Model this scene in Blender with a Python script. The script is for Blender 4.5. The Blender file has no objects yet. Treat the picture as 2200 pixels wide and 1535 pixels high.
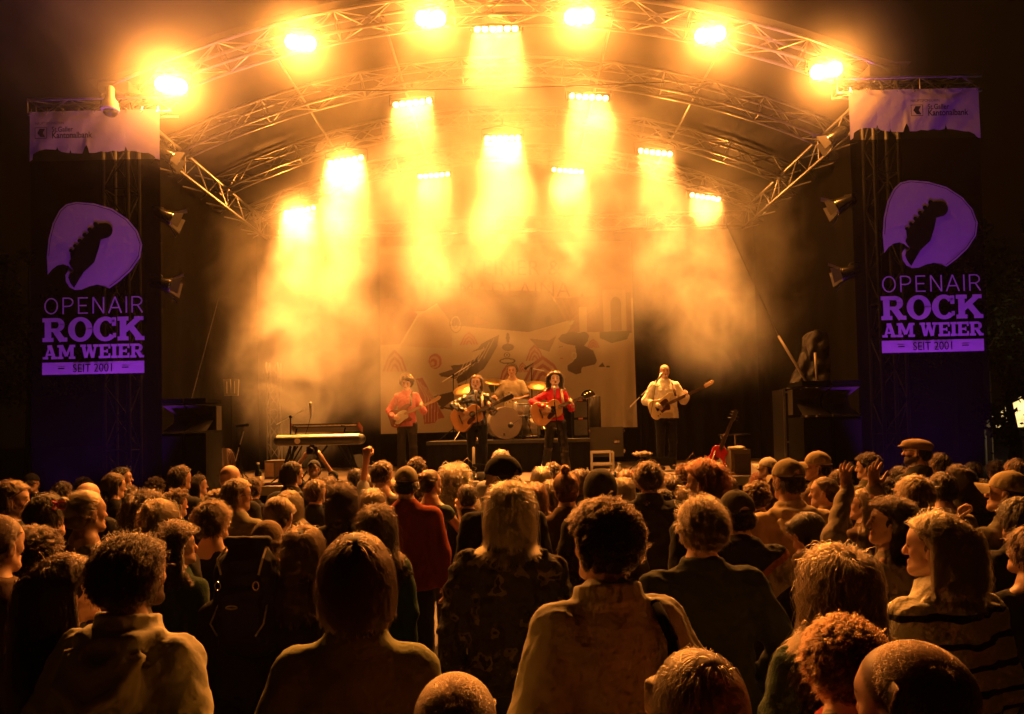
import bpy, bmesh, math, random
import numpy as np
from mathutils import Vector, Matrix, Euler
R = math.radians
PI = math.pi
sc = bpy.context.scene
col = sc.collection

# ------------------------------------------------------------------ camera
CAM = Vector((0, 0, 2.07))
FPX = 1750.0
PITCH, ROLL = R(1.9), R(1.25)
SHIFT = 158.0 - FPX * math.tan(PITCH)      # px: the rest of the upward view is a lens shift
cam_d = bpy.data.cameras.new('camera'); cam = bpy.data.objects.new('camera', cam_d)
col.objects.link(cam); sc.camera = cam
cam_d.shift_y = SHIFT / 2200; cam_d.sensor_width = 36; cam_d.lens = FPX / 2200 * 36
cam_d.clip_start = 0.05; cam_d.clip_end = 400
CM = Matrix.Rotation(R(90) + PITCH, 3, 'X') @ Matrix.Rotation(-ROLL, 3, 'Z')
cam.matrix_world = Matrix.Translation(CAM) @ CM.to_4x4()

def at(u, v, Y):
    """point on the ray of photo pixel (u, v) at depth Y"""
    d = CM @ Vector(((u - 1100) / FPX, -(v - 767.5 - SHIFT) / FPX, -1))
    return CAM + d * (Y / d.y)

# ------------------------------------------------------------------ render settings
sc.view_settings.view_transform = 'Standard'; sc.view_settings.look = 'None'
sc.view_settings.exposure = 0; sc.view_settings.gamma = 1
cy = sc.cycles
cy.max_bounces = 5; cy.diffuse_bounces = 2; cy.glossy_bounces = 2; cy.transmission_bounces = 3
cy.volume_bounces = 2; cy.transparent_max_bounces = 16
cy.use_adaptive_sampling = True; cy.adaptive_threshold = 0.04; cy.adaptive_min_samples = 20
cy.volume_step_rate = 1.0; cy.volume_max_steps = 256
cy.sample_clamp_direct = 0; cy.sample_clamp_indirect = 4
cy.caustics_reflective = False; cy.caustics_refractive = False
cy.use_denoising = True

# ------------------------------------------------------------------ world: night sky
w = bpy.data.worlds.new("World"); sc.world = w; w.use_nodes = True
bg = w.node_tree.nodes['Background']
bg.inputs[0].default_value = (1.0, 0.40, 0.09, 1); bg.inputs[1].default_value = 0.0025

# ------------------------------------------------------------------ stage numbers (metres)
YF = 11.3                      # stage front edge
DECK = 1.34; YD = 11.75          # deck height and its front edge
XW = 5.41                      # half width of roof
XC = -0.08
ARCH_Y = [11.3, 13.25, 15.3, 17.3]
Z_END, Z_TOP = 6.80, 8.02      # truss centre line height at ends / apex
YB = 17.9                      # back cloth

AMBER = (1.0, 0.305, 0.042)
LAMP_E = 1.0; FLAP_W = 125; VIOLET_W = 620; BAR_W = 235; BLIND_W = 1800

# ------------------------------------------------------------------ lamp light sources
def lamp_light(name, kind, loc, target, energy, color=AMBER, size=.1, size_y=None, spread=60, blend=.6):
    d = bpy.data.lights.new(name, kind); o = bpy.data.objects.new(name, d); col.objects.link(o)
    d.energy = energy * LAMP_E; d.color = color
    if kind == 'AREA':
        d.shape = 'RECTANGLE' if size_y else 'DISK'; d.size = size
        if size_y: d.size_y = size_y
        d.spread = R(spread)
    elif kind == 'SPOT':
        d.shadow_soft_size = size; d.spot_size = R(spread); d.spot_blend = blend
    else:
        d.shadow_soft_size = size
    o.location = loc
    dr = (Vector(target) - Vector(loc)).normalized()
    o.rotation_euler = dr.to_track_quat('-Z', 'Y').to_euler()
    return o

# blinders on the front arch (photo pixel, yaw) and LED bars hanging further back
BLINDERS = [(368, 184, 11.0), (646, 92, 11.0), (925, 40, 11.0), (1245, 36, 11.0), (1526, 75, 11.0), (1775, 152, 11.0)]
BARS = [  # u, v, Y, tilt (dv per bar), beam power, length in m, aim
    (1066, 62, 11.75, -2, 1.5), (886, 221, 13.3, -14, .7), (1265, 209, 13.3, 8, .7),
    (1080, 297, 14.6, -2, 1.5), (743, 345, 14.4, -18, 1.6), (932, 377, 16.2, -10, .9), (1220, 367, 16.2, 8, .9),
    (1408, 328, 15.2, 12, .75), (1515, 424, 16.9, 16, .7), (645, 452, 16.6, -18, 1.7)]
# ------------------------------------------------------------------ materials
MATS = {}
def nt(m): return m.node_tree.nodes, m.node_tree.links
def mat(name, color, rough=.6, metal=0.0, spec=.4, noise=0.0, nscale=8.0, bump=0.0, bscale=60.0, sheen=0.0, coat=0.0, trans=0.0):
    if name in MATS: return MATS[name]
    m = bpy.data.materials.new(name); m.use_nodes = True; N, L = nt(m)
    b = N['Principled BSDF']
    b.inputs['Base Color'].default_value = (*color, 1); b.inputs['Roughness'].default_value = rough
    b.inputs['Metallic'].default_value = metal; b.inputs['Specular IOR Level'].default_value = spec
    b.inputs['Sheen Weight'].default_value = sheen; b.inputs['Sheen Roughness'].default_value = .5
    b.inputs['Coat Weight'].default_value = coat
    tc = N.new('ShaderNodeTexCoord')
    if noise > 0:
        n = N.new('ShaderNodeTexNoise'); n.inputs['Scale'].default_value = nscale; n.inputs['Detail'].default_value = 3
        L.new(tc.outputs['Object'], n.inputs['Vector'])
        mx = N.new('ShaderNodeMix'); mx.data_type = 'RGBA'
        mx.inputs[6].default_value = (*[c * (1 - noise) for c in color], 1)
        mx.inputs[7].default_value = (*[min(1, c * (1 + noise)) for c in color], 1)
        L.new(n.outputs[0], mx.inputs[0]); L.new(mx.outputs[2], b.inputs['Base Color'])
    if bump > 0:
        n = N.new('ShaderNodeTexNoise'); n.inputs['Scale'].default_value = bscale; n.inputs['Detail'].default_value = 2
        L.new(tc.outputs['Object'], n.inputs['Vector'])
        bp = N.new('ShaderNodeBump'); bp.inputs['Strength'].default_value = bump; bp.inputs['Distance'].default_value = .01
        L.new(n.outputs[0], bp.inputs['Height']); L.new(bp.outputs[0], b.inputs['Normal'])
    if trans > 0:
        out = N['Material Output']; t = N.new('ShaderNodeBsdfTransparent'); mxs = N.new('ShaderNodeMixShader')
        mxs.inputs[0].default_value = trans
        L.new(b.outputs[0], mxs.inputs[1]); L.new(t.outputs[0], mxs.inputs[2]); L.new(mxs.outputs[0], out.inputs[0])
    MATS[name] = m; return m
def emit(name, color, s):
    if name in MATS: return MATS[name]
    m = bpy.data.materials.new(name); m.use_nodes = True; N, L = nt(m)
    N.remove(N['Principled BSDF']); e = N.new('ShaderNodeEmission'); e.inputs[0].default_value = (*color, 1); e.inputs[1].default_value = s
    L.new(e.outputs[0], N['Material Output'].inputs[0]); m.cycles.emission_sampling = 'NONE'
    MATS[name] = m; return m

ALU = mat('aluminium', (.36, .36, .37), .40, 1.0, noise=.2); DALU = mat('dull_aluminium', (.10, .10, .10), .55, .6)
BLACK = mat('black_cloth', (.008, .0075, .007), 1.0, spec=.03, noise=.3, nscale=3, bump=.3, bscale=25)
BLKP = mat('black_paint', (.012, .012, .0125), .4, spec=.35)
BLKM = mat('black_matte', (.006, .006, .006), .95, spec=.08)
STEEL = mat('chrome', (.75, .75, .76), .18, 1.0)

# ------------------------------------------------------------------ mesh helpers
class MB:
    def __init__(s): s.v = []; s.f = []; s.mi = []; s.mats = []
    def _m(s, m):
        if m is None: return 0
        if m not in s.mats: s.mats.append(m)
        return s.mats.index(m)
    def add(s, vs, fs, m=None):
        o = len(s.v); s.v += [tuple(p) for p in vs]; k = s._m(m)
        for f in fs: s.f.append([i + o for i in f]); s.mi.append(k)
    def box(s, c, size, rot=None, m=None):
        hx, hy, hz = [q / 2 for q in size]; c = Vector(c)
        P = [Vector((x, y, z)) for x in (-hx, hx) for y in (-hy, hy) for z in (-hz, hz)]
        if rot is not None:
            if not isinstance(rot, Matrix): rot = Euler(rot).to_matrix()
            P = [rot @ p for p in P]
        s.add([p + c for p in P], [(0, 1, 3, 2), (4, 6, 7, 5), (0, 4, 5, 1), (2, 3, 7, 6), (0, 2, 6, 4), (1, 5, 7, 3)], m)
    def tube(s, pts, r, n=6, cap=True, m=None):
        pts = [Vector(p) for p in pts]; rs = r if isinstance(r, (list, tuple)) else [r] * len(pts)
        vs = []; fs = []
        up = Vector((0, 0, 1)); prev = None
        for i, p in enumerate(pts):
            t = (pts[min(i + 1, len(pts) - 1)] - pts[max(i - 1, 0)])
            t = t.normalized() if t.length > 1e-9 else Vector((0, 0, 1))
            if prev is None:
                a = t.cross(up) if abs(t.dot(up)) < .95 else t.cross(Vector((1, 0, 0)))
            else:
                a = prev - t * prev.dot(t)
            a.normalize(); prev = a; b = t.cross(a)
            for k in range(n):
                q = 2 * PI * k / n; vs.append(p + (a * math.cos(q) + b * math.sin(q)) * rs[i])
        for i in range(len(pts) - 1):
            for k in range(n):
                k2 = (k + 1) % n
                fs.append((i * n + k, i * n + k2, (i + 1) * n + k2, (i + 1) * n + k))
        if cap:
            fs.append(tuple(range(n))[::-1]); fs.append(tuple((len(pts) - 1) * n + k for k in range(n)))
        s.add(vs, fs, m)
    def lathe(s, prof, base=(0, 0, 0), n=20, axis=None, m=None):
        base = Vector(base); q = Vector(axis).to_track_quat('Z', 'Y') if axis is not None else None
        vs = []; fs = []
        for r, z in prof:
            for k in range(n):
                a = 2 * PI * k / n; p = Vector((r * math.cos(a), r * math.sin(a), z))
                vs.append((q @ p if q else p) + base)
        for i in range(len(prof) - 1):
            for k in range(n):
                k2 = (k + 1) % n; fs.append((i * n + k, i * n + k2, (i + 1) * n + k2, (i + 1) * n + k))
        if prof[0][0] > 1e-5: fs.append(tuple(range(n))[::-1])
        if prof[-1][0] > 1e-5: fs.append(tuple((len(prof) - 1) * n + k for k in range(n)))
        s.add(vs, fs, m)
    def prism(s, pts2, frame, d, m=None):
        """outline pts2 in the plane of frame (4x4), extruded by d along its z"""
        n = len(pts2)
        vs = [frame @ Vector((x, y, 0)) for x, y in pts2] + [frame @ Vector((x, y, d)) for x, y in pts2]
        fs = [tuple(range(n))[::-1], tuple(range(n, 2 * n))] + [(i, (i + 1) % n, n + (i + 1) % n, n + i) for i in range(n)]
        s.add(vs, fs, m)
    def build(s, name, m, parent=None, smooth=False, origin=None):
        me = bpy.data.meshes.new(name)
        v = s.v
        if origin is not None:
            o_ = Vector(origin); v = [tuple(Vector(p) - o_) for p in v]
        me.from_pydata(v, [], s.f)
        if s.mats:
            for mm in s.mats: me.materials.append(mm)
            me.polygons.foreach_set('material_index', s.mi)
        else: me.materials.append(m)
        if smooth: me.polygons.foreach_set('use_smooth', [True] * len(me.polygons))
        me.update(); o = bpy.data.objects.new(name, me); col.objects.link(o)
        if origin is not None: o.location = origin
        if parent: o.parent = parent
        return o
def tag(o, label=None, cat=None, group=None, kind=None):
    for k, v in (('label', label), ('category', cat), ('group', group), ('kind', kind)):
        if v: o[k] = v
    return o
def empty(name, loc=(0, 0, 0), rz=0, label=None, cat=None, group=None):
    o = bpy.data.objects.new(name, None); col.objects.link(o); o.empty_display_size = .1
    o.location = loc; o.rotation_euler = (0, 0, rz) if not isinstance(rz, tuple) else rz
    return tag(o, label, cat, group)
def grid_mesh(fn, nu, nv, closed=False):
    vs = [fn(i / nu, j / nv) for j in range(nv + 1) for i in range(nu + 1)]
    fs = [(j * (nu + 1) + i, j * (nu + 1) + i + 1, (j + 1) * (nu + 1) + i + 1, (j + 1) * (nu + 1) + i) for j in range(nv) for i in range(nu)]
    return vs, fs
def text_polys(s, size, align='CENTER', offset=0.0, sx=1.0, spacing=1.0):
    """flat mesh data (verts, faces) of the writing in the xy-plane"""
    cu = bpy.data.curves.new('t', 'FONT'); cu.body = s; cu.size = size; cu.align_x = align; cu.offset = offset; cu.space_character = spacing
    cu.resolution_u = 4
    o = bpy.data.objects.new('t', cu); col.objects.link(o)
    dg = bpy.context.evaluated_depsgraph_get(); me = o.evaluated_get(dg).to_mesh()
    V = [(v.co.x * sx, v.co.y) for v in me.vertices]; F = [tuple(p.vertices) for p in me.polygons]
    o.evaluated_get(dg).to_mesh_clear(); bpy.data.objects.remove(o); bpy.data.curves.remove(cu)
    return V, F

# ================================================================== the setting
# ground
def sheet(name, x0, x1, y0, y1, z, m, nx=1, ny=1):
    b = MB(); vs, fs = grid_mesh(lambda a, c: (x0 + (x1 - x0) * a, y0 + (y1 - y0) * c, z), nx, ny); b.add(vs, fs)
    return b.build(name, m)
tag(sheet('ground', -150, 150, -60, 260, 0, mat('trampled_ground', (.035, .03, .022), .95, noise=.4, nscale=2, bump=.6, bscale=9)), kind='structure')

# stage deck
deck = empty('stage', (XC, YD, 0), 0, 'black stage platform with a lit front edge behind the crowd', 'stage')
def deck_local(b, name, m, sm=False): return b.build(name, m, deck, sm)
b = MB(); b.box((0, 3.2, DECK - .05), (11.0, 6.4, .1)); deck_local(b, 'deck_floor', mat('stage_floor', (.10, .075, .055), .45, noise=.35, nscale=3, bump=.15, bscale=30))
b = MB()
for i in range(9): b.box((-4.9 + i * 1.225, -.012, DECK - .06), (1.215, .03, .13))
deck_local(b, 'edge_strip', mat('edge_alu', (.5, .48, .45), .4, .6, noise=.2))
b = MB(); vs, fs = grid_mesh(lambda a, c: (-5.4 + 10.8 * a, .02 + .02 * math.sin(a * 160), (DECK - .12) * c), 260, 2); b.add(vs, fs); deck_local(b, 'skirt', BLACK)

# back cloth and side drapes
def drape(name, p0, p1, z0, z1, label, waves=60, amp=.05, m=BLACK, sag=None):
    p0 = Vector(p0); p1 = Vector(p1); t = (p1 - p0); n = Vector((-t.y, t.x)).normalized(); rnd = random.Random(hash(name) % 97)
    ph = [rnd.uniform(0, 6) for _ in range(4)]
    def fn(a, c):
        o_ = amp * math.sin(a * waves * 2 * PI / 2 + ph[0] + .6 * math.sin(a * 17 + ph[1])) * (.5 + .5 * (1 - c)) 
        p = p0 + t * a + n * o_; zt = sag(a) if sag else z1
        return (p.x, p.y, z0 + (zt - z0) * c)
    b = MB(); vs, fs = grid_mesh(fn, 240, 8); b.add(vs, fs); o = b.build(name, m, None, True)
    return tag(o, label, 'curtain')
def arch_z(x):   # height of the roof centre line over x
    a = min(1, abs(x - XC) / XW); Rr = (XW ** 2 + (Z_TOP - Z_END) ** 2) / (2 * (Z_TOP - Z_END))
    return Z_TOP - Rr + math.sqrt(max(0, Rr * Rr - (XW * a) ** 2))
drape('back_curtain', (XC - 5.5, YB), (XC + 5.5, YB), DECK, 0, 'tall black curtain closing the rear of the stage', 50, .04, sag=lambda a: arch_z(XC - 5.5 + 11 * a))
drape('side_curtain', (XC - 5.5, YF + .45), (XC - 5.5, YB), .2, Z_END + .1, 'dark side curtain of the stage near the keyboards', 17, .018)
drape('side_curtain', (XC + 5.5, YF + .45), (XC + 5.5, YB), .2, Z_END + .1, 'dark side curtain of the stage near the bald bassist', 17, .018)
# roof canopy (a curved dark membrane above the arches)
b = MB()
def cano(a, c):
    x = XC - XW - .3 + (2 * XW + .6) * a; y = YF - .2 + (YB + .2 - YF) * c
    return (x, y, arch_z(x) + .25 - .05 * abs(math.sin(c * PI * 3)))
vs, fs = grid_mesh(cano, 48, 24); b.add(vs, fs)
tag(b.build('roof_canopy', mat('canopy', (.022, .02, .018), .7, noise=.2, nscale=2), None, True), 'dark arched roof membrane stretched over the stage trusses', 'canopy')

# ------------------------------------------------------------------ trusses
def truss(mb, path, wid=.29, rc=.024, rb=.011, seg=.42, up=Vector((0, 1, 0)), bars_only=False):
    """box truss along a polyline: four chords and zig-zag bracing. up: one cross direction"""
    path = [Vector(p) for p in path]
    # resample
    L_ = [0]
    for a, c in zip(path, path[1:]): L_.append(L_[-1] + (c - a).length)
    n = max(2, round(L_[-1] / seg)); P = []
    for i in range(n + 1):
        s_ = L_[-1] * i / n; k = 0
        while k < len(path) - 2 and L_[k + 1] < s_: k += 1
        f = (s_ - L_[k]) / max(1e-9, L_[k + 1] - L_[k]); P.append(path[k].lerp(path[k + 1], f))
    C = [[], [], [], []]
    for i, p in enumerate(P):
        t = (P[min(i + 1, n)] - P[max(i - 1, 0)]).normalized(); u = (up - t * up.dot(t)).normalized(); v_ = t.cross(u)
        for k, (sa, sb) in enumerate(((1, 1), (1, -1), (-1, -1), (-1, 1))): C[k].append(p + (u * sa + v_ * sb) * wid / 2)
    for k in range(4):
        mb.tube(C[k], rc, 6)
        k2 = (k + 1) % 4
        for i in range(n):
            a, c = (C[k][i], C[k2][i + 1]) if (i + k) % 2 else (C[k2][i], C[k][i + 1])
            mb.tube([a, c], rb, 4, False)
        for i in range(0, n + 1, 4):
            mb.tube([C[k][i], C[k2][i]], rb, 4, False)
names = ['foremost and highest', 'second', 'third', 'rearmost and lowest looking']
for i, y in enumerate(ARCH_Y):
    b = MB(); truss(b, [(XC - XW + 2 * XW * k / 40, y, arch_z(XC - XW + 2 * XW * k / 40)) for k in range(41)], .30)
    tag(b.build('arched_truss', ALU, None, True), ['foremost arched truss with the blinder lamps along it', 'second arched truss from the front of the stage roof', 'third arched truss from the front of the stage roof', 'rearmost arched truss of the stage roof'][i], 'truss', 'arched trusses of the stage roof')
for s_, nm in ((-1, 'straight truss running back above the keyboards side'), (1, 'straight truss running back above the bassist side')):
    b = MB(); truss(b, [(XC + s_ * XW, YF, Z_END - .22), (XC + s_ * XW, YB - .1, Z_END - .22)], .36, .03, .013, .5, Vector((0, 0, 1)))
    tag(b.build('side_truss', ALU, None, True), nm, 'truss', 'side trusses of the stage roof')
b = MB(); truss(b, [(XC - 5.2, YB - .3, 6.55), (XC + 5.2, YB - .3, 6.55)], .29)
tag(b.build('rear_truss', DALU, None, True), 'level truss along the rear of the stage above the band cloth', 'truss')
# purlin tubes between the arches
for x in (-3.3, -1.65, 1.65, 3.3):
    b = MB(); b.tube([(XC + x, YF + .15, arch_z(XC + x) + .1), (XC + x, ARCH_Y[3] - .1, arch_z(XC + x) + .1)], .022, 6)
    tag(b.build('roof_tube', ALU, None, True), {-3.3: 'thin roof tube between the arches, nearest the keyboards side', -1.65: 'thin roof tube left of the central lamp bar', 1.65: 'thin roof tube right of the central lamp bar', 3.3: 'thin roof tube between the arches, nearest the bassist side'}[x], 'tube', 'thin tubes linking the roof arches')

b = MB(); b.tube([at(690 + 76 * k, 196 - 20 * k / 10 + 4 * math.sin(PI * k / 10), 12.3) for k in range(11)], .007, 4); tag(b.build('slack_cable', BLKM), 'thin black cable strung across the roof below the second arch', 'cable')
# smoke and haze are at the end of the script
# ------------------------------------------------------------------ lamps
LENS = emit('lamp_lens', (1.0, .42, .10), 110)
LENS2 = emit('blinder_lens', (1.0, .42, .10), 150)
def bar_lamp(u, v, Y, dv, power, i):
    c = at(u, v, Y); a = at(u - 45, v - dv / 2 * .9, Y); r_ = at(u + 45, v + dv / 2 * .9, Y)
    tdir = (r_ - a).normalized(); ln = .66
    root = empty('led_bar', c, 0, BAR_LABELS[i], 'stage lamp', 'LED lamp bars hanging in the roof')
    rot = Matrix((tdir, Vector((0, 0, 1)).cross(tdir) * 1, Vector((0, 0, 1)))).transposed()
    tilt = Matrix.Rotation(R(32), 3, tdir)   # face tipped towards the audience
    M = (tilt @ rot)
    b = MB(); b.box((0, .07, 0), (ln + .06, .12, .13), m=BLKP)
    for k in range(6):
        x = -ln / 2 + ln * (k + .5) / 6
        b.lathe([(.05, 0), (.052, .03), (.045, .03), (.045, .012)], (x, .01, 0), 14, (0, -1, 0), m=BLKM)
    hs = b.build('housing', BLKP, root); hs.matrix_local = M.to_4x4()
    for k in range(6):
        x = -ln / 2 + ln * (k + .5) / 6
        b = MB(); b.lathe([(.0005, .012), (.025, .01), (.042, 0)], (0, 0, 0), 14, (0, -1, 0))
        l = b.build('lens', LENS, root, True); l.matrix_local = M.to_4x4() @ Matrix.Translation((x, -.005, 0))
    b = MB(); b.tube([(-ln / 2 - .05, .07, 0), (-ln / 2 - .05, .16, .22), (0, .16, .3), (ln / 2 + .05, .16, .22), (ln / 2 + .05, .07, 0)], .012, 5)
    b.tube([(0, .16, .3), (0, .16, .42)], .02, 6)
    br = b.build('bracket', BLKP, root); br.matrix_local = rot.to_4x4()
    p = c + M @ Vector((0, -.06, 0))
    lamp_light('led_bar_light', 'AREA', p, p + Vector((0, -.35, -1)), BAR_W * power, (1.0, .34, .058), ln, .08, 40)
    lamp_light('led_bar_spill', 'SPOT', p, p + Vector((0, -.8, -.6)), 270 * power, AMBER, .12, None, 165, .5)
BAR_LABELS = ['topmost lamp bar of six bright dots, above the middle of the stage', 'tilted bar of six lamps in the upper left of the roof centre',
 'bar of six lamps in the upper right of the roof centre', 'central lamp bar just below the topmost one, with a blazing white block under it',
 'big blazing lamp bar, brightest of all, at the upper left', 'small low lamp bar left of the centre line above the band cloth', 'small low lamp bar right of the centre line above the band cloth',
 'lamp bar right of centre with a wide yellow beam', 'lowest lamp bar on the bassist side', 'lowest lamp bar on the keyboards side, deep in smoke']
for i, (u, v, Y, dv, pw) in enumerate(BARS): bar_lamp(u, v, Y, dv, pw, i)
BL_LABELS = ['blinder lamp at the lower left end of the front arch', 'second blinder from the left on the front arch', 'blinder just left of the front arch apex',
 'blinder just right of the front arch apex', 'second blinder from the right on the front arch', 'blinder at the right end of the front arch above the sponsor cloth']
for i, (u, v, Y) in enumerate(BLINDERS):
    c = at(u, v, Y); root = empty('blinder_lamp', c, 0, BL_LABELS[i], 'stage lamp', 'blinder lamps on the front arch')
    M = Matrix.Rotation(math.atan2(c.x, c.y) * -1, 3, 'Z') @ Matrix.Rotation(R(22), 3, 'X')
    b = MB(); b.box((0, .08, 0), (.44, .14, .26), m=BLKP); b.build('housing', BLKP, root).matrix_local = M.to_4x4()
    for s_ in (-1, 1):
        b = MB(); b.lathe([(.0005, .02), (.05, .016), (.095, 0)], (0, 0, 0), 18, (0, -1, 0))
        b.build('lens', LENS2, root, True).matrix_local = M.to_4x4() @ Matrix.Translation((s_ * .11, -.005, 0))
    b = MB(); b.tube([(-.25, .08, 0), (-.25, .08, .2), (0, .08, .26), (.25, .08, .2), (.25, .08, 0)], .012, 5); b.build('bracket', BLKP, root)
    p = c + M @ Vector((0, -.05, 0))
    lamp_light('blinder_light', 'SPOT', p, Vector((c.x * .4, 1.5, 1.2)), BLIND_W, AMBER, .09, None, 125, 1.0)
    lamp_light('blinder_spill', 'POINT', c + M @ Vector((0, -.12, 0)), c, 210, AMBER, .10)
# ================================================================== people: implicit bodies meshed on a rectilinear grid
def refine(lo, hi, coarse, spans):
    """grid coordinates from lo to hi, fine inside the spans [(a, b, step)]"""
    out = [lo]; x = lo
    while x < hi:
        st = coarse
        for a, b, s_ in spans:
            if x >= a - coarse and x < b: st = min(st, s_)
        x += st; out.append(x)
    return np.array(out)
class Field:
    def __init__(s, xs, ys, zs):
        s.x, s.y, s.z = xs, ys, zs; s.F = np.full((len(xs), len(ys), len(zs)), .3, np.float32)
    def sub(s, lo, hi, pad):
        r = []
        for ax, l, h in zip((s.x, s.y, s.z), lo, hi):
            r.append(slice(max(0, np.searchsorted(ax, l - pad) - 1), min(len(ax), np.searchsorted(ax, h + pad) + 1)))
        X = s.x[r[0]][:, None, None]; Y = s.y[r[1]][None, :, None]; Z = s.z[r[2]][None, None, :]
        return tuple(r), X, Y, Z
    def put(s, r, d, k, carve=False):
        A = s.F[r]
        if A.size == 0: return
        if carve:
            h = np.clip(.5 + .5 * (-d - A) / -k, 0, 1) if False else np.clip(.5 - .5 * (A + d) / k, 0, 1)
            s.F[r] = A + (-d - A) * h + k * h * (1 - h)
        else:
            h = np.clip(.5 + .5 * (A - d) / k, 0, 1)
            s.F[r] = A + (d - A) * h - k * h * (1 - h)
    def cone(s, a, b, ra, rb, k=.02, sx=1.0, carve=False):
        a = np.array(a, float); b = np.array(b, float); m = max(ra, rb) * max(sx, 1)
        r, X, Y, Z = s.sub(np.minimum(a, b) - m, np.maximum(a, b) + m, k + .02)
        if sx != 1.0:
            X = X / sx; a = a * (1 / sx, 1, 1); b = b * (1 / sx, 1, 1)
        ab = b - a; L2 = max(1e-9, ab @ ab)
        t = np.clip(((X - a[0]) * ab[0] + (Y - a[1]) * ab[1] + (Z - a[2]) * ab[2]) / L2, 0, 1)
        d = np.sqrt((X - a[0] - t * ab[0]) ** 2 + (Y - a[1] - t * ab[1]) ** 2 + (Z - a[2] - t * ab[2]) ** 2) - (ra + (rb - ra) * t)
        s.put(r, d, k, carve)
    def chain(s, pts, rs, k=.02):
        for i in range(len(pts) - 1): s.cone(pts[i], pts[i + 1], rs[i], rs[i + 1], k)
    def ell(s, c, rad, k=.02, M=None, carve=False):
        c = np.array(c, float); rad = np.array(rad, float); m = rad.max()
        r, X, Y, Z = s.sub(c - m, c + m, k + .02)
        x, y, z = X - c[0], Y - c[1], Z - c[2]
        if M is not None:
            M = np.array(M)  # columns = axes
            x, y, z = (M[0, 0] * x + M[1, 0] * y + M[2, 0] * z, M[0, 1] * x + M[1, 1] * y + M[2, 1] * z, M[0, 2] * x + M[1, 2] * y + M[2, 2] * z)
        k0 = np.sqrt((x / rad[0]) ** 2 + (y / rad[1]) ** 2 + (z / rad[2]) ** 2)
        k1 = np.sqrt((x / rad[0] ** 2) ** 2 + (y / rad[1] ** 2) ** 2 + (z / rad[2] ** 2) ** 2) + 1e-6
        s.put(r, k0 * (k0 - 1) / k1, k, carve)
    def profile(s, zs_, a, b, y0, T=None, k=.03, pw=2.3, z0=None, z1=None):
        """stack of ovals: half width a(z), half depth b(z), centre y0(z); T maps world to straight torso space"""
        r, X, Y, Z = s.sub((-.45, -.45, zs_[0] - .15), (.45, .45, zs_[-1] + .12), .0)
        if T is not None:
            M, o_ = T; x, y, z = X - o_[0], Y - o_[1], Z - o_[2]
            X, Y, Z = (M[0, 0] * x + M[0, 1] * y + M[0, 2] * z + o_[0], M[1, 0] * x + M[1, 1] * y + M[1, 2] * z + o_[1], M[2, 0] * x + M[2, 1] * y + M[2, 2] * z + o_[2])
        A = np.interp(Z, zs_, a); B = np.interp(Z, zs_, b); C = np.interp(Z, zs_, y0)
        q = (np.abs(X / A) ** pw + np.abs((Y - C) / B) ** pw) ** (1 / pw)
        d = (q - 1) * np.minimum(A, B)
        z0 = zs_[0] if z0 is None else z0; z1 = zs_[-1] if z1 is None else z1
        d = np.maximum(d, np.maximum(z0 - Z, Z - z1)); d = np.broadcast_to(d, s.F[r].shape)
        s.put(r, d, k)
    def folds(s, amp, seed, f=1.0, lo=None):
        rg = np.random.default_rng(seed); X = s.x[:, None, None]; Y = s.y[None, :, None]; Z = s.z[None, None, :]
        t = 0
        for i in range(4):
            kx, ky, kz = rg.normal(0, 22 * f, 3) * (1, 1, .8); qx, qy, qz = rg.normal(0, 11 * f, 3)
            w_ = 1.6 * np.sin(qx * X + qy * Y + qz * Z + rg.uniform(0, 6))
            t = t + (1 - np.abs(np.sin(kx * X + ky * Y + kz * Z + w_ + rg.uniform(0, 6))) * 1.6)
        s.F += (amp * t / 2).astype(np.float32)
    def mesh(s):
        F = s.F; I = F < 0
        nx, ny, nz = F.shape
        c8 = [(i, j, k) for i in (0, 1) for j in (0, 1) for k in (0, 1)]
        cnt = sum(I[i:nx - 1 + i, j:ny - 1 + j, k:nz - 1 + k].astype(np.int8) for i, j, k in c8)
        act = (cnt > 0) & (cnt < 8); ids = np.full(act.shape, -1, np.int64); idx = np.argwhere(act); n = len(idx)
        if n == 0: return np.zeros((0, 3)), np.zeros((0, 4), int)
        ids[act] = np.arange(n)
        acc = np.zeros((n, 3)); w_ = np.zeros(n); ax = (s.x, s.y, s.z)
        for e in range(3):
            o2 = [q for q in range(3) if q != e]
            for u in (0, 1):
                for v in (0, 1):
                    A = idx.copy(); A[:, o2[0]] += u; A[:, o2[1]] += v; B = A.copy(); B[:, e] += 1
                    fa = F[A[:, 0], A[:, 1], A[:, 2]]; fb = F[B[:, 0], B[:, 1], B[:, 2]]; m = (fa < 0) != (fb < 0)
                    t = np.where(m, fa / np.where(m, fa - fb, 1), 0)
                    pa = np.stack([ax[q][A[:, q]] for q in range(3)], 1); pb = np.stack([ax[q][B[:, q]] for q in range(3)], 1)
                    acc += np.where(m[:, None], pa + (pb - pa) * t[:, None], 0); w_ += m
        V = acc / w_[:, None]; Q = []
        for e in range(3):
            o1, o2 = [(1, 2), (2, 0), (0, 1)][e]
            sl0 = [slice(None)] * 3; sl1 = [slice(None)] * 3; sl0[e] = slice(0, -1); sl1[e] = slice(1, None)
            ch = I[tuple(sl0)] != I[tuple(sl1)]; E = np.argwhere(ch)
            m = (E[:, o1] > 0) & (E[:, o2] > 0) & (E[:, o1] < F.shape[o1] - 1) & (E[:, o2] < F.shape[o2] - 1); E = E[m]
            ins = I[E[:, 0], E[:, 1], E[:, 2]]
            cs = []
            for (p, q) in ((-1, -1), (0, -1), (0, 0), (-1, 0)):
                G = E.copy(); G[:, o1] += p; G[:, o2] += q; cs.append(ids[G[:, 0], G[:, 1], G[:, 2]])
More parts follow.
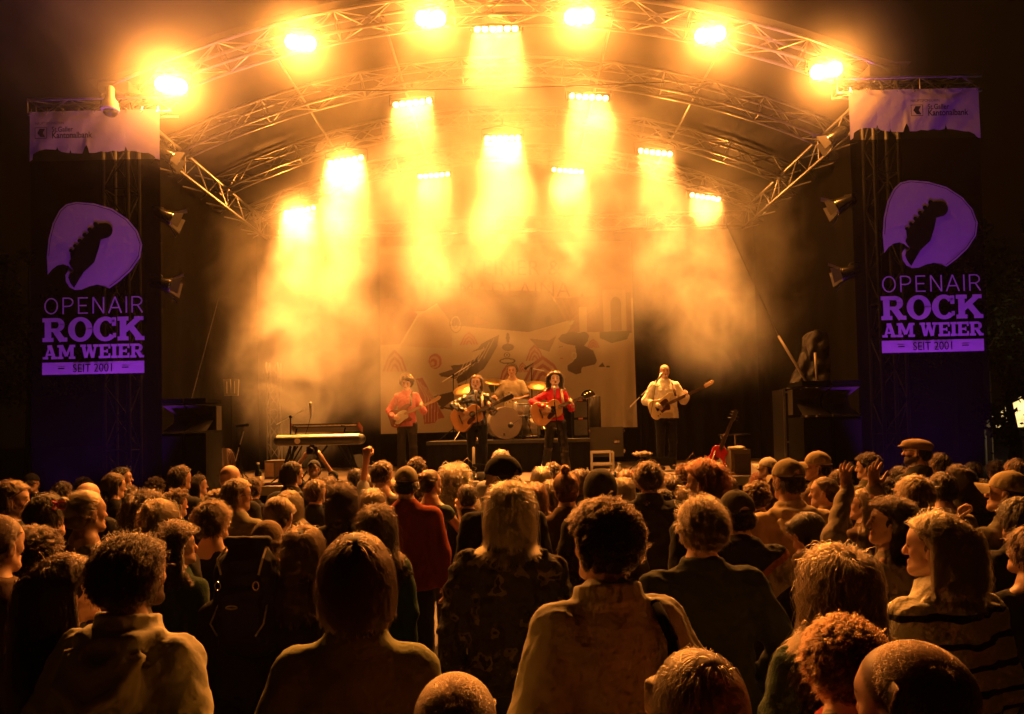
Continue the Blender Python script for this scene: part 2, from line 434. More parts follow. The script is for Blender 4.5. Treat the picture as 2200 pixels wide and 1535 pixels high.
            q4 = np.stack(cs, 1); q4[~ins] = q4[~ins][:, ::-1]; Q.append(q4)
        return V, np.concatenate(Q)
def np_mesh(name, V, Q, m, parent=None, colors=None, smooth=True):
    me = bpy.data.meshes.new(name); me.vertices.add(len(V)); me.vertices.foreach_set('co', np.asarray(V, np.float32).ravel())
    me.loops.add(Q.size); me.loops.foreach_set('vertex_index', Q.ravel().astype(np.int32)); me.polygons.add(len(Q))
    me.polygons.foreach_set('loop_start', np.arange(0, Q.size, Q.shape[1], dtype=np.int32))
    me.polygons.foreach_set('use_smooth', np.full(len(Q), smooth)); me.update(calc_edges=True)
    if colors is not None:
        a = me.color_attributes.new('Col', 'FLOAT_COLOR', 'POINT'); a.data.foreach_set('color', np.asarray(colors, np.float32).ravel())
    for mm in (m if isinstance(m, (list, tuple)) else [m]): me.materials.append(mm)
    o = bpy.data.objects.new(name, me); col.objects.link(o)
    if parent: o.parent = parent
    return o

# skin, hair and cloth materials
def skin_mat(tone):
    nm = 'skin_%s' % tone
    if nm in MATS: return MATS[nm]
    m = mat(nm, SKIN[tone], .5, spec=.45); N, L = nt(m); b = N['Principled BSDF']
    a = N.new('ShaderNodeVertexColor'); a.layer_name = 'Col'; L.new(a.outputs[0], b.inputs['Base Color'])
    b.inputs['Subsurface Weight'].default_value = 0
    return m
SKIN = {'fair': (.62, .40, .30), 'mid': (.48, .29, .20), 'dark': (.20, .11, .07)}
HAIR = {'black': (.006, .005, .004), 'dark': (.011, .007, .005), 'brown': (.036, .020, .011), 'light': (.10, .058, .030),
        'blonde': (.28, .17, .08), 'red': (.10, .022, .010), 'grey': (.38, .33, .27), 'ginger': (.13, .042, .016)}
def hair_mats(c):
    nm = 'hair_' + c
    if nm in MATS: return MATS[nm], MATS[nm + '_strand']
    m = mat(nm, tuple(q * .7 for q in HAIR[c]), .55, spec=.3, noise=.4, nscale=90)
    s = bpy.data.materials.new(nm + '_strand'); s.use_nodes = True; N, L = nt(s); N.remove(N['Principled BSDF'])
    h = N.new('ShaderNodeBsdfHairPrincipled'); h.model = 'CHIANG'; h.parametrization = 'COLOR'
    h.inputs['Color'].default_value = (*[min(1, q * 1.5) for q in HAIR[c]], 1); h.inputs['Roughness'].default_value = .32; h.inputs['Radial Roughness'].default_value = .4
    h.inputs['Random Roughness'].default_value = .2
    L.new(h.outputs[0], N['Material Output'].inputs[0]); MATS[nm + '_strand'] = s
    return m, s
FAB = {}
def fabric(color, rough=.9, kind='cotton'):
    key = (tuple(round(q, 3) for q in color), kind)
    if key in FAB: return FAB[key]
    m = mat('%s_cloth_%d' % (kind, len(FAB)), color, rough, spec=.25, noise=.06, nscale=9, bump=.45, bscale={'cotton': 28, 'knit': 110, 'leather': 45}.get(kind, 60), sheen={'cotton': .03, 'knit': .12, 'leather': 0}.get(kind, .2))
    if kind == 'leather': m.node_tree.nodes['Principled BSDF'].inputs['Roughness'].default_value = .28; m.node_tree.nodes['Principled BSDF'].inputs['Specular IOR Level'].default_value = .7
    FAB[key] = m; return m

def rotz(a): c, s = math.cos(a), math.sin(a); return np.array([[c, -s, 0], [s, c, 0], [0, 0, 1.]])
def rotx(a): c, s = math.cos(a), math.sin(a); return np.array([[1, 0, 0], [0, c, -s], [0, s, c.real]])
def roty(a): c, s = math.cos(a), math.sin(a); return np.array([[c, 0, s], [0, 1, 0], [-s, 0, c]])

class Rig:
    """joint positions of a person standing at the origin, facing +y; H = height"""
    def __init__(s, H=1.75, head_yaw=0, nod=0, tilt=0, lean=0, side=0, wide=1.0, arms=('down', 'down'), legs=None, female=False, rg=None):
        k = H / 1.75; s.k = k; s.tuck = False; s.H = H; s.wide = wide; s.female = female
        s.hip = np.array([0, 0, .92 * k])
        s.Tm = (rotx(-lean) @ roty(side)); s.Tinv = s.Tm.T; o_ = s.hip; s.o = o_
        f = lambda p: s.Tm @ (np.array(p, float) * k - o_) + o_
        s.f = f; w_ = wide
        s.neck = f((0, -.015, 1.48)); s.hbase = f((0, .0, 1.545))
        s.sh = [f((q * .174 * w_, -.01, 1.378 if female else 1.388)) for q in (-1, 1)]
        hm = rotz(-head_yaw) @ rotx(-nod) @ roty(tilt)
        s.HM = hm @ s.Tm; s.hc = f((0, .012, 1.635))
        s.el, s.wr, s.hd = [None, None], [None, None], [None, None]
        for i, q in ((0, -1), (1, 1)):
            a = arms[i]
            if a == 'down': e, w2 = (q * .235 * w_, -.03, 1.12), (q * .235 * w_, .04, .87)
            elif a == 'front': e, w2 = (q * .245 * w_, -.04, 1.13), (q * .09, .20, 1.08)
            elif a == 'pocket': e, w2 = (q * .29 * w_, -.07, 1.13), (q * .20 * w_, .04, .93)
            else: e, w2 = a
            s.el[i] = f(e); s.wr[i] = f(w2)
        s.legs = legs or [((-.09, 0, .88), (-.105, .02, .48), (-.11, -.02, .08)), ((.09, 0, .88), (.105, .02, .48), (.11, -.02, .08))]
        s.legs = [[np.array(p) * k for p in L_] for L_ in s.legs]
HEADF = lambda R_, p: R_.HM @ (np.array(p, float) * R_.k ** .5) + R_.hc
def hand_prims(F, R_, i, d, nrm, curl=.5, spread=.1, s=1.0, k=.006, fat=0):
    """d = direction of the hand, nrm = back-of-hand normal"""
    w = R_.wr[i]; d = np.array(d, float); d /= np.linalg.norm(d); n = np.array(nrm, float); n -= d * (n @ d); n /= np.linalg.norm(n)
    t = np.cross(d, n) * (1 if i == 0 else -1)      # towards the thumb
    s *= R_.k
    kn = [w + s * (d * (.088 - .006 * abs(j - 1)) + t * (.030 - .020 * j)) for j in range(4)]
    for j in range(4): F.cone(w + s * (t * (.014 - .010 * j) + d * .01), kn[j], .016 * s, .0125 * s, .012)
    F.cone(w - d * .03, w + d * .02 * s, .027 * s, .026 * s, .02)
    for j, L_ in enumerate((.072, .080, .074, .058)):
        p = kn[j]; dd = d + t * spread * (1.5 - j); dd /= np.linalg.norm(dd); ang = 0
        for q, fr in enumerate((.45, .30, .25)):
            ang += curl * (.9 if q else .7) * (1 + .1 * j)
            e = p + s * L_ * fr * (dd * math.cos(ang) - n * math.sin(ang))
            F.cone(p, e, (.0095 - .0012 * q) * s + fat, (.0085 - .0012 * q) * s + fat, k if q else .008); p = e
    p = w + s * (t * .022 + d * .022 - n * .004); a1 = t * .75 + d * .6 - n * (.25 + .3 * curl); a1 /= np.linalg.norm(a1)
    a2 = t * (.5 - .6 * curl) + d * .85 - n * (.2 + .5 * curl); a2 /= np.linalg.norm(a2)
    q1 = p + s * .042 * a1; q2 = q1 + s * .033 * a2; q3 = q2 + s * .024 * a2
    F.cone(p, q1, .0145 * s, .0105 * s, .012); F.cone(q1, q2, .0105 * s, .009 * s, k); F.cone(q2, q3, .009 * s, .0075 * s, k)
def body_mesh(R_, tone, res, hres, hands=(None, None), mouth=0.0, bald=None, stubble=0.0, browc=(.05, .03, .02), arms_bare=False):
    k = R_.k; pts = [R_.hc, R_.neck, *R_.sh, *R_.el, *R_.wr, *[p for L_ in R_.legs for p in L_]]
    lo = np.min(pts, 0) - (.17, .22, .12); hi = np.max(pts, 0) + (.17, .22, .17); lo[2] = -.01
    sp = [[], [], []]
    for q in range(3): sp[q].append((R_.hc[q] - .14 - (.02 if q == 2 else 0), R_.hc[q] + .14, hres))
    for i in (0, 1):
        if hands[i]:
            c = R_.wr[i] + np.array(hands[i][0]) / np.linalg.norm(hands[i][0]) * .09
            for q in range(3): sp[q].append((c[q] - .12, c[q] + .12, min(hres, .0075) if hres > .004 else hres))
        else:
            for q in range(3): sp[q].append((R_.wr[i][q] - .10, R_.wr[i][q] + .10, max(.013, hres)))
    xs, ys, zs = [refine(lo[q], hi[q], res, sp[q]) for q in range(3)]
    F = Field(xs, ys, zs); h = lambda p: HEADF(R_, p); hk = k ** .5; f = R_.f
    # torso (a little inside the clothes)
    zt = np.array([.82, .95, 1.08, 1.2, 1.32, 1.40, 1.45, 1.49]) * k; w_ = R_.wide * k
    F.profile(zt, np.array([.145, .155, .125, .140, .155, .13, .08, .05]) * w_, np.array([.095, .105, .085, .092, .098, .08, .06, .05]) * k, np.array([0, 0, 0, 0, 0, -.01, -.015, -.015]), (R_.Tinv, R_.o), .04)
    for i in (0, 1):
        F.cone(R_.neck, R_.sh[i], .04 * k, .048 * k, .05)
        F.cone(R_.sh[i], R_.el[i], .046 * k, .036 * k, .03); F.cone(R_.el[i], R_.wr[i], .036 * k, .024 * k, .015)
        if hands[i]: hand_prims(F, R_, i, *hands[i][:2], **(hands[i][2] if len(hands[i]) > 2 else {}))
        else:
            d = R_.wr[i] - R_.el[i]; d /= np.linalg.norm(d); hand_prims(F, R_, i, d, (-1 if i == 0 else 1, 0, 0), .45, k=.012, spread=.0, fat=.004)
        L_ = R_.legs[i]
        F.cone(L_[0], L_[1], .075 * k, .048 * k, .04); F.cone(L_[1], L_[2], .048 * k, .032 * k, .02)
        F.cone(L_[2], L_[2] + np.array((0, .13, -.045)) * k, .032 * k, .028 * k, .03)
    F.cone(R_.neck, h((0, -.018, -.055)), .058 * k, .054 * k, .03); F.cone(f((0, -.02, 1.44)), R_.neck, .07 * k, .058 * k, .05)
    E = lambda c, r, kk=.012, **a: F.ell(h(c), np.array(r) * hk, kk, R_.HM, **a)
    C = lambda a, b, ra, rb, kk=.012, **q: F.cone(h(a), h(b), ra * hk, rb * hk, kk, **q)
    E((0, -.014, .036), (.0745, .094, .080), .02); C((0, .025, .03), (0, .040, -.062), .064, .038, .03)
    for s_ in (-1, 1):
        C((s_ * .052, -.002, -.045), (s_ * .018, .062, -.090), .019, .018, .025); E((s_ * .036, .050, -.020), (.026, .026, .024), .02)
        if hres < .012:
            E((s_ * .031, .094, .004), (.017, .016, .011), .008, carve=True); E((s_ * .031, .073, .003), (.0145, .0145, .0135), .003)
            E((s_ * .012, .094, -.034), (.009, .010, .008), .006)
        E((s_ * .077, -.010, -.012), (.008, .021, .032), .008); 
        if hres < .009: E((s_ * .085, -.008, -.012), (.004, .012, .020), .006, carve=True)
    C((-.034, .073, .024), (.034, .073, .024), .013, .013, .02); E((0, .066, -.093), (.022, .018, .018), .02)
    C((0, .084, .008), (0, .101, -.028), .008, .0115, .012); C((-.017, .078, -.060), (.017, .078, -.060), .0095, .0095, .01)
    if mouth: E((0, .094, -.064), (.017, .018, .011 * mouth), .005, carve=True)
    V, Q = F.mesh()
    # painted features: lips, brows, lashes, stubble, shaved scalp
    Lc = (V - R_.hc) @ R_.HM / hk; c = np.tile(np.array([*SKIN[tone], 1.]), (len(V), 1)); x, y, z = Lc.T; ax_ = np.abs(x)
    def blend(m, cc): 
        m = np.clip(m, 0, 1)[:, None]; c[:, :3] = c[:, :3] * (1 - m) + np.array(cc) * m
    base = np.array(SKIN[tone])
    blend(np.clip(.9 - ((ax_ - .036) / .03) ** 2 - ((z + .02) / .03) ** 2, 0, .3) * (y > .03), base * (1.0, .62, .55))
    blend(((x / .025) ** 2 + ((z + .061) / .011) ** 2 < 1) * (y > .06) * .9, base * (.80, .40, .36))
    if mouth: blend(((x / .016) ** 2 + ((z + .064) / (.011 * mouth)) ** 2 < 1) * (y > .03) * (y < .086) * 1.0, (.05, .012, .01))
    blend((np.abs(z - .026 + (ax_ - .034) ** 2 * 9) < .0055) * (ax_ > .014) * (ax_ < .050) * (y > .05) * .85, browc)
    blend((np.hypot((ax_ - .031) / .016, (z - .003) / .008) < 1) * (y > .05) * .8, (.06, .035, .025))
    if stubble: blend(stubble * (y > -.02) * (z < -.035) * (z > -.12), browc)
    if bald is not None: blend(.72 * np.clip((z - np.interp(y, [-.11, -.03, 0, .05, .09], [-.075, -.04, 0, .05, .068])) / .012, 0, 1) * (z < .2) * (z > -.09), bald)
    return V, Q, c
def add_body(R_, root, tone='fair', res=.03, hres=.012, **kw):
    V, Q, c = body_mesh(R_, tone, res, hres, **kw); return np_mesh('body', V, Q, skin_mat(tone), root, c)

def top_mesh(R_, res, loose=.018, hem=.86, seed=0, fold=.006, sleeves=(1., 1.), hood=False, collar=None, open_neck=0.0, puff=0.0, hood_up=False):
    """a jacket, jumper or shirt: torso and sleeves, inflated over the body; sleeves = covered share of the lower arm (-1: to mid upper arm)"""
    k = R_.k; pts = [R_.neck, *R_.sh, *R_.el, *R_.wr, R_.hip]; lo = np.min(pts, 0) - .26; hi = np.max(pts, 0) + (.24, .24, .12); lo[2] = min(hem * k - .06, lo[2] + .2)
    if hood_up: hi[2] = R_.hc[2] + .2; hi[1] = max(hi[1], R_.hc[1] + .2)
    xs, ys, zs = [np.arange(lo[q], hi[q] + res, res) for q in range(3)]; F = Field(xs, ys, zs); f = R_.f; c = loose; w_ = R_.wide
    zt = np.array([hem, .95, 1.08, 1.2, 1.32, 1.40, 1.45, 1.485 + .02 * (1 - open_neck)]) * k
    fem = .012 if R_.female else 0
    a = np.array([.160 + c, .160 + c, .143 + c - fem, .152 + c - fem * .3, .165 + c * .8 - fem * .7, .143 + c * .6, .092 + c * .4, .058 + c * .3]) * k * w_
    b = np.array([.110, .112, .100, .105, .108, .088, .065, .058]) * k + c * np.array([1, 1, 1, 1, .8, .6, .4, .3])
    F.profile(zt, a, b, np.array([0, 0, 0, 0, 0, -.008, -.015, -.015]), (R_.Tinv, R_.o), .03, 2.4)
    for i in (0, 1):
        F.cone(R_.neck + (0, 0, -.025 * k), R_.sh[i], (.036 + c * .3) * k, (.046 + c * .6) * k, .05)
        sv = sleeves[i]; rs = .052 + c * .8 + puff * .4; 
        if sv >= 0:
            F.cone(R_.sh[i], R_.el[i], rs * k, (.043 + c * .8) * k, .035)
            e = R_.el[i] + (R_.wr[i] - R_.el[i]) * sv; F.cone(R_.el[i], e, (.043 + c * .8) * k, (.032 + c * .5) * k, .02)
        else:
            e = R_.sh[i] + (R_.el[i] - R_.sh[i]) * -sv; F.cone(R_.sh[i], e, rs * k, (.05 + c) * k, .03)
    if open_neck < .5: F.cone(f((0, -.02, 1.38)), f((0, -.018, 1.47)), (.085 + c * .6) * k, (.066 + c * .45) * k, .04)
    F.folds(fold, seed)
    if res < .02: F.folds(fold * .35, seed + 50, 2.4)
    F.F = np.maximum(F.F, ((hem - .004) * k - F.z)[None, None, :] + 0 * F.F) if max(R_.wr[0][2], R_.wr[1][2]) > 0 and min(R_.wr[0][2], R_.wr[1][2]) > hem * k else F.F
    if puff: F.F += (puff * .5 * np.abs(np.sin(F.z[None, None, :] * PI / .085))).astype(np.float32)
    if hood:
        pth = [f(p) for p in ((-.085, .05, 1.43), (-.115, -.03, 1.465), (-.085, -.10, 1.46), (0, -.13, 1.445), (.085, -.10, 1.46), (.115, -.03, 1.465), (.085, .05, 1.43))]
        F.chain(pth, np.array([.016, .024, .030, .033, .030, .024, .016]) * k, .012)
        F.ell(f((0, -.135, 1.34)), np.array((.135, .055, .125)) * k, .015); F.chain([f(p) for p in ((-.12, -.12, 1.42), (-.10, -.185, 1.34), (0, -.205, 1.28), (.10, -.185, 1.34), (.12, -.12, 1.42))], [.018 * k] * 5, .012); F.ell(f((0, -.155, 1.43)), np.array((.05, .022, .03)) * k, .02, carve=True)
    if collar:
        hgt, rad = collar
        for zz, rr in ((1.465, rad + .012), (1.465 + hgt * .5, rad + .004), (1.465 + hgt, rad)):
            ring = [f((rr * math.sin(t) * 1.05, -.012 + rr * math.cos(t) * (1.0), zz + .012 * math.cos(t) * -1)) for t in np.linspace(R(38), R(322), 13)]
            F.chain(ring, [.009 * k + c * .1] * 13, .008)
    if hood_up:
        h = lambda p: HEADF(R_, p)
        F.ell(h((0, -.030, .035)), (.108, .125, .112), .05, R_.HM); F.cone(h((0, -.05, -.02)), f((0, -.06, 1.42)), .10, .11, .05)
        F.ell(h((0, .125, -.02)), (.075, .10, .105), .02, R_.HM, carve=True)
    return F.mesh()
def trousers_mesh(R_, res, c=.016, seed=3, top=.93, fold=.004, flare=0.0):
    k = R_.k; pts = [p for L_ in R_.legs for p in L_]; lo = np.min(pts, 0) - .17; hi = np.max(pts, 0) + .17; hi[2] = (top + .03) * k; lo[2] = .0
    xs, ys, zs = [np.arange(lo[q], hi[q] + res, res) for q in range(3)]; F = Field(xs, ys, zs)
    F.profile(np.array([.80, .86, .93, top + .001]) * k, (np.array([.13, .155, .150, .142]) + c * .5) * k * R_.wide, (np.array([.085, .105, .10, .096]) + c * .5) * k, np.zeros(4), None, .04)
    for L_ in R_.legs:
        F.cone(L_[0], L_[1], (.080 + c) * k, (.052 + c) * k, .03); e = L_[2] + np.array((0, 0, .0)); F.cone(L_[1], e, (.052 + c) * k, (.044 + c + flare) * k, .02)
    F.folds(fold, seed, .9); return F.mesh()
def shoes_mesh(R_, res):
    k = R_.k; A = np.array([L_[2] for L_ in R_.legs]); xs, ys, zs = [np.arange(a, b, res) for a, b in zip(A.min(0) - (.12, .2, .12), A.max(0) + (.12, .35, .1))]
    F = Field(xs, ys, zs)
    for L_ in R_.legs:
        a = L_[2]; F.cone(a + (0, -.03, -.03), a + (0, .15 * k, -.045), .038 * k, .036 * k, .02); F.cone(a, a + (0, 0, -.03), .042, .045, .02)
    return F.mesh()
# ------------------------------------------------------------------ hair
HC, HR = np.array((0, -.014, .036)), np.array((.077, .097, .083))
def hairline(y): return np.interp(y, [-.115, -.06, -.02, .012, .03, .055, .085], [-.080, -.070, -.035, -.02, .03, .062, .078])
def env_push(p, R_, off, hk, shoulders=True):
    q = (p - R_.hc) @ R_.HM / hk; d = q - HC; r = HR + off[:, None]; m = np.sqrt(((d / r) ** 2).sum(1)); ins = m < 1
    q[ins] = HC + d[ins] / np.maximum(m[ins], .05)[:, None]
    # keep the face clear
    face = (q[:, 1] > .035) & (q[:, 2] < .045) & (np.abs(q[:, 0]) < .078); q[face, 0] = np.where(q[face, 0] > 0, .078, -.078)
    if R_.tuck:
        fc = (q[:, 1] > np.interp(q[:, 2], [.03, .075], [-.012, .075])) & (q[:, 2] < .075) & (q[:, 2] > -.16); q[fc, 1] = -.012 - (q[fc, 1] + .012) * .2; q[fc, 0] = np.sign(q[fc, 0]) * np.maximum(np.abs(q[fc, 0]), .080)
    p = q * hk @ R_.HM.T + R_.hc
    if shoulders:
        for c, r0 in ((R_.f((0, -.015, 1.34)), (.215, .135, .155)), (R_.f((0, -.02, 1.46)), (.075, .075, .10)), (R_.f((0, 0, 1.15)), (.20, .135, .3))):
            d = p - c; r = np.array(r0) * R_.k + off[:, None] * .5; m = np.sqrt(((d / r) ** 2).sum(1)); ins = m < 1
            p[ins] = c + d[ins] / np.maximum(m[ins], .05)[:, None]
    return p
def grow(R_, rg, n, style, L, K, thick=.012, thin=.001, lift=.35, curl=0.0, freq=2.5, wave=0.0, tie=None, part=0.0, seg_noise=.12, fluff=0.0):
    hk = R_.k ** .5; d = rg.normal(size=(n * 3, 3)); d /= np.linalg.norm(d, axis=1)[:, None]; q = HC + d * HR
    if style == 'fringe': ok = q[:, 2] > np.minimum(hairline(q[:, 1]), .07)
    else: ok = q[:, 2] > hairline(q[:, 1])
    q = q[ok][:n]; d = d[ok][:n]; n = len(q); off = rg.uniform(min(max(thin, thick * .3), thick * .9), thick, n); off = np.where(rg.random(n) < .07, off * rg.uniform(1, 1.8, n), off); off = np.where(rg.random(n) < .02, off * (1.3 if style == 'fringe' else 2.2), off); g = np.array((0, 0, -1.))
    p = q * hk @ R_.HM.T + R_.hc; nw = d @ R_.HM.T
    back = R_.HM @ np.array((0, -1., 0)); side = R_.HM @ np.array((1., 0, 0)); up_ = R_.HM @ np.array((0, 0, 1.))
    sx = np.where(q[:, 0] > part, 1., -1.)
    crown = np.array((.01, -.065, .10)); cf = (q - crown); cf /= np.linalg.norm(cf, axis=1)[:, None] + 1e-6; cf = cf @ R_.HM.T
    if style in ('short', 'fringe'): v = nw * lift + cf * .9 + (side[None] * .25)
    elif style == 'swept': v = nw * lift + back * .9 + side * .35
    elif style == 'afro': v = nw * 1.0 + rg.normal(0, .25, (n, 3))
    elif style == 'tie': v = nw * .2 + (HEADF(R_, tie) - p)
    else:
        fr = np.clip((q[:, 1] + .03) / .08, 0, 1)[:, None]; v = nw * lift + (side * sx[:, None] * .7 + back * (1.3 if R_.tuck else .35)) * fr + cf * .9 * (1 - fr)
    v = v + rg.normal(0, seg_noise, (n, 3)); v /= np.linalg.norm(v, axis=1)[:, None]
    Ls = L * rg.uniform(.7, 1.08, n); P_ = [p.copy()]
    ph = rg.uniform(0, 6.28, n)
    for s_ in range(K - 1):
        if style == 'tie':
            t = HEADF(R_, tie) - p; dist = np.linalg.norm(t, axis=1); v = v * .3 + t / (dist[:, None] + 1e-6); st = dist / (K - 1 - s_)
        else:
            gr = {'short': .25, 'fringe': .45, 'swept': .2, 'afro': .06}.get(style, .75)
            v = v * .75 + g * gr + rg.normal(0, seg_noise, (n, 3)) * .5
            if wave: v = v + (side * np.sin(ph * .15 + s_ * 1.5)[:, None] + back * np.cos(ph * .2 + s_ * 1.3)[:, None]) * wave
            st = Ls / (K - 1)
        v /= np.linalg.norm(v, axis=1)[:, None] + 1e-9
        p = p + v * np.asarray(st).reshape(-1, 1)
        p = env_push(p, R_, off + fluff * (s_ + 1) / K, hk, style not in ('short', 'fringe', 'swept')); P_.append(p.copy())
    A = np.stack(P_, 1)
    if n > 300 and L > .02 and style != 'tie':
        gi = rg.choice(n, max(20, n // 22), replace=False); rt = A[:, 0]; j = np.argmin(((rt[:, None] - rt[gi][None]) ** 2).sum(-1), 1) if n < 6000 else np.concatenate([np.argmin(((c_[:, None] - rt[gi][None]) ** 2).sum(-1), 1) for c_ in np.array_split(rt, 8)])
        G_ = A[gi][j]; wt = ({'fringe': .22, 'fall': .40, 'short': .45, 'swept': .45}.get(style, .66) * (np.arange(K) / (K - 1)) ** .8)[None, :, None]; A = A * (1 - wt) + (G_ + (A[:, :1] - G_[:, :1]) * .30) * wt
    if curl:
        t = np.arange(K) / (K - 1); e1 = side; e2 = back * .7 + up_ * .7
        a = ph[:, None] + 6.283 * freq * t[None] * rg.uniform(.8, 1.2, (n, 1)); am = curl * np.minimum(1, t * 3)[None, :, None]
        A = A + am * (np.cos(a)[..., None] * e1 + np.sin(a)[..., None] * e2)
    return A
def tail(R_, rg, n, start, L, K, width, curl=0.0, freq=3, dirn=(0, -.5, -1), r0=.018):
    """strands falling from a tie point"""
    s0 = HEADF(R_, start); p = s0 + rg.normal(0, r0 * .6, (n, 3)); back = R_.HM @ np.array((0, -1., 0)); d0 = R_.HM @ np.array(dirn); d0 /= np.linalg.norm(d0)
    v = d0 + rg.normal(0, .16, (n, 3)); P_ = [p.copy()]; off = rg.uniform(.002, width * .6, n); Ls = L * rg.uniform(.65, 1.05, n)
    for s_ in range(K - 1):
        v = v * .8 + np.array((0, 0, -.45)) + rg.normal(0, .06, (n, 3)); v /= np.linalg.norm(v, axis=1)[:, None]
        p = env_push(p + v * (Ls / (K - 1))[:, None], R_, off + .008, R_.k ** .5); P_.append(p.copy())
    A = np.stack(P_, 1)
    if curl:
        t = np.arange(K) / (K - 1); ph = rg.uniform(0, 6.28, (n, 1)); a = ph + 6.283 * freq * t[None]; am = curl * np.minimum(1, t * 3)[None, :, None]
        A = A + am * (np.cos(a)[..., None] * np.array((1, 0, 0)) + np.sin(a)[..., None] * np.array((0, .7, .7)))
    return A
def knot(R_, rg, n, c, r, K=10):
    """strands wound round a bun"""
    c = HEADF(R_, c); ax_ = rg.normal(size=(n, 3)) * (.5, 1, .6); ax_ /= np.linalg.norm(ax_, axis=1)[:, None]
    u = np.cross(ax_, rg.normal(size=(n, 3))); u /= np.linalg.norm(u, axis=1)[:, None]; w_ = np.cross(ax_, u); rr = r * rg.uniform(.75, 1.12, (n, 1, 1))
    a = np.linspace(0, rg.uniform(2, 4), K)[None, :, None]
    return c + rr * (np.cos(a) * u[:, None] + np.sin(a) * w_[:, None]) 
def curves_obj(name, groups, rad, m, parent):
    hc = bpy.data.hair_curves.new(name); sizes = []; pos = []; rr = []
    for A in groups:
        n, K, _ = A.shape; sizes += [K] * n; pos.append(A.reshape(-1, 3)); rr.append(np.tile(rad * np.linspace(1, .35, K) ** .7, n))
    hc.add_curves(sizes); pos = np.concatenate(pos).astype(np.float32); hc.points.foreach_set('position', pos.ravel()); hc.points.foreach_set('radius', np.concatenate(rr).astype(np.float32))
    hc.materials.append(m); o = bpy.data.objects.new(name, hc); col.objects.link(o); o.parent = parent
    return o
def hull(R_, res, t=.006, drop=None, bun=None, face=True, seed=0, lump=.003, top=.0, side=.0):
    hk = R_.k ** .5; low = R_.hc[2] - .14 if drop is None else R_.hc[2] - drop - .06
    lo = R_.hc - (.24, .27, 0); hi = R_.hc + (.24, .2, .26); lo[2] = low
    xs, ys, zs = [np.arange(lo[q], hi[q] + res, res) for q in range(3)]; F = Field(xs, ys, zs); h = lambda p: HEADF(R_, p)
    F.ell(h((0, -.018, .040 + top * .5)), (np.array((.076, .094, .082)) + t + np.array((side, side * .5, top))) * hk, .02, R_.HM)
    F.cone(h((-.03, -.075, -.03)), h((.03, -.075, -.03)), (.036 + t) * hk, (.036 + t) * hk, .02)
    if drop:
        dn = min(drop, .16); e0 = h((0, -.055, .0)); e1 = env_push((R_.hc + np.array((0, -.085, -dn)))[None], R_, np.array([.010]), hk)[0]
        F.cone(e0, e1, .034, .026, .03, sx=2.2)
        if drop > .17: e2 = env_push((R_.hc + np.array((0, -.12, -drop)))[None], R_, np.array([.014]), hk)[0]; F.cone(e1, e2, .026, .010, .03, sx=2.6)
    if face: F.ell(h((0, .125, -.050)), np.array((.090, .085, .112)) * hk, .012, R_.HM, carve=True)
    if R_.tuck: F.ell(h((0, .105, -.060)), np.array((.13, .105, .105)) * hk, .012, R_.HM, carve=True)
    for q in (-1, 1):
        if not drop: F.ell(h((q * .09, .010, -.045)), np.array((.03, .028, .045)) * hk, .01, R_.HM, carve=True)
    if bun: F.ell(h(bun[0]), np.array(bun[1]) * hk, .01, R_.HM)
    F.folds(lump, seed, 2.2); return F.mesh()
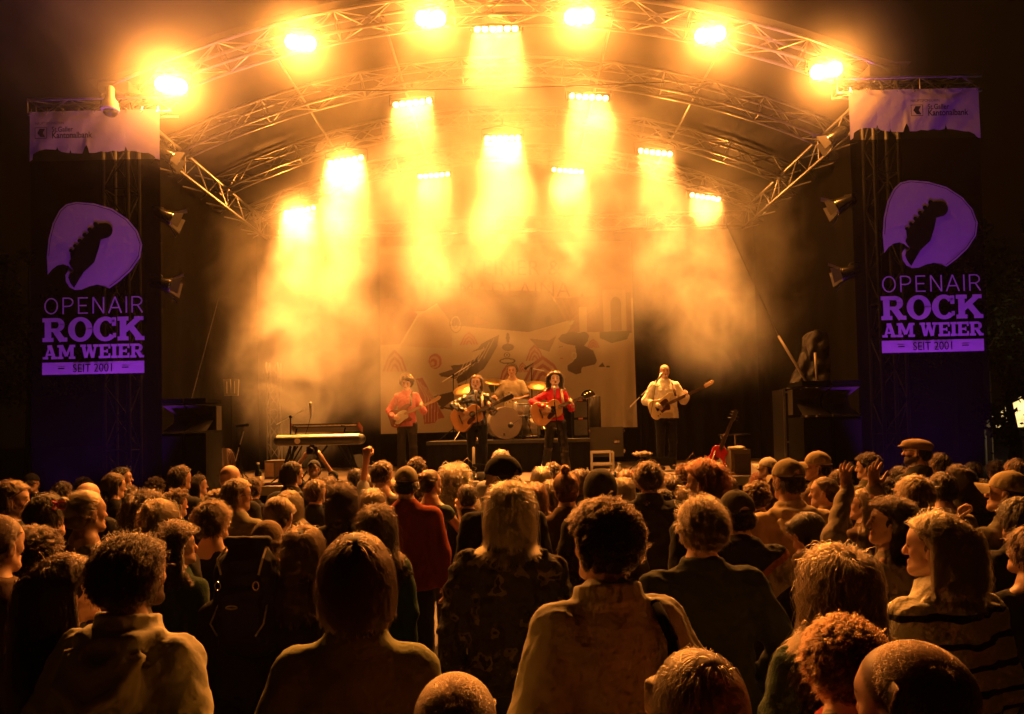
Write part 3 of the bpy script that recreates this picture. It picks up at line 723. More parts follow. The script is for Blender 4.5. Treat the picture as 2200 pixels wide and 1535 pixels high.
def add_hair(R_, root, style, color, q=1.0, seed=0, L=None, res=.011, label=None):
    """q = quality: how many strands"""
    if style == 'bald': return
    rg = np.random.default_rng(seed); hm, sm = hair_mats(color); G = []; rad = .0009 / max(q, .12) ** .45
    N_ = lambda x: max(60, int(x * q)); drop = None; t = .006; bun = None; top = side = 0; K = 5
    if style == 'buzz': return curves_obj('hair', [grow(R_, rg, N_(9000), 'short', .004, 3, .001, .6)], rad * .7, sm, root)
    elif style == 'short': G = [grow(R_, rg, N_(3500), 'short', L or .045, 6, .016, .45)]; t = .009; top = .006
    elif style == 'messy': G = [grow(R_, rg, N_(3500), 'short', L or .055, 7, .020, .5, curl=.003, freq=1.3, seg_noise=.22)]; t = .011; top = .008
    elif style == 'swept': G = [grow(R_, rg, N_(3500), 'swept', L or .055, 7, .020, .3, seg_noise=.26)]; t = .009; top = .010
    elif style == 'bowl': G = [grow(R_, rg, N_(5000), 'fringe', L or .12, 9, .012, .05, seg_noise=.06)]; t = .010; top = .004; side = .004
    elif style == 'curly': G = [grow(R_, rg, N_(4200), 'afro', L or .034, 9, .020, .6, curl=.007, freq=2.0)]; t = .013; top = .010; side = .003
    elif style == 'afro': G = [grow(R_, rg, N_(6500), 'afro', L or .075, 12, .04, .8, curl=.009, freq=3)]; t = .03; top = .02; side = .014
    elif style in ('bob', 'long', 'wavy', 'curlylong', 'huge'):
        L = L or {'bob': .24}.get(style, .42); drop = L - .10 if style != 'bob' else .15
        cu = {'wavy': .007, 'curlylong': .013, 'huge': .014}.get(style, .0)
        G = [grow(R_, rg, N_(5200 if style != 'huge' else 7500), 'fall', L, 14, {'huge': .05, 'curlylong': .035}.get(style, .024), {'huge': .015, 'curlylong': .012}.get(style, .010), .5, curl=cu, freq=L * 14, wave=.18 if style != 'long' else .06, seg_noise=.06, fluff={'huge': .07, 'curlylong': .04, 'wavy': .02}.get(style, .005), part=rg.uniform(-.02, .02))]
        t = .007 if style not in ('huge', 'curlylong') else .018
    elif style == 'pony':
        T = (0, -.125, .035); G = [grow(R_, rg, N_(2600), 'tie', .1, 8, .010, tie=T), tail(R_, rg, N_(1800), T, L or .32, 12, .03, .003)]; t = .007; bun = ((0, -.118, .02), (.02, .025, .03))
    elif style == 'lowpony':
        T = (0, -.10, -.06); G = [grow(R_, rg, N_(2600), 'tie', .1, 8, .010, tie=T), tail(R_, rg, N_(1500), T, L or .30, 12, .03, .009, 4)]; t = .007; bun = ((0, -.10, -.06), (.024, .024, .03))
    elif style == 'bun':
        T = (0, -.11, .075); G = [grow(R_, rg, N_(2600), 'tie', .1, 8, .010, tie=T), knot(R_, rg, N_(700), (0, -.12, .082), .029)]; t = .007; bun = ((0, -.12, .082), (.027, .025, .027))
    elif style == 'topbun':
        T = (0, -.02, .125); G = [grow(R_, rg, N_(2600), 'tie', .1, 8, .010, tie=T), knot(R_, rg, N_(700), (0, -.03, .150), .030)]; t = .007; bun = ((0, -.03, .148), (.029, .029, .032))
    elif style == 'halfup':
        T = (0, -.125, .06); G = [grow(R_, rg, N_(2400), 'tie', .1, 8, .010, tie=T), tail(R_, rg, N_(1800), T, (L or .42) * .8, 12, .03, .005), grow(R_, rg, N_(4000), 'fall', L or .42, 14, .016, .3, wave=.15, seg_noise=.06, curl=.004, freq=4)]; t = .010; drop = (L or .42) - .14; bun = ((0, -.12, .05), (.03, .03, .04))
    elif style == 'nape':      # what shows below a cap
        G = [a[(a[:, 0] @ np.array((0, 0, 1.))) < R_.hc[2] + .012] for a in [grow(R_, rg, N_(3500), 'short', L or .05, 6, .012, .4, curl=.003)]]; t = .004
    V, Q = hull(R_, res, t * .5, drop, bun, True, seed, .003 if t > .002 else .0005, top, side)
    if style == 'nape':
        z = ((V - R_.hc) @ R_.HM)[:, 2]; keep = (z[Q] < .05).all(1); Q = Q[keep]
    o = np_mesh('hair', V, Q, hm, root)
    if label: o['label'] = label
    curves_obj('hair_strands', G, rad, sm, o)
    return o

# ------------------------------------------------------------------ hats and worn things
def head_parent(R_, root):
    """4x4 of the head in the person's space"""
    M = Matrix.Identity(4)
    hk = R_.k ** .5
    for i in range(3):
        for j in range(3): M[i][j] = R_.HM[i, j] * hk
        M[i][3] = R_.hc[i]
    return M
def add_cap(R_, root, m, yaw=0, style='cap', extra=1.0, tip=0):
    M = head_parent(R_, root) @ Matrix.Rotation(-yaw, 4, 'Z') @ Matrix.Rotation(-tip, 4, 'X')
    if style == 'cap':
        F = Field(np.arange(-.12, .12, .008), np.arange(-.15, .15, .008), np.arange(-.02, .18, .008))
        F.ell((0, -.012, .036), (.089 * extra, .109 * extra, .100 * extra), .01)
        F.F = np.maximum(F.F, (.028 - F.z)[None, None, :] + 0 * F.F); F.ell((0, -.115, .030), (.036, .05, .036), .004, carve=True)
        ang = np.arctan2(F.x[:, None, None], F.y[None, :, None]); F.F += (np.clip(.0022 - .012 * np.abs(np.sin(ang * 3)), 0, 1)).astype(np.float32)
        F.ell((0, -.012, .138), (.009, .009, .006), .003)
        V, Q = F.mesh(); o = np_mesh('cap', V, Q, m, root); o.matrix_local = M
        b = MB(); vs, fs = grid_mesh(lambda a, c: ((a - .5) * 2 * (.078 - .012 * c) * (1 - .12 * c * c), .070 + .085 * c * math.sqrt(max(0, 1 - ((a - .5) * 1.75) ** 2)) + .018 * (1 - abs(a - .5) * 2), .040 - .045 * ((a - .5) * 2) ** 2 * 1 - .010 * c), 14, 6)
        n = len(vs); b.add(vs, fs); b.add([(x, y, z - .004) for x, y, z in vs], [f[::-1] for f in fs]); pk = b.build('peak', m, o, True)
        b = MB(); b.tube([(.04 * math.sin(a), -.012 - .106 * math.cos(a * .4), .034) for a in np.linspace(-1, 1, 7)], .007, 6); b.build('strap', m, o)
    elif style == 'beanie':
        F = Field(np.arange(-.13, .13, .009), np.arange(-.15, .14, .009), np.arange(-.06, .2, .009))
        F.ell((0, -.018, .048), (.090, .110, .104), .01); F.F = np.maximum(F.F, (-.005 - F.z)[None, None, :] + 0 * F.F)
        F.chain([(.088 * math.sin(t), -.014 + .107 * math.cos(t), .012 - .01 * math.cos(t)) for t in np.linspace(0, 2 * PI, 25)], [.016] * 25, .006)
        ang = np.arctan2(F.x[:, None, None], F.y[None, :, None]); F.F += (.0012 * np.sin(ang * 44)).astype(np.float32)
        V, Q = F.mesh(); o = np_mesh('beanie', V, Q, m, root); o.matrix_local = M
    else:
        F = Field(np.arange(-.13, .13, .008), np.arange(-.15, .17, .008), np.arange(-.02, .18, .008))
        F.ell((0, -.005, .062), (.100, .125, .052), .02); F.ell((0, -.02, .05), (.088, .106, .05), .02); F.ell((0, .090, .038), (.062, .058, .012), .02)
        F.F = np.maximum(F.F, (.020 - F.z)[None, None, :] + 0 * F.F); V, Q = F.mesh(); o = np_mesh('flat_cap', V, Q, m, root); o.matrix_local = M
    return o
def add_glasses(R_, root, sun=False, up=False):
    M = head_parent(R_, root); b = MB(); z0, y0 = (.004, .100) if not up else (.10, .055)
    for q in (-1, 1):
        b.tube([(q * .033 + .024 * math.cos(a), y0, z0 + .019 * math.sin(a)) for a in np.linspace(0, 2 * PI, 15)], .0022, 5, False)
        b.tube([(q * .057, y0, z0 + .005), (q * .080, .03 if not up else .0, z0 + .004), (q * .082, -.02, z0 - .01)], .002, 5)
    b.tube([(-.010, y0 + .004, z0 + .004), (.010, y0 + .004, z0 + .004)], .002, 5)
    o = b.build('glasses', BLKP if not sun else STEEL, root, True); o.matrix_local = M
    if sun:
        for q in (-1, 1):
            b = MB(); b.lathe([(.0001, 0), (.022, 0)], (q * .033, y0, z0), 14, (0, 1, 0)); b.build('glass_lens', BLKP, o)
    return o
def add_backpack(R_, root, label, m, m2):
    k = R_.k; F = Field(np.arange(-.22, .22, .011), np.arange(-.46, .0, .011), np.arange(.85, 1.6, .011))
    F.profile(np.array([.93, .97, 1.1, 1.3, 1.42, 1.50]), np.array([.12, .15, .155, .15, .13, .09]), np.array([.07, .10, .11, .10, .085, .05]), np.full(6, -.245), None, .02, 3.2)
    F.profile(np.array([.99, 1.02, 1.15, 1.26, 1.29]), np.array([.09, .12, .12, .11, .08]), np.array([.03, .05, .05, .04, .02]), np.full(5, -.345), None, .012, 3.5)
    F.cone((-.10, -.25, 1.515), (.10, -.25, 1.515), .030, .030, .02); F.folds(.004, 5, 1.2); V, Q = F.mesh()
    t = empty('backpack', root.location, 0, label, 'backpack'); t.rotation_euler = root.rotation_euler
    s_ = np_mesh('pack_body', V, Q, m, t)
    for q in (-1, 1):
        b = MB(); pts = [R_.f((q * .105, -.16, 1.43)), R_.f((q * .112, -.09, 1.475)), R_.f((q * .118, .0, 1.485)), R_.f((q * .125, .10, 1.40)), R_.f((q * .12, .14, 1.25)), R_.f((q * .16, .05, 1.08)), R_.f((q * .15, -.16, 1.0))]
        for a, c in zip(pts, pts[1:]):
            b.tube([a, c], .02, 8)
        b.build('shoulder_strap', m2, t, True)
        b = MB(); b.tube([(q * .10, -.22, 1.52), (q * .12, -.355, 1.44), (q * .10, -.36, 1.36)], .006, 5); b.build('webbing', mat('webbing', (.55, .5, .42), .7), t); b = MB(); b.tube([(q * .13, -.33, 1.2), (q * .14, -.40, 1.12), (q * .10, -.41, 1.06)], .005, 5)
        b.build('webbing', mat('webbing', (.55, .5, .42), .7), t)
        b = MB(); b.tube([(q * .10 + .016 * math.cos(a), -.395, 1.31 + .022 * math.sin(a)) for a in np.linspace(0, 2 * PI, 11)], .004, 5); b.build('ring', STEEL, t)
    b = MB(); b.tube([(-.03 + .03 * math.cos(a), -.395, 1.20 + .008 * math.sin(a)) for a in np.linspace(0, 2 * PI, 13)], .004, 5); b.build('loop', mat('webbing', (.5, .45, .4)), t)
    return t
LEGCACHE = {}
def add_legs(R_, root, color, key=None, res=.02, flare=0, kind='cotton', fold=.004):
    kk = (key or 'std', kind, round(R_.wide, 1)) if R_.legs is None or key is None else None
    if kk and kk in LEGCACHE:
        V, Q, VS, QS, k0 = LEGCACHE[kk]; s_ = R_.k / k0
    else:
        V, Q = trousers_mesh(R_, res, flare=flare, fold=fold); VS, QS = shoes_mesh(R_, .018); s_ = 1
        if kk: LEGCACHE[kk] = (V, Q, VS, QS, R_.k)
    np_mesh('trousers', V * s_, Q, fabric(color, kind=kind), root)
    for q in (-1, 1):
        m = (VS[QS][:, :, 0].mean(1) * q > 0)
        np_mesh('shoe', VS * s_, QS[m], fabric((.02, .02, .02), .6), root)
# ================================================================== the crowd
HW = {'bald': .155, 'buzz': .165, 'short': .19, 'messy': .225, 'swept': .225, 'bowl': .20, 'curly': .262, 'afro': .245, 'bob': .215, 'long': .215, 'wavy': .22,
      'curlylong': .235, 'huge': .27, 'pony': .172, 'lowpony': .172, 'bun': .175, 'topbun': .172, 'halfup': .19, 'nape': .182}
BLK, NAVY, OLIVE, BEIGE, RUST, GREY, WHITE, GREEN, BROWN, TAN = (.018, .018, .02), (.02, .025, .045), (.10, .085, .045), (.36, .29, .19), (.30, .045, .018), (.14, .14, .14), (.55, .52, .46), (.022, .06, .035), (.10, .055, .03), (.24, .17, .10)
CROWD = []
def person(u, v, w, yaw, style, hair, top, color, label, **kw): CROWD.append((u, v, w, yaw, style, hair, top, color, label, kw))
KINDS = {  # loose, fold, collar, hood, open neck, puff, sleeves, hem, cloth
    'tee': dict(loose=.014, fold=.005, open_neck=1, sleeves=(-.7, -.7), hem=.88), 'sweat': dict(loose=.024, fold=.003, open_neck=0, collar=(.014, .070)),
    'hoodie': dict(loose=.028, fold=.006, hood=True), 'jacket': dict(loose=.032, fold=.007, collar=(.035, .078)), 'shirt': dict(loose=.020, fold=.006, collar=(.028, .068)),
    'puffer': dict(loose=.040, fold=.010, collar=(.05, .085), puff=.020), 'coat': dict(loose=.035, fold=.008, collar=(.03, .085), hem=.62), 'knit': dict(loose=.032, fold=.007, open_neck=.1),
    'top': dict(loose=.010, fold=.003, open_neck=1, sleeves=(-.12, -.12))}
# ---- row by row; u, v = head centre in the photo, w = head width with hair
person(27, 1078, 66, 62, 'short', 'brown', 'jacket', BLK, 'man with short brown hair in profile at the left edge, black jacket', stubble=.3)
person(-6, 1172, 92, 15, 'buzz', 'dark', 'jacket', BROWN, 'man with shaved head cut off by the left edge, pinkish collar')
person(76, 1205, 128, 25, 'curly', 'dark', 'jacket', BLK, 'person with dense dark curls behind the woman with the small hair knot', lab='curls')
person(150, 1272, 120, 48, 'halfup', 'dark', 'coat', BLK, 'woman with long dark hair and a small knot, beside the man in the pale hoodie', fem=1)
person(290, 1238, 152, 28, 'swept', 'dark', 'hoodie', (.56, .54, .42), 'bearded man in a pale hooded shirt with a turned up collar, lower left', stubble=.85, collar=(.05, .082), wide=.98)
person(105, 1113, 76, 20, 'short', 'black', 'jacket', BLK, 'dark haired man beside the blonde woman with a red hair claw')
person(188, 1104, 72, 32, 'bun', 'blonde', 'tee', (.20, .20, .15), 'blonde woman with her hair held by a red claw', fem=1, claw=1, loose=.03)
person(190, 1068, 44, 10, 'bald', 'dark', 'jacket', BLK, 'bald head just above the blonde woman with the red hair claw')
person(180, 1050, 46, 0, 'curly', 'black', 'jacket', BLK, 'dark curly head before the foot of the keyboards side banner')
person(246, 1046, 48, 40, 'bowl', 'brown', 'jacket', BLK, 'person with smooth brown hair under the purple lit banner', L=.10)
person(263, 1030, 40, 65, 'short', 'black', 'jacket', BLK, 'dark haired youth in profile against the blue glow of the banner')
person(276, 1070, 50, 20, 'messy', 'brown', 'jacket', BLK, 'person with ruffled brown hair in front of the smooth haired one')
person(312, 1102, 84, 15, 'curlylong', 'dark', 'coat', BLK, 'person with long dark curls falling over a black coat', fem=1)
person(343, 1122, 84, 0, 'bob', 'light', 'jacket', GREY, 'person with a light straight bob behind the bearded man', fem=1)
person(380, 1086, 52, 42, 'curly', 'brown', 'shirt', GREEN, 'man with short brown curls and a dark checked shirt')
person(389, 1030, 44, 35, 'short', 'dark', 'jacket', BLK, 'young man with dark hair next to the woman with sunglasses on her head')
person(427, 1044, 42, 60, 'long', 'dark', 'sweat', TAN, 'woman with long dark hair and sunglasses pushed up', fem=1, sun=1)
person(495, 1030, 42, 0, 'bald', 'dark', 'jacket', BLK, 'bald man at the stage edge by the cables')
person(512, 1066, 56, 60, 'short', 'light', 'sweat', (.30, .28, .19), 'fair haired man with glasses in a sage green jumper', glasses=1, wide=1.15)
person(473, 1086, 60, 50, 'curly', 'light', 'jacket', OLIVE, 'man with light curls in profile and a rain jacket')
person(459, 1124, 84, 28, 'messy', 'brown', 'tee', BLK, 'person with thick brown hair, bare neck and a black shirt', hair_top=.01)
person(383, 1176, 88, 52, 'curlylong', 'dark', 'knit', GREEN, 'woman with dark waves in a dark green jumper', fem=1, L=.26)
person(68, 1040, 36, 170, 'nape', 'dark', 'jacket', BLK, 'person with a cap facing the camera in the dark by the banner foot', cap=BLK)
person(578, 1172, 84, 12, 'nape', 'brown', 'jacket', GREEN, 'person in a pale beanie with curls below it, wearing a backpack', beanie=TAN, L=.12, pack=1)
person(768, 1246, 152, 0, 'bowl', 'brown', 'sweat', (.36, .39, .20), 'person with a smooth brown bob in an olive jumper, centre front', L=.13, wide=.89)
person(735, 1080, 72, 5, 'bob', 'dark', 'jacket', BLK, 'person with chin length dark hair in a black jacket behind the olive jumper', L=.17, wide=1.1)
person(601, 1108, 62, 5, 'lowpony', 'light', 'jacket', TAN, 'person with a light brown ponytail above the pale beanie', fem=1)
person(622, 1084, 46, 0, 'long', 'blonde', 'jacket', BLK, 'fair long haired person behind the brown ponytail', fem=1)
person(680, 1060, 46, 30, 'short', 'light', 'jacket', NAVY, 'man with cropped fair hair in a navy coat', wide=1.1)
person(629, 1020, 46, 45, 'bowl', 'dark', 'jacket', BLK, 'dark haired person with glasses in front of the kneeling photographer', L=.09, glasses=1)
person(765, 1031, 38, -10, 'short', 'dark', 'jacket', GREY, 'short dark haired man below the right keyboard leg')
person(823, 1022, 46, 35, 'short', 'brown', 'tee', GREY, 'man with receding hair holding up his clenched fist', fist=1)
person(842, 1058, 32, 50, 'nape', 'brown', 'jacket', GREY, 'small person in a cap tucked beside the man in the rust jumper', cap=TAN)
person(873, 1040, 58, 3, 'nape', 'black', 'sweat', RUST, 'tall man in a pale cap and a rust red jumper', cap=(.35, .31, .22), wide=1.06, loose=.034)
person(896, 1007, 34, 0, 'curly', 'brown', 'jacket', BLK, 'head with brown curls beneath the guitarist in the pink shirt')
person(927, 1040, 44, 42, 'bun', 'brown', 'top', (.03, .05, .04), 'woman in a sleeveless top with one hand raised to her chest', fem=1, fistc=1)
person(912, 1054, 36, 25, 'curly', 'light', 'shirt', OLIVE, 'person with fair curls beside the tall man in the pale cap')
person(976, 1030, 62, 5, 'huge', 'blonde', 'jacket', BROWN, 'person with a very long mane of frizzy blonde hair', fem=1)
person(800, 1080, 52, 0, 'long', 'blonde', 'jacket', BLK, 'blonde straight haired head left of the tall man in the pale cap', fem=1)
person(808, 1132, 86, 10, 'wavy', 'dark', 'jacket', (.02, .07, .05), 'woman with dark waves in a green jacket holding the rust jumper man', fem=1)
person(512, 1236, 74, 0, 'nape', 'dark', 'hoodie', BLK, 'person with a black hood up left of the backpack wearer', hoodup=1)
person(681, 1304, 70, 10, 'messy', 'dark', 'coat', BLK, 'short person with dark hair hidden between beanie and olive jumper')
person(983, 1578, 188, 0, 'buzz', 'light', 'jacket', BROWN, 'close cropped round head rising from the bottom edge', hmin=1.4)
person(1077, 1030, 74, -55, 'nape', 'dark', 'jacket', BLK, 'person in a big black cap turned towards the guitarist, peak to the side', cap=BLK, big=1)
person(1077, 995, 42, 0, 'short', 'grey', 'jacket', GREY, 'white haired head just above the big black cap')
person(1094, 1100, 100, 8, 'bob', 'blonde', 'puffer', (.03, .028, .02), 'person with shoulder length blonde hair in a dark patterned puffer jacket', L=.27, fem=1, camo=1, wide=1.1)
person(1163, 1028, 44, 0, 'long', 'blonde', 'jacket', BLK, 'straight blonde head at the stage edge under the curly singer', fem=1)
person(1188, 1018, 32, 10, 'curly', 'brown', 'jacket', BLK, 'small curly head under the foot of the curly singer')
person(1150, 1066, 46, 0, 'long', 'ginger', 'jacket', BROWN, 'person with long reddish blonde hair behind the straight blonde one', fem=1)
person(1217, 1054, 56, 0, 'topbun', 'ginger', 'jacket', BROWN, 'person with a knot of hair on top of the head', fem=1)
person(1186, 1058, 38, 0, 'wavy', 'light', 'jacket', BLK, 'light haired head left of the person with the top knot', fem=1)
person(1288, 1052, 80, 0, 'nape', 'dark', 'hoodie', (.035, .032, .02), 'person with a pointed dark hood pulled up at the middle of the crowd', hoodup=1)
person(1294, 1172, 172, -38, 'curly', 'dark', 'shirt', (.50, .48, .38), 'curly haired person in a big beige collared overshirt with a dark strap', strap=1, collar=(.045, .09), loose=.045, wide=.95, lean=.10)
person(1232, 1226, 60, -30, 'curlylong', 'brown', 'jacket', BLK, 'curly head peeping out beside the beige overshirt', fem=1)
person(1393, 1030, 66, -5, 'messy', 'brown', 'puffer', BLK, 'tall person with ruffled hair in a black puffer jacket', wide=1.12)
person(1444, 1046, 42, 5, 'wavy', 'brown', 'jacket', GREY, 'wavy brown head right of the black puffer jacket', fem=1)
person(1470, 1020, 46, 10, 'curly', 'ginger', 'jacket', BROWN, 'curly gingery head below the bassist')
person(1513, 1038, 84, -55, 'wavy', 'red', 'jacket', BLK, 'red haired woman in profile with long hair tucked back', fem=1, L=.26)
person(1502, 1136, 112, -12, 'swept', 'light', 'jacket', (.02, .03, .028), 'person with short swept brown hair in a black jacket', wide=1.15)
person(1339, 1054, 46, 0, 'bob', 'blonde', 'jacket', TAN, 'blonde bob beside the pointed dark hood', fem=1)
person(1346, 1033, 36, 0, 'messy', 'ginger', 'jacket', BLK, 'small gingery head above the blonde bob')
person(1500, 1515, 190, -20, 'bowl', 'blonde', 'jacket', BROWN, 'head with messy dark blond hair at the bottom edge', hmin=1.35)
person(1648, 1008, 40, -60, 'nape', 'light', 'jacket', BROWN, 'person in a light cap by the smoking amplifier', cap=WHITE, glasses=1)
person(1691, 1034, 72, -20, 'nape', 'dark', 'hoodie', (.52, .42, .27), 'man in a two tone cap and a beige hooded jacket', cap=(.3, .25, .15), wide=1.12)
person(1754, 1004, 52, -75, 'nape', 'brown', 'jacket', TAN, 'man in profile wearing a beige cap with its peak towards the stage', cap=BEIGE)
person(1768, 1060, 50, -62, 'pony', 'brown', 'jacket', TAN, 'woman in profile with tied brown hair behind the beige hooded jacket', fem=1)
person(1862, 1006, 60, -60, 'curly', 'dark', 'jacket', OLIVE, 'curly dark haired man in profile behind the two raised hands')
person(1822, 1020, 32, -75, 'short', 'dark', 'jacket', BLK, 'small profile with glasses beside the curly dark haired man', glasses=1)
person(1933, 1030, 44, -15, 'short', 'dark', 'jacket', OLIVE, 'dark haired person next to the man in the flat cap')
person(1968, 972, 50, -62, 'nape', 'dark', 'jacket', BLK, 'bearded man in a flat cap standing taller than the rest', flat=TAN, stubble=.9, glasses=1)
person(1968, 1033, 64, -15, 'curly', 'brown', 'jacket', BROWN, 'person with tight brown curls below the man in the flat cap')
person(1962, 1070, 72, -20, 'short', 'light', 'jacket', BROWN, 'man with thinning fair hair behind the striped knit jumper')
person(2017, 1000, 42, -10, 'short', 'dark', 'jacket', BLK, 'dark round head right of the flat cap')
person(2058, 1032, 58, -35, 'long', 'dark', 'jacket', BLK, 'woman with long dark hair standing in front of the bassist side banner', fem=1)
person(2024, 1054, 58, 0, 'short', 'dark', 'tee', BEIGE, 'man with short black hair in a sand coloured shirt')
person(2138, 1012, 36, 0, 'messy', 'dark', 'jacket', BLK, 'dark ruffled head far right beyond the cap wearer')
person(2182, 1014, 44, -20, 'short', 'brown', 'jacket', GREY, 'brown haired head at the right edge above the cap wearer')
person(2163, 1062, 78, -48, 'nape', 'brown', 'hoodie', (.12, .11, .07), 'man in a pale cap and hooded coat touching his face, right edge', cap=(.4, .33, .2), face=1, wide=1.1, L=.07)
person(1582, 1106, 84, -10, 'nape', 'dark', 'jacket', (.30, .24, .15), 'person in a dark cap and a black and cream jacket', cap=(.05, .045, .03), collar=(.03, .095), yoke=1, wide=1.1)
person(1627, 1072, 56, 5, 'curly', 'brown', 'jacket', BROWN, 'curly brown head between the two capped men')
person(1732, 1146, 72, -18, 'lowpony', 'black', 'jacket', BROWN, 'person with sleek black hair and thin glasses', glasses=1, fem=1)
person(1854, 1088, 52, -60, 'long', 'light', 'knit', BROWN, 'woman in profile with long straight light brown hair', fem=1)
person(1912, 1126, 94, -68, 'wavy', 'dark', 'shirt', (.24, .20, .15), 'woman in profile with a dark wavy bob, light jacket and both hands raised', fem=1, L=.26, both=1)
person(2008, 1178, 112, -50, 'halfup', 'blonde', 'knit', (.68, .66, .54), 'woman with tied back hair in a cream jumper with black stripes', fem=1, stripes=1, wide=1.08, loose=.05, L=.25)
person(1800, 1262, 150, -8, 'wavy', 'light', 'knit', (.03, .075, .045), 'woman with long brown hair in a green jumper', fem=1)
person(1811, 1440, 205, -15, 'curly', 'ginger', 'knit', BEIGE, 'person with ginger curls and a red scarf near the bottom edge', scarf=1, hmin=1.45)
person(1961, 1522, 205, -30, 'buzz', 'brown', 'shirt', RUST, 'bald headed man with a red collar in the lower right corner', balding=1)
person(2212, 1190, 90, -20, 'short', 'dark', 'tee', BLK, 'person mostly cut off by the right edge with a bare arm')
# smaller faces in the gaps of the front rows
for q in [(545, 1052, 40, 20, 'short', 'brown', 'dark coated person between the sage jumper and the ponytail'), (706, 1046, 34, 0, 'wavy', 'brown', 'wavy brown head below the photographer'),
          (790, 1042, 34, 10, 'short', 'light', 'light haired head under the raised fist'), (1005, 1070, 44, 0, 'short', 'dark', 'dark head below the frizzy blonde mane'),
          (1245, 1030, 36, 0, 'bob', 'brown', 'brown bob near the bottles on the stage edge'), (1425, 1085, 50, 0, 'short', 'dark', 'dark head behind the swept brown hair'),
          (1560, 1048, 46, 0, 'long', 'brown', 'long brown hair between the red haired woman and the caps'), (1630, 1040, 34, 0, 'messy', 'red', 'reddish head under the light cap by the amplifier'),
          (1800, 1035, 36, -20, 'short', 'brown', 'brown head between the beige cap and the raised hands'), (1905, 1058, 44, -10, 'messy', 'dark', 'dark head under the raised hand nearer the flat cap'),
          (2090, 1015, 36, -10, 'short', 'black', 'black haired head in front of the dark trees'), (2105, 1062, 50, -20, 'bob', 'dark', 'dark bob behind the sand coloured shirt'),
          (135, 1060, 40, 15, 'short', 'dark', 'dark head over the man with black hair'), (335, 1050, 42, 10, 'curly', 'dark', 'dark curls at the corner of the stage front'),
          (225, 1085, 44, 20, 'short', 'black', 'black haired head behind the long dark curls'), (1480, 1075, 46, 0, 'wavy', 'brown', 'brown wavy head beneath the red haired profile'),
          (2188, 1120, 80, -10, 'short', 'black', 'dark head at the right edge below the cap wearer'), (652, 1180, 76, 5, 'long', 'brown', 'long haired head between the beanie and the olive jumper')]:
    person(q[0], q[1], q[2], q[3], q[4], q[5], 'jacket', BLK, q[6])

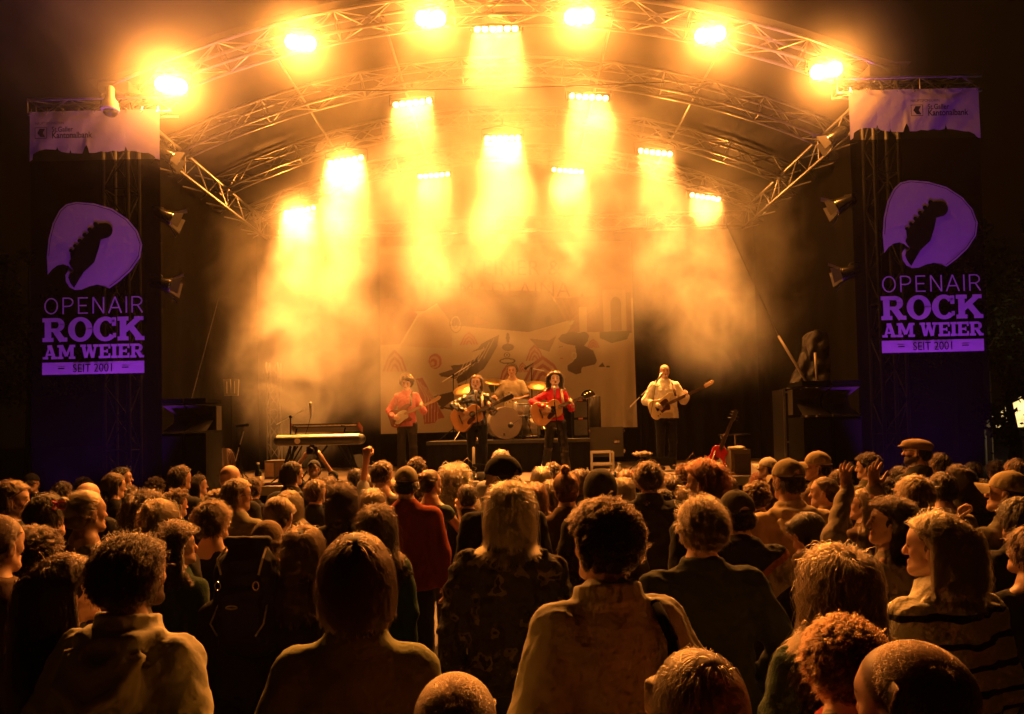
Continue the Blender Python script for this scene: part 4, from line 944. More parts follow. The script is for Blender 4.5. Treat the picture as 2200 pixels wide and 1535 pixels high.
import time as _t
_t0 = _t.time()
for n_, (u, v, w_, yaw, style, hair, top, color, label, kw) in enumerate(CROWD):
    rg = np.random.default_rng(500 + n_); hw = HW[style]
    if kw.get('cap') or kw.get('flat'): hw = .195
    if kw.get('beanie'): hw = .21
    if kw.get('hoodup'): hw = .235
    if w_ < 90: hw *= 1.06
    Y = FPX * hw / w_; p = at(u, v, Y); ray = (p - CAM) / Y
    Hof = lambda z: 1.75 * z / 1.635
    H = Hof(p.z); hm = kw.get('hmin', 1.56)
    if not hm <= H <= 1.93:
        Ht = max(hm, min(1.93, H)); zt = Ht * 1.635 / 1.75
        if abs(ray.z) > 1e-3 and (zt - CAM.z) / ray.z > 0: Y2 = (zt - CAM.z) / ray.z; Y = max(Y * .75, min(Y * 1.35, Y2)); Y = min(Y, YF - .75)
        p = at(u, v, Y); H = Hof(p.z)
    if Y > YF - .6: p = at(u, v, YF - .6); H = Hof(p.z); Y = YF - .6
    H = max(1.3, min(2.08, H))
    q = 2.6 if w_ > 90 else 1.1 if w_ > 62 else .45 if w_ > 45 else .25
    hres = .0075 if w_ > 90 else .0085 if w_ > 62 else .011 if w_ > 45 else .0125; res = .03 if w_ > 62 else .04; cres = .012 if w_ > 90 else .017 if w_ > 62 else .026
    byaw = yaw * .4 if abs(yaw) < 100 else yaw; fem = kw.get('fem', 0)
    arms = ['down', 'down'] if rg.random() < .6 else ['front', 'front']; hands = [None, None]
    if w_ > 90 and not kw.get('face'): arms = ['down', 'down'] if n_ % 2 else ['pocket', 'pocket']
    if kw.get('fist'): arms[0] = ((-.25, .12, 1.55), (-.20, .10, 1.80)); hands[0] = ((.05, .0, 1), (0, -1, 0), dict(curl=1.45, spread=.0))
    if kw.get('fistc'): arms[1] = ((.27, .10, 1.17), (.20, .22, 1.38)); hands[1] = ((-.2, .1, 1), (0, -1, .2), dict(curl=1.2, spread=.02))
    if kw.get('both'): arms = [((-.28, .14, 1.55), (-.05, .24, 1.80)), ((.30, .12, 1.55), (.14, .22, 1.80))]; hands = [((-.05, .05, 1), (0, 1, 0), dict(curl=.25, spread=.18)), ((.05, .05, 1), (0, 1, 0), dict(curl=.2, spread=.2))]
    if 'raise_' in kw: i_ = kw['raise_']; sg = -1 if i_ == 0 else 1; i_ = 0; arms[0] = ((-.30, .13, 1.36), (-.34, .16, 1.62)) ; hands[0] = ((-.05, .05, 1), (0, -1, 0) if sg < 0 else (.2, 1, 0), dict(curl=.18, spread=.22))
    if kw.get('face'): arms[0] = ((-.24, .20, 1.22), (-.10, .24, 1.45)); hands[0] = ((.15, -.1, 1), (-.4, 1, 0), dict(curl=1.0))
    R_ = Rig(H, head_yaw=R(yaw - byaw), nod=R(rg.uniform(-10, 0)), tilt=R(rg.uniform(-5, 5)), lean=kw.get('lean', rg.uniform(-.02, .04)), side=rg.uniform(-.03, .03),
             wide=kw.get('wide', rg.uniform(.95, 1.03)) * (.91 if fem else 1.0), arms=arms, female=bool(fem)); R_.tuck = abs(yaw) >= 30
    # put the head centre, not the feet, on the pixel
    a_ = R(-byaw); hx, hy = R_.hc[0] * math.cos(a_) - R_.hc[1] * math.sin(a_), R_.hc[0] * math.sin(a_) + R_.hc[1] * math.cos(a_)
    root = empty('person', (p.x - hx, p.y - hy, 0), a_, label, 'person', 'people in the crowd')
    tone = 'fair' if rg.random() < .7 else 'mid'
    add_body(R_, root, tone, res, hres, hands=tuple(hands), stubble=kw.get('stubble', 0), browc=HAIR[hair], bald=HAIR[hair] if style == 'buzz' else None)
    K = dict(KINDS[top]); 
    for z_ in ('loose', 'collar'):
        if z_ in kw: K[z_] = kw[z_]
    if kw.get('hoodup'): K['hood'] = False; K['hood_up'] = True
    if w_ < 62: K['fold'] = K['fold'] * .8
    if kw.get('fist'): K['sleeves'] = (-.9, -.7)
    V, Q = top_mesh(R_, cres, seed=n_ + 11, **K)
    nm = {'tee': 't_shirt', 'sweat': 'jumper', 'hoodie': 'hooded_jacket', 'jacket': 'jacket', 'shirt': 'overshirt', 'puffer': 'puffer_jacket', 'coat': 'coat', 'knit': 'knit_jumper', 'top': 'sleeveless_top'}[top]
    if kw.get('stripes') or kw.get('yoke') or kw.get('camo'):
        cloth = mat('pattern_cloth_%d' % n_, color, .9, spec=.2, bump=.6, bscale=60, sheen=.08); N, L = nt(cloth); b_ = N['Principled BSDF']
        tc = N.new('ShaderNodeTexCoord'); sx = N.new('ShaderNodeSeparateXYZ'); L.new(tc.outputs['Object'], sx.inputs[0]); cr = N.new('ShaderNodeValToRGB'); cr.color_ramp.interpolation = 'CONSTANT'
        if kw.get('stripes'):
            ma = N.new('ShaderNodeMath'); ma.operation = 'MULTIPLY_ADD'; L.new(sx.outputs[2], ma.inputs[0]); ma.inputs[1].default_value = 1 / .085
            ns = N.new('ShaderNodeTexNoise'); ns.inputs['Scale'].default_value = 5; L.new(tc.outputs['Object'], ns.inputs['Vector']); L.new(ns.outputs[0], ma.inputs[2])
            fr = N.new('ShaderNodeMath'); fr.operation = 'FRACT'; L.new(ma.outputs[0], fr.inputs[0])
            lt = N.new('ShaderNodeMath'); lt.operation = 'LESS_THAN'; L.new(sx.outputs[2], lt.inputs[0]); lt.inputs[1].default_value = 1.43 * R_.k
            mu = N.new('ShaderNodeMath'); mu.operation = 'MULTIPLY'; L.new(fr.outputs[0], mu.inputs[0]); L.new(lt.outputs[0], mu.inputs[1]); L.new(mu.outputs[0], cr.inputs[0])
            E_ = [(0, color), (.74, (.015, .013, .012))]
        elif kw.get('yoke'):
            mu = N.new('ShaderNodeMath'); mu.operation = 'MULTIPLY_ADD'; L.new(sx.outputs[0], mu.inputs[0]); mu.inputs[1].default_value = -.6; L.new(sx.outputs[2], mu.inputs[2]); L.new(mu.outputs[0], cr.inputs[0])
            cr.color_ramp.interpolation = 'CONSTANT'; mu2 = N.new('ShaderNodeMath'); mu2.operation = 'MULTIPLY'; L.new(mu.outputs[0], mu2.inputs[0]); mu2.inputs[1].default_value = .5; L.new(mu2.outputs[0], cr.inputs[0])
            z0 = R_.k * .5; E_ = [(0, BLK), (1.13 * z0, color), (1.27 * z0, (.30, .10, .03)), (1.31 * z0, BLK)]
        else:
            ns = N.new('ShaderNodeTexNoise'); ns.inputs['Scale'].default_value = 13; L.new(tc.outputs['Object'], ns.inputs['Vector']); L.new(ns.outputs[0], cr.inputs[0]); E_ = [(0, color), (.58, (.12, .09, .045)), (.66, (.02, .018, .012))]
        el = cr.color_ramp.elements
        while len(el) < len(E_): el.new(.5)
        for e_, (ps, cc) in zip(el, E_): e_.position = ps; e_.color = (*cc, 1)
        L.new(cr.outputs[0], b_.inputs['Base Color'])
    else: cloth = fabric(color, kind='knit' if top == 'knit' else 'cotton')
    np_mesh(nm, V, Q, cloth, root)
    add_legs(R_, root, [(.03, .035, .06), (.02, .02, .022), (.06, .055, .045)][n_ % 3], key='crowd')
    if not kw.get('hoodup'): 
        hres2 = .008 if w_ > 90 else .010 if w_ > 62 else .013
        add_hair(R_, root, style, hair, q, seed=n_, L=kw.get('L'), res=hres2)
    if kw.get('cap'): add_cap(R_, root, fabric(kw['cap']), 0, extra=1.07 if kw.get('big') else 1.0)
    if kw.get('flat'): add_cap(R_, root, fabric(kw['flat']), 0, 'flat')
    if kw.get('beanie'): add_cap(R_, root, fabric(kw['beanie'], kind='knit'), 0, 'beanie')
    if kw.get('glasses'): add_glasses(R_, root)
    if kw.get('sun'): add_glasses(R_, root, True, True)
    if kw.get('pack'): add_backpack(R_, root, 'dark rucksack with loose straps on the beanie wearer', fabric((.02, .02, .025), .7), fabric((.03, .03, .03), .7))
    if kw.get('claw'):
        b = MB(); c = HEADF(R_, (0, -.165, .088))
        for s_ in (-1, 1):
            b.tube([c + np.array((s_ * .005, .0, .0)), c + np.array((s_ * .03, .008, .01)), c + np.array((s_ * .038, .045, .0))], .006, 6)
            b.tube([c, c + np.array((s_ * .02, .0, -.025)), c + np.array((s_ * .03, .03, -.03))], .006, 6)
        b.build('hair_claw', mat('red_plastic', (.5, .03, .04), .3), root, True)
    if kw.get('scarf'):
        F = Field(np.arange(-.2, .2, .011), np.arange(-.22, .2, .011), np.arange(1.2, 1.65, .011))
        for j, (zz, rr) in enumerate(((1.455, .088), (1.485, .080), (1.43, .10))): F.chain([R_.f((rr * math.sin(t) * 1.05, -.015 + rr * math.cos(t), zz + .012 * math.sin(t * 2 + j))) for t in np.linspace(0, 2 * PI, 17)], [.024] * 17, .008)
        F.folds(.004, 7, 1.6); V, Q = F.mesh(); np_mesh('scarf', V, Q, fabric((.35, .015, .015), kind='knit'), root)
    if kw.get('strap'):
        b = MB(); pts = [R_.f(p_) for p_ in ((.10, -.135, 1.10), (.135, -.16, 1.25), (.145, -.15, 1.36), (.135, -.07, 1.455), (.13, .04, 1.44), (.10, .14, 1.30))]
        for a1, a2 in zip(pts, pts[1:]): b.tube([a1, a2], .018, 8)
        b.build('bag_strap', BLKM, root, True)
print('CROWD', len(CROWD), round(_t.time() - _t0, 1))
# ================================================================== printed banners on the two towers
def stroke(p, q, w_):
    p, q = np.array(p, float), np.array(q, float); d = (q - p) / np.linalg.norm(q - p); n = np.array((-d[1], d[0])) * w_ / 2
    return [p - n, q - n, q + n, p + n]
def ring(cx, cy, rx, ry, w_, a0=0, a1=360, n=28, wy=None):
    A = np.radians(np.linspace(a0, a1, n)); wy = wy or w_; out = []
    o_ = [(cx + rx * math.cos(a), cy + ry * math.sin(a)) for a in A]; i_ = [(cx + (rx - w_) * math.cos(a), cy + (ry - wy) * math.sin(a)) for a in A]
    return [[o_[k], o_[k + 1], i_[k + 1], i_[k]] for k in range(n - 1)]
def rect(x0, y0, x1, y1): return [(x0, y0), (x1, y0), (x1, y1), (x0, y1)]
def slab(ch):
    S, h = .27, .17; st = lambda x: [rect(x, .0, x + S, 1), rect(x - .09, 0, x + S + .09, h), rect(x - .09, 1 - h, x + S + .09, 1)]
    if ch == 'R': return st(.09) + [rect(.3, 1 - h, .6, 1), rect(.3, .42, .6, .56)] + ring(.58, .71, .33, .29, .25, -90, 90, wy=.16) + [stroke((.52, .5), (.82, .04), .26), rect(.72, 0, 1.02, h)], 1.02
    if ch == 'O': return ring(.5, .5, .5, .52, .27, wy=.17), 1.0
    if ch == 'C': return ring(.5, .5, .5, .52, .27, 38, 322, wy=.17) + [rect(.76, .62, .93, .98), rect(.80, .14, .93, .32)], .96
    if ch == 'K': return st(.09) + [stroke((.3, .42), (.88, .94), .22), stroke((.5, .62), (.92, .08), .25), rect(.68, 1 - h, 1.06, 1), rect(.72, 0, 1.1, h)], 1.08
    if ch == 'A': return [stroke((.24, .05), (.52, .98), .16), stroke((.56, .98), (.86, .05), .26), rect(.3, .26, .78, .40), rect(.02, 0, .42, h), rect(.64, 0, 1.08, h), rect(.36, 1 - h, .66, 1)], 1.08
    if ch == 'M': return [rect(.12, 0, .34, 1), rect(.94, 0, 1.2, 1), stroke((.3, .98), (.66, .2), .24), stroke((.66, .2), (1.0, .98), .18), rect(.0, 0, .44, h), rect(.84, 0, 1.32, h), rect(0, 1 - h, .34, 1), rect(.98, 1 - h, 1.32, 1)], 1.3
    if ch == 'W': return [stroke((.2, .98), (.42, .05), .25), stroke((.44, .05), (.66, .9), .16), stroke((.66, .9), (.92, .05), .25), stroke((.94, .05), (1.14, .98), .16), rect(0, 1 - h, .42, 1), rect(.94, 1 - h, 1.34, 1), rect(.5, 1 - h, .82, 1)], 1.34
    if ch == 'E': return st(.09) + [rect(.3, 1 - h, .86, 1), rect(.3, 0, .86, h), rect(.3, .42, .68, .57), rect(.72, .68, .86, .9), rect(.72, .1, .86, .34), rect(.58, .36, .68, .64)], .9
    if ch == 'I': return st(.09), .46
    return [], .3
def thin(ch):
    t = .075; q = lambda *P_: [stroke(a, b, t) for a, b in zip(P_, P_[1:])]
    return {'O': (ring(.36, .5, .36, .5, t), .72), 'P': (q((.04, 0), (.04, 1)) + q((.04, .97), (.3, .97)) + q((.04, .47), (.3, .47)) + ring(.3, .72, .28, .285, t, -90, 90, 14), .58),
            'E': (q((.04, 0), (.04, 1)) + q((.04, .965), (.52, .965)) + q((.04, .5), (.46, .5)) + q((.04, .035), (.52, .035)), .54), 'N': (q((.04, 0), (.04, 1)) + q((.04, 1), (.58, 0)) + q((.58, 0), (.58, 1)), .62),
            'A': (q((.0, 0), (.33, 1)) + q((.33, 1), (.66, 0)) + q((.12, .33), (.54, .33)), .66), 'I': (q((.04, 0), (.04, 1)), .08),
            'R': (q((.04, 0), (.04, 1)) + q((.04, .97), (.3, .97)) + q((.04, .47), (.3, .47)) + ring(.3, .72, .28, .285, t, -90, 90, 14) + q((.32, .47), (.58, 0)), .6)}[ch]
PICK = [(340, 710), (337, 640), (344, 570), (360, 510), (386, 460), (412, 437), (450, 429), (520, 436), (590, 458), (650, 500), (688, 548), (705, 600), (697, 650), (662, 700), (620, 738), (578, 768),
        (560, 757), (530, 752), (500, 758), (470, 770), (445, 771), (424, 760), (410, 738), (408, 712), (418, 697), (434, 700), (436, 692), (420, 678), (400, 670), (378, 674), (358, 688)]
NECKP = [(541, 514), (522, 524), (427, 628), (430, 650), (423, 666), (430, 682), (440, 694), (432, 704), (425, 706), (420, 722), (428, 744), (442, 763), (462, 730), (480, 702), (502, 682), (520, 666), (538, 612), (546, 578), (565, 572), (585, 562), (592, 543), (582, 523), (562, 514)]
CLOTHM = mat('banner_scrim', (.003, .0026, .0026), 1.0, spec=.0, trans=.09, bump=.2, bscale=60)
PRINT = mat('banner_print', (.50, .46, .50), .85, bump=.22, bscale=14)
def tower_banner(x0, ztop, sh, label, yb=11.02, mirror=False):
    """x0, ztop = top left corner; design in photo pixels / 155 m"""
    root = empty('tower_banner', (x0 + .9, yb, 0), 0, label, 'banner', 'printed banners on the stage towers')
    W_ = 1.775; s = 1 / 157.0
    # scrim from just under the pale sponsor strip to the ground
    b = MB()
    vs, fs = grid_mesh(lambda a, c: (-.9 + W_ * a, .012 * math.sin(a * 7 + c * 5) * math.sin(a * PI), ztop - .68 - (ztop - .70) * c), 40, 90); b.add(vs, fs)
    cl = b.build('scrim', CLOTHM, root, True)
    def pt(x, y, dz=0): # design px -> local
        return (-.9 + x * s, -.016 - dz, ztop - y * s)
    # pale strip with the town skyline cut out along its lower edge
    sky = [(0, 108), (6, 104), (8, 92), (20, 85), (34, 82), (56, 83), (58, 76), (60, 83), (66, 88), (84, 91), (86, 84), (88, 91), (112, 93), (116, 82), (120, 74), (124, 82), (126, 92), (140, 92), (150, 89), (164, 91), (176, 88), (190, 90), (200, 88), (203, 79), (206, 88), (222, 90), (240, 94), (252, 95), (262, 101), (268, 108), (275, 110)]
    b = MB(); ns = len(sky) - 1
    xs_ = sorted(set([p[0] for p in sky] + [275 * k / 40 for k in range(41)])); ys_ = np.interp(xs_, [p[0] for p in sky], [p[1] for p in sky])
    vs = []; rows = 8
    for j in range(rows + 1):
        for x, y in zip(xs_, ys_):
            xx, yy_, zz = pt(x * 279 / 275, y * j / rows); vs.append((xx, yy_ + .004 * math.sin(x * .05 + j * .5) + .002 * math.sin(x * .13 + j), zz))
    n = len(xs_); fs = [(j * n + i, j * n + i + 1, (j + 1) * n + i + 1, (j + 1) * n + i) for j in range(rows) for i in range(n - 1)]
    b.add(vs, fs); b.build('sponsor_strip', PRINT, root, True)
    INK = mat('dark_ink', (.03, .028, .03), .7); b = MB(); dsh = 0 if not mirror else 130 - 14
    def put(polys, m_, dz, yo=0):
        for k, P_ in enumerate(polys): b.add([pt(x, y, dz + .0004 * (k % 9)) for x, y in P_], [tuple(range(len(P_)))], m_)
    bx0, by0 = 14 + dsh, 36
    for r_ in (rect(bx0, by0, bx0 + 26, by0 + 1.2), rect(bx0, by0 + 23, bx0 + 26, by0 + 24.2), rect(bx0, by0 + 1.3, bx0 + 1.2, by0 + 22.9), rect(bx0 + 24.8, by0 + 1.3, bx0 + 26, by0 + 22.9)): put([r_], INK, .030)
    put([[(bx0 + 5, by0 + 12), (bx0 + 10, by0 + 3), (bx0 + 22, by0 + 3), (bx0 + 17, by0 + 12), (bx0 + 22, by0 + 21), (bx0 + 12, by0 + 21)]], INK, .030)
    for txt, x, y, size, off in (('St.Galler', 50, 46, 15.5, .016), ('Kantonalbank', 50, 60, 18.5, .022), ('HAUPTSPONSORIN', 14, 30, 8.5, .0)):
        V, F_ = text_polys(txt, size, 'LEFT', off * size, sx=.84); b.add([pt(x + dsh + vx, y - vy, .030) for vx, vy in V], F_, INK)
    b.build('sponsor_lettering', INK, root)
    for k in range(9):
        b = MB(); c_ = pt(4 + k * 34, 4, .012); b.tube([(c_[0] + .014 * math.cos(a), c_[1], c_[2] + .014 * math.sin(a)) for a in np.linspace(0, 2 * PI, 9)], .004, 4); b.tube([(c_[0], c_[1], c_[2] + .01), (c_[0], c_[1] + .02, c_[2] + .07)], .003, 4); b.build('eyelet', STEEL, root)
    # guitar pick emblem
    b = MB(); cv = lambda P_: [((x / 1.806 - 125 - 50 + sh), (y / 1.806 - 40)) for x, y in P_]
    pick = cv(PICK); neck = cv(NECKP)
    bm = bmesh.new(); fpk = bm.faces.new([bm.verts.new(pt(x, y, .004)) for x, y in pick]); bmesh.ops.triangulate(bm, faces=[fpk])
    b.add([v.co for v in bm.verts], [[v.index for v in f.verts] for f in bm.faces] if not bm.verts.index_update() else [], PRINT); bm.free()
    DK = mat('banner_black', (.006, .005, .006), 1.0, spec=.0)
    b.add([pt(x, y, .008) for x, y in neck], [tuple(range(len(neck)))], DK)
    for (x, y, r_) in ((430, 618, 7), (446, 600, 7.5), (464, 580, 8), (483, 558, 8.5), (503, 538, 9), (526, 518, 9), (562, 543, 30)):
        c = cv([(x, y)])[0]; put([[(c[0] + r_ / 1.806 * math.cos(a), c[1] + r_ / 1.806 * math.sin(a)) for a in np.linspace(0, 2 * PI, 17)[:-1]]], DK, .0085)
    ctr = np.mean(pick[:17], 0); inner = [tuple(np.array(p) + (ctr - p) / np.linalg.norm(ctr - p) * 4.2) for p in pick[0:16]]
    put([stroke(a, c, 1.3) for a, c in zip(inner[1:], inner[2:])], DK, .007)
    X0, X1 = 27 - 25 + sh, 240 - 25 + sh + 3
    def line(txt, fn, y0, y1, x0, x1, gap, dz):
        hgt = y1 - y0; L_ = [fn(c) if c != ' ' else ([], .35) for c in txt]; tw = sum(q[1] for q in L_) + gap * (len(L_) - 1); sx = (x1 - x0) / tw; x = x0
        for polys, w_ in L_:
            put([[(x + px * sx, y1 - py * hgt) for px, py in P_] for P_ in polys], PRINT, dz); x += (w_ + gap) * sx
    line('OPENAIR', thin, 403, 438, X0 + 4, X1 - 2, .22, .005); line('ROCK', slab, 446, 497, X0, X1, .03, .006); line('AM WEIER', slab, 504, 534, X0, X1, .02, .006)
    put([rect(X0 - 1, 541, X1, 567)], PRINT, .005)
    V, F_ = text_polys('SEIT 2001', 25, 'CENTER', 0, sx=.86); b.add([pt((X0 + X1) / 2 + vx, 562.5 - vy, .012) for vx, vy in V], F_, DK)
    for q in (-1, 1): cx = (X0 + X1) / 2 + q * 68; put([rect(cx - 7, 553, cx + 7, 555.3)], DK, .012)
    b.build('emblem_print', PRINT, root)
    return root
ZL = at(65, 242, 11.02); ZR = at(1822, 196, 11.02)
tower_banner(ZL.x, ZL.z, 25, 'dark banner with guitar pick emblem on the tower beside the keyboards')
tower_banner(ZR.x, ZR.z, 50, 'dark banner with guitar pick emblem on the tower beside the bassist', mirror=True)
# towers and their cross beams
for s_, p0, nm in ((-1, ZL, 'beside the keyboards'), (1, ZR, 'beside the bassist')):
    xt = XC + s_ * 5.35; root = empty('stage_tower', (xt, 11.35, 0), 0, 'aluminium truss tower behind the banner ' + nm, 'tower', 'truss towers of the stage')
    b = MB(); truss(b, [(0, 0, .1), (0, 0, 6.9)], .34, .028, .011, .45); b.build('mast', DALU, root, True)
    b = MB(); b.box((0, 0, 6.95), (.42, .42, .16)); b.build('corner_block', ALU, root)
    b = MB(); b.box((0, 0, .05), (.9, .9, .1)); b.build('base_plate', BLKM, root)
    x0 = p0.x + .9 - xt; b = MB(); truss(b, [(x0 - 1.0, -.12, p0.z + .12), (x0 + 1.0, -.12, p0.z + .12)], .20, .018, .009, .3, Vector((0, 1, 0))); b.build('outrigger', ALU, root, True)
# dome camera
c = at(237, 236, 10.75); root = empty('dome_camera', c, 0, 'round dome camera hanging in front of the sponsor strip of the keyboards side banner', 'camera')
b = MB(); b.lathe([(.03, .32), (.05, .30), (.055, .16), (.10, .10), (.118, .0), (.112, -.02), (.10, -.02)], (0, 0, 0), 20); b.build('housing', mat('white_paint', (.6, .58, .55), .5), root, True)
b = MB(); b.lathe([(.098, -.015), (.09, -.05), (.06, -.085), (.0005, -.1)], (0, 0, 0), 18); b.build('dome', BLKP, root, True)
b = MB(); b.tube([(0, 0, .3), (0, .35, .34), (0, .6, .2)], .02, 6); b.build('arm', ALU, root)

# spotlights with barn doors on the towers
TL = [(368, 338, 11.5, 1), (366, 470, 11.5, 1), (362, 614, 11.5, 1), (1784, 302, 11.5, -1), (1800, 444, 11.5, -1), (1812, 590, 11.5, -1)]
TLAB = ['topmost flap lamp of the keyboards side tower', 'middle flap lamp of the keyboards side tower', 'lowest flap lamp of the keyboards side tower',
        'topmost flap lamp of the bassist side tower, large lit flap', 'middle flap lamp of the bassist side tower', 'lowest flap lamp of the bassist side tower']
for i, (u, v, Y, s_) in enumerate(TL):
    c = at(u, v, Y); root = empty('spotlight', c, 0, TLAB[i], 'stage lamp', 'flap lamps clamped to the towers'); tgt = Vector((XC + s_ * .4, 13.3, 2.9))
    q = (tgt - c).normalized().to_track_quat('-Z', 'Y').to_matrix().to_4x4()
    b = MB(); b.lathe([(.05, .26), (.09, .22), (.10, .05), (.115, .0), (.115, -.02), (.095, -.02), (.09, .06)], (0, 0, 0), 18, m=None); b.build('can', mat('black_gloss', (.02, .02, .02), .22, spec=.7), root, True).matrix_local = q
    b = MB(); b.lathe([(.118, -.022), (.104, -.03), (.118, -.034)], (0, 0, 0), 18); b.build('rim', STEEL, root, True).matrix_local = q
    b = MB(); b.lathe([(.0005, .02), (.085, .02)], (0, 0, 0), 16); b.build('lens', emit('flap_lens', (1, .66, .28), 9), root, True).matrix_local = q
    for k in range(4):
        a = k * PI / 2; ca, sa = math.cos(a), math.sin(a); b = MB(); f_ = lambda r_, w_, z_: (ca * r_ - sa * w_, sa * r_ + ca * w_, z_)
        P4 = [f_(.10, -.07, -.03), f_(.10, .07, -.03), f_(.20, .11, -.16), f_(.20, -.11, -.16)]
        b.add(P4, [(0, 1, 2, 3)]); b.add([Vector(p) + Vector(f_(.003, 0, .002)) for p in P4], [(3, 2, 1, 0)]); b.build('barn_door', mat('door_grey', (.16, .155, .15), .4, .3), root).matrix_local = q
    b = MB(); b.tube([(0, 0, .0), (-s_ * .12, .02, .16), (-s_ * .26, .0, .18)], .014, 6); b.build('yoke', BLKP, root)
    lamp_light('flap_lamp_light', 'SPOT', c + (tgt - c).normalized() * .06, tgt, FLAP_W, (1.0, .52, .16), .05, None, 38, .9)
# violet flood lamps at the foot of each banner
for p0, nm in ((ZL, 'keyboards'), (ZR, 'bassist')):
    for k, dx in enumerate((.35, 1.35)):
        c = Vector((p0.x + dx, 10.30, .22)); root = empty('flood_lamp', c, 0, ('nearer the stage' if (k == 1) == (nm == 'keyboards') else 'on the outer side') + ' violet flood lamp at the foot of the %s side banner' % nm, 'stage lamp', 'violet flood lamps')
        b = MB(); b.box((0, 0, 0), (.26, .16, .12), rot=(R(25), 0, 0)); b.build('housing', BLKP, root)
        b = MB(); b.box((0, .03, .075), (.22, .12, .01), rot=(R(25), 0, 0)); b.build('lens', emit('violet_lens', (.35, .12, 1), 6), root)
        lamp_light('flood_light', 'SPOT', c + Vector((0, .04, .10)), Vector((p0.x + .9 + (dx - .85) * .3, 11.1, 4.6 + k * .9)), VIOLET_W, (.42, .035, 1.0), .08, None, 56, .7)

# ================================================================== band cloth with its printed picture
def cloth_print():
    nx, nz = 430, 330; CX, CY = np.meshgrid(np.linspace(10, 1955, nx + 1), np.linspace(-20, 1475, nz + 1)); C_ = np.tile(np.array((.60, .50, .34)), (nz + 1, nx + 1, 1)).astype(float)
    SY = CY - CX * .0215 + 20
    def inside(P_):
        P_ = np.array(P_, float); m = np.zeros(CX.shape, bool); j = len(P_) - 1
        for i in range(len(P_)):
            (xi, yi), (xj, yj) = P_[i], P_[j]
            if yi != yj: m ^= ((yi > SY) != (yj > SY)) & (CX < (xj - xi) * (SY - yi) / (yj - yi) + xi)
            j = i
        return m
    def poly(P_, c): C_[inside(P_)] = c
    def line(P_, w_, c):
        for (ax_, ay), (bx_, by) in zip(P_, P_[1:]):
            dx, dy = bx_ - ax_, by - ay; t = np.clip(((CX - ax_) * dx + (SY - ay) * dy) / (dx * dx + dy * dy + 1e-9), 0, 1)
            C_[np.hypot(CX - ax_ - t * dx, SY - ay - t * dy) < w_ / 2] = c
    def ell(cx, cy, rx, ry, c, hole=None):
        d = ((CX - cx) / rx) ** 2 + ((SY - cy) / ry) ** 2; C_[(d < 1) & (d > (hole or 0))] = c
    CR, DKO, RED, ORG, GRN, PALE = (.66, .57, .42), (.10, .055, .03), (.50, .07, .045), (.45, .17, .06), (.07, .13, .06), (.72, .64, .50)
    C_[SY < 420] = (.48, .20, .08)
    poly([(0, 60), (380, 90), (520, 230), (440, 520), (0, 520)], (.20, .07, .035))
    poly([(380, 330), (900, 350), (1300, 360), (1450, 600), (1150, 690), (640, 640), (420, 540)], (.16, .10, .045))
    poly([(0, 420), (110, 410), (300, 540), (160, 780), (0, 790)], (.40, .11, .05)); line([(40, 470), (150, 560), (210, 690), (160, 780)], 6, ORG)
    poly([(160, 800), (300, 560), (450, 460), (560, 620), (560, 820)], (.55, .38, .2)); line([(160, 800), (300, 560), (450, 460)], 5, PALE)
    poly([(540, 640), (640, 520), (800, 580), (880, 620), (720, 640)], DKO); poly([(640, 500), (810, 485), (740, 600), (560, 560)], DKO); poly([(740, 560), (850, 612), (720, 625)], (.3, .08, .04))
    for k in range(4): ell(590, 620, 48 - k * 12, 75 - k * 18, PALE if k % 2 else DKO, .8)
    # large dark bird like sweeps
    poly([(785, 780), (850, 745), (922, 708), (905, 800), (850, 900), (800, 980), (720, 1040), (600, 1100), (585, 1060), (470, 1040), (455, 1020), (560, 985), (545, 955), (640, 945), (730, 905), (820, 815), (700, 850), (760, 815)], DKO)
    poly([(400, 1200), (570, 1160), (560, 1230), (480, 1290), (430, 1250)], DKO); poly([(600, 1110), (760, 1100), (700, 1160), (600, 1190)], (.20, .09, .04)); poly([(830, 1120), (900, 1060), (980, 1080), (960, 1180), (850, 1170)], GRN)
    for k in range(7): line([(880 - k * 38, 740 + k * 32), (840 - k * 42, 820 + k * 40), (800 - k * 45, 900 + k * 30)], 4, PALE)
    # red striped hills
    for cx, cy, w_, h_ in ((690, 790, 70, 105), (120, 1000, 95, 175), (1190, 920, 70, 130), (1640, 820, 50, 75), (1250, 1080, 150, 200), (980, 1130, 75, 190), (1095, 1010, 40, 80)):
        for k in range(6):
            f = 1 - k / 6.5; poly([(cx - w_ * f, cy), (cx - w_ * f * .55, cy - h_ * f * .7), (cx, cy - h_ * f), (cx + w_ * f * .6, cy - h_ * f * .65), (cx + w_ * f, cy)], RED if k % 2 == 0 else (.66, .38, .22))
    for k in range(4): ell(430 - k * 6, 920 + k * 6, 50 - k * 12, 60 - k * 14, RED if k % 2 == 0 else (.66, .38, .22))
    poly([(280, 1060), (330, 1050), (380, 1150), (440, 1260), (495, 1370), (440, 1380), (420, 1410), (340, 1420), (320, 1250)], RED)
    for k in range(5): line([(290 + k * 22, 1070 + k * 20), (350 + k * 24, 1200 + k * 15), (350 + k * 22, 1400)], 5, (.72, .45, .3))
    # standing stones
    for cx, cy, rx, ry in ((987, 735, 14, 42), (987, 810, 46, 30), (978, 872, 24, 22), (980, 920, 62, 24), (1300, 600, 28, 42), (1565, 410, 12, 28), (1558, 470, 36, 26)): ell(cx, cy, rx, ry, DKO); 
    ell(978, 872, 17, 15, CR); ell(978, 872, 9, 8, DKO); ell(980, 920, 50, 14, CR); line([(470, 1290), (540, 1300), (600, 1370), (640, 1400)], 22, DKO); line([(490, 1300), (540, 1312), (600, 1380)], 8, CR)
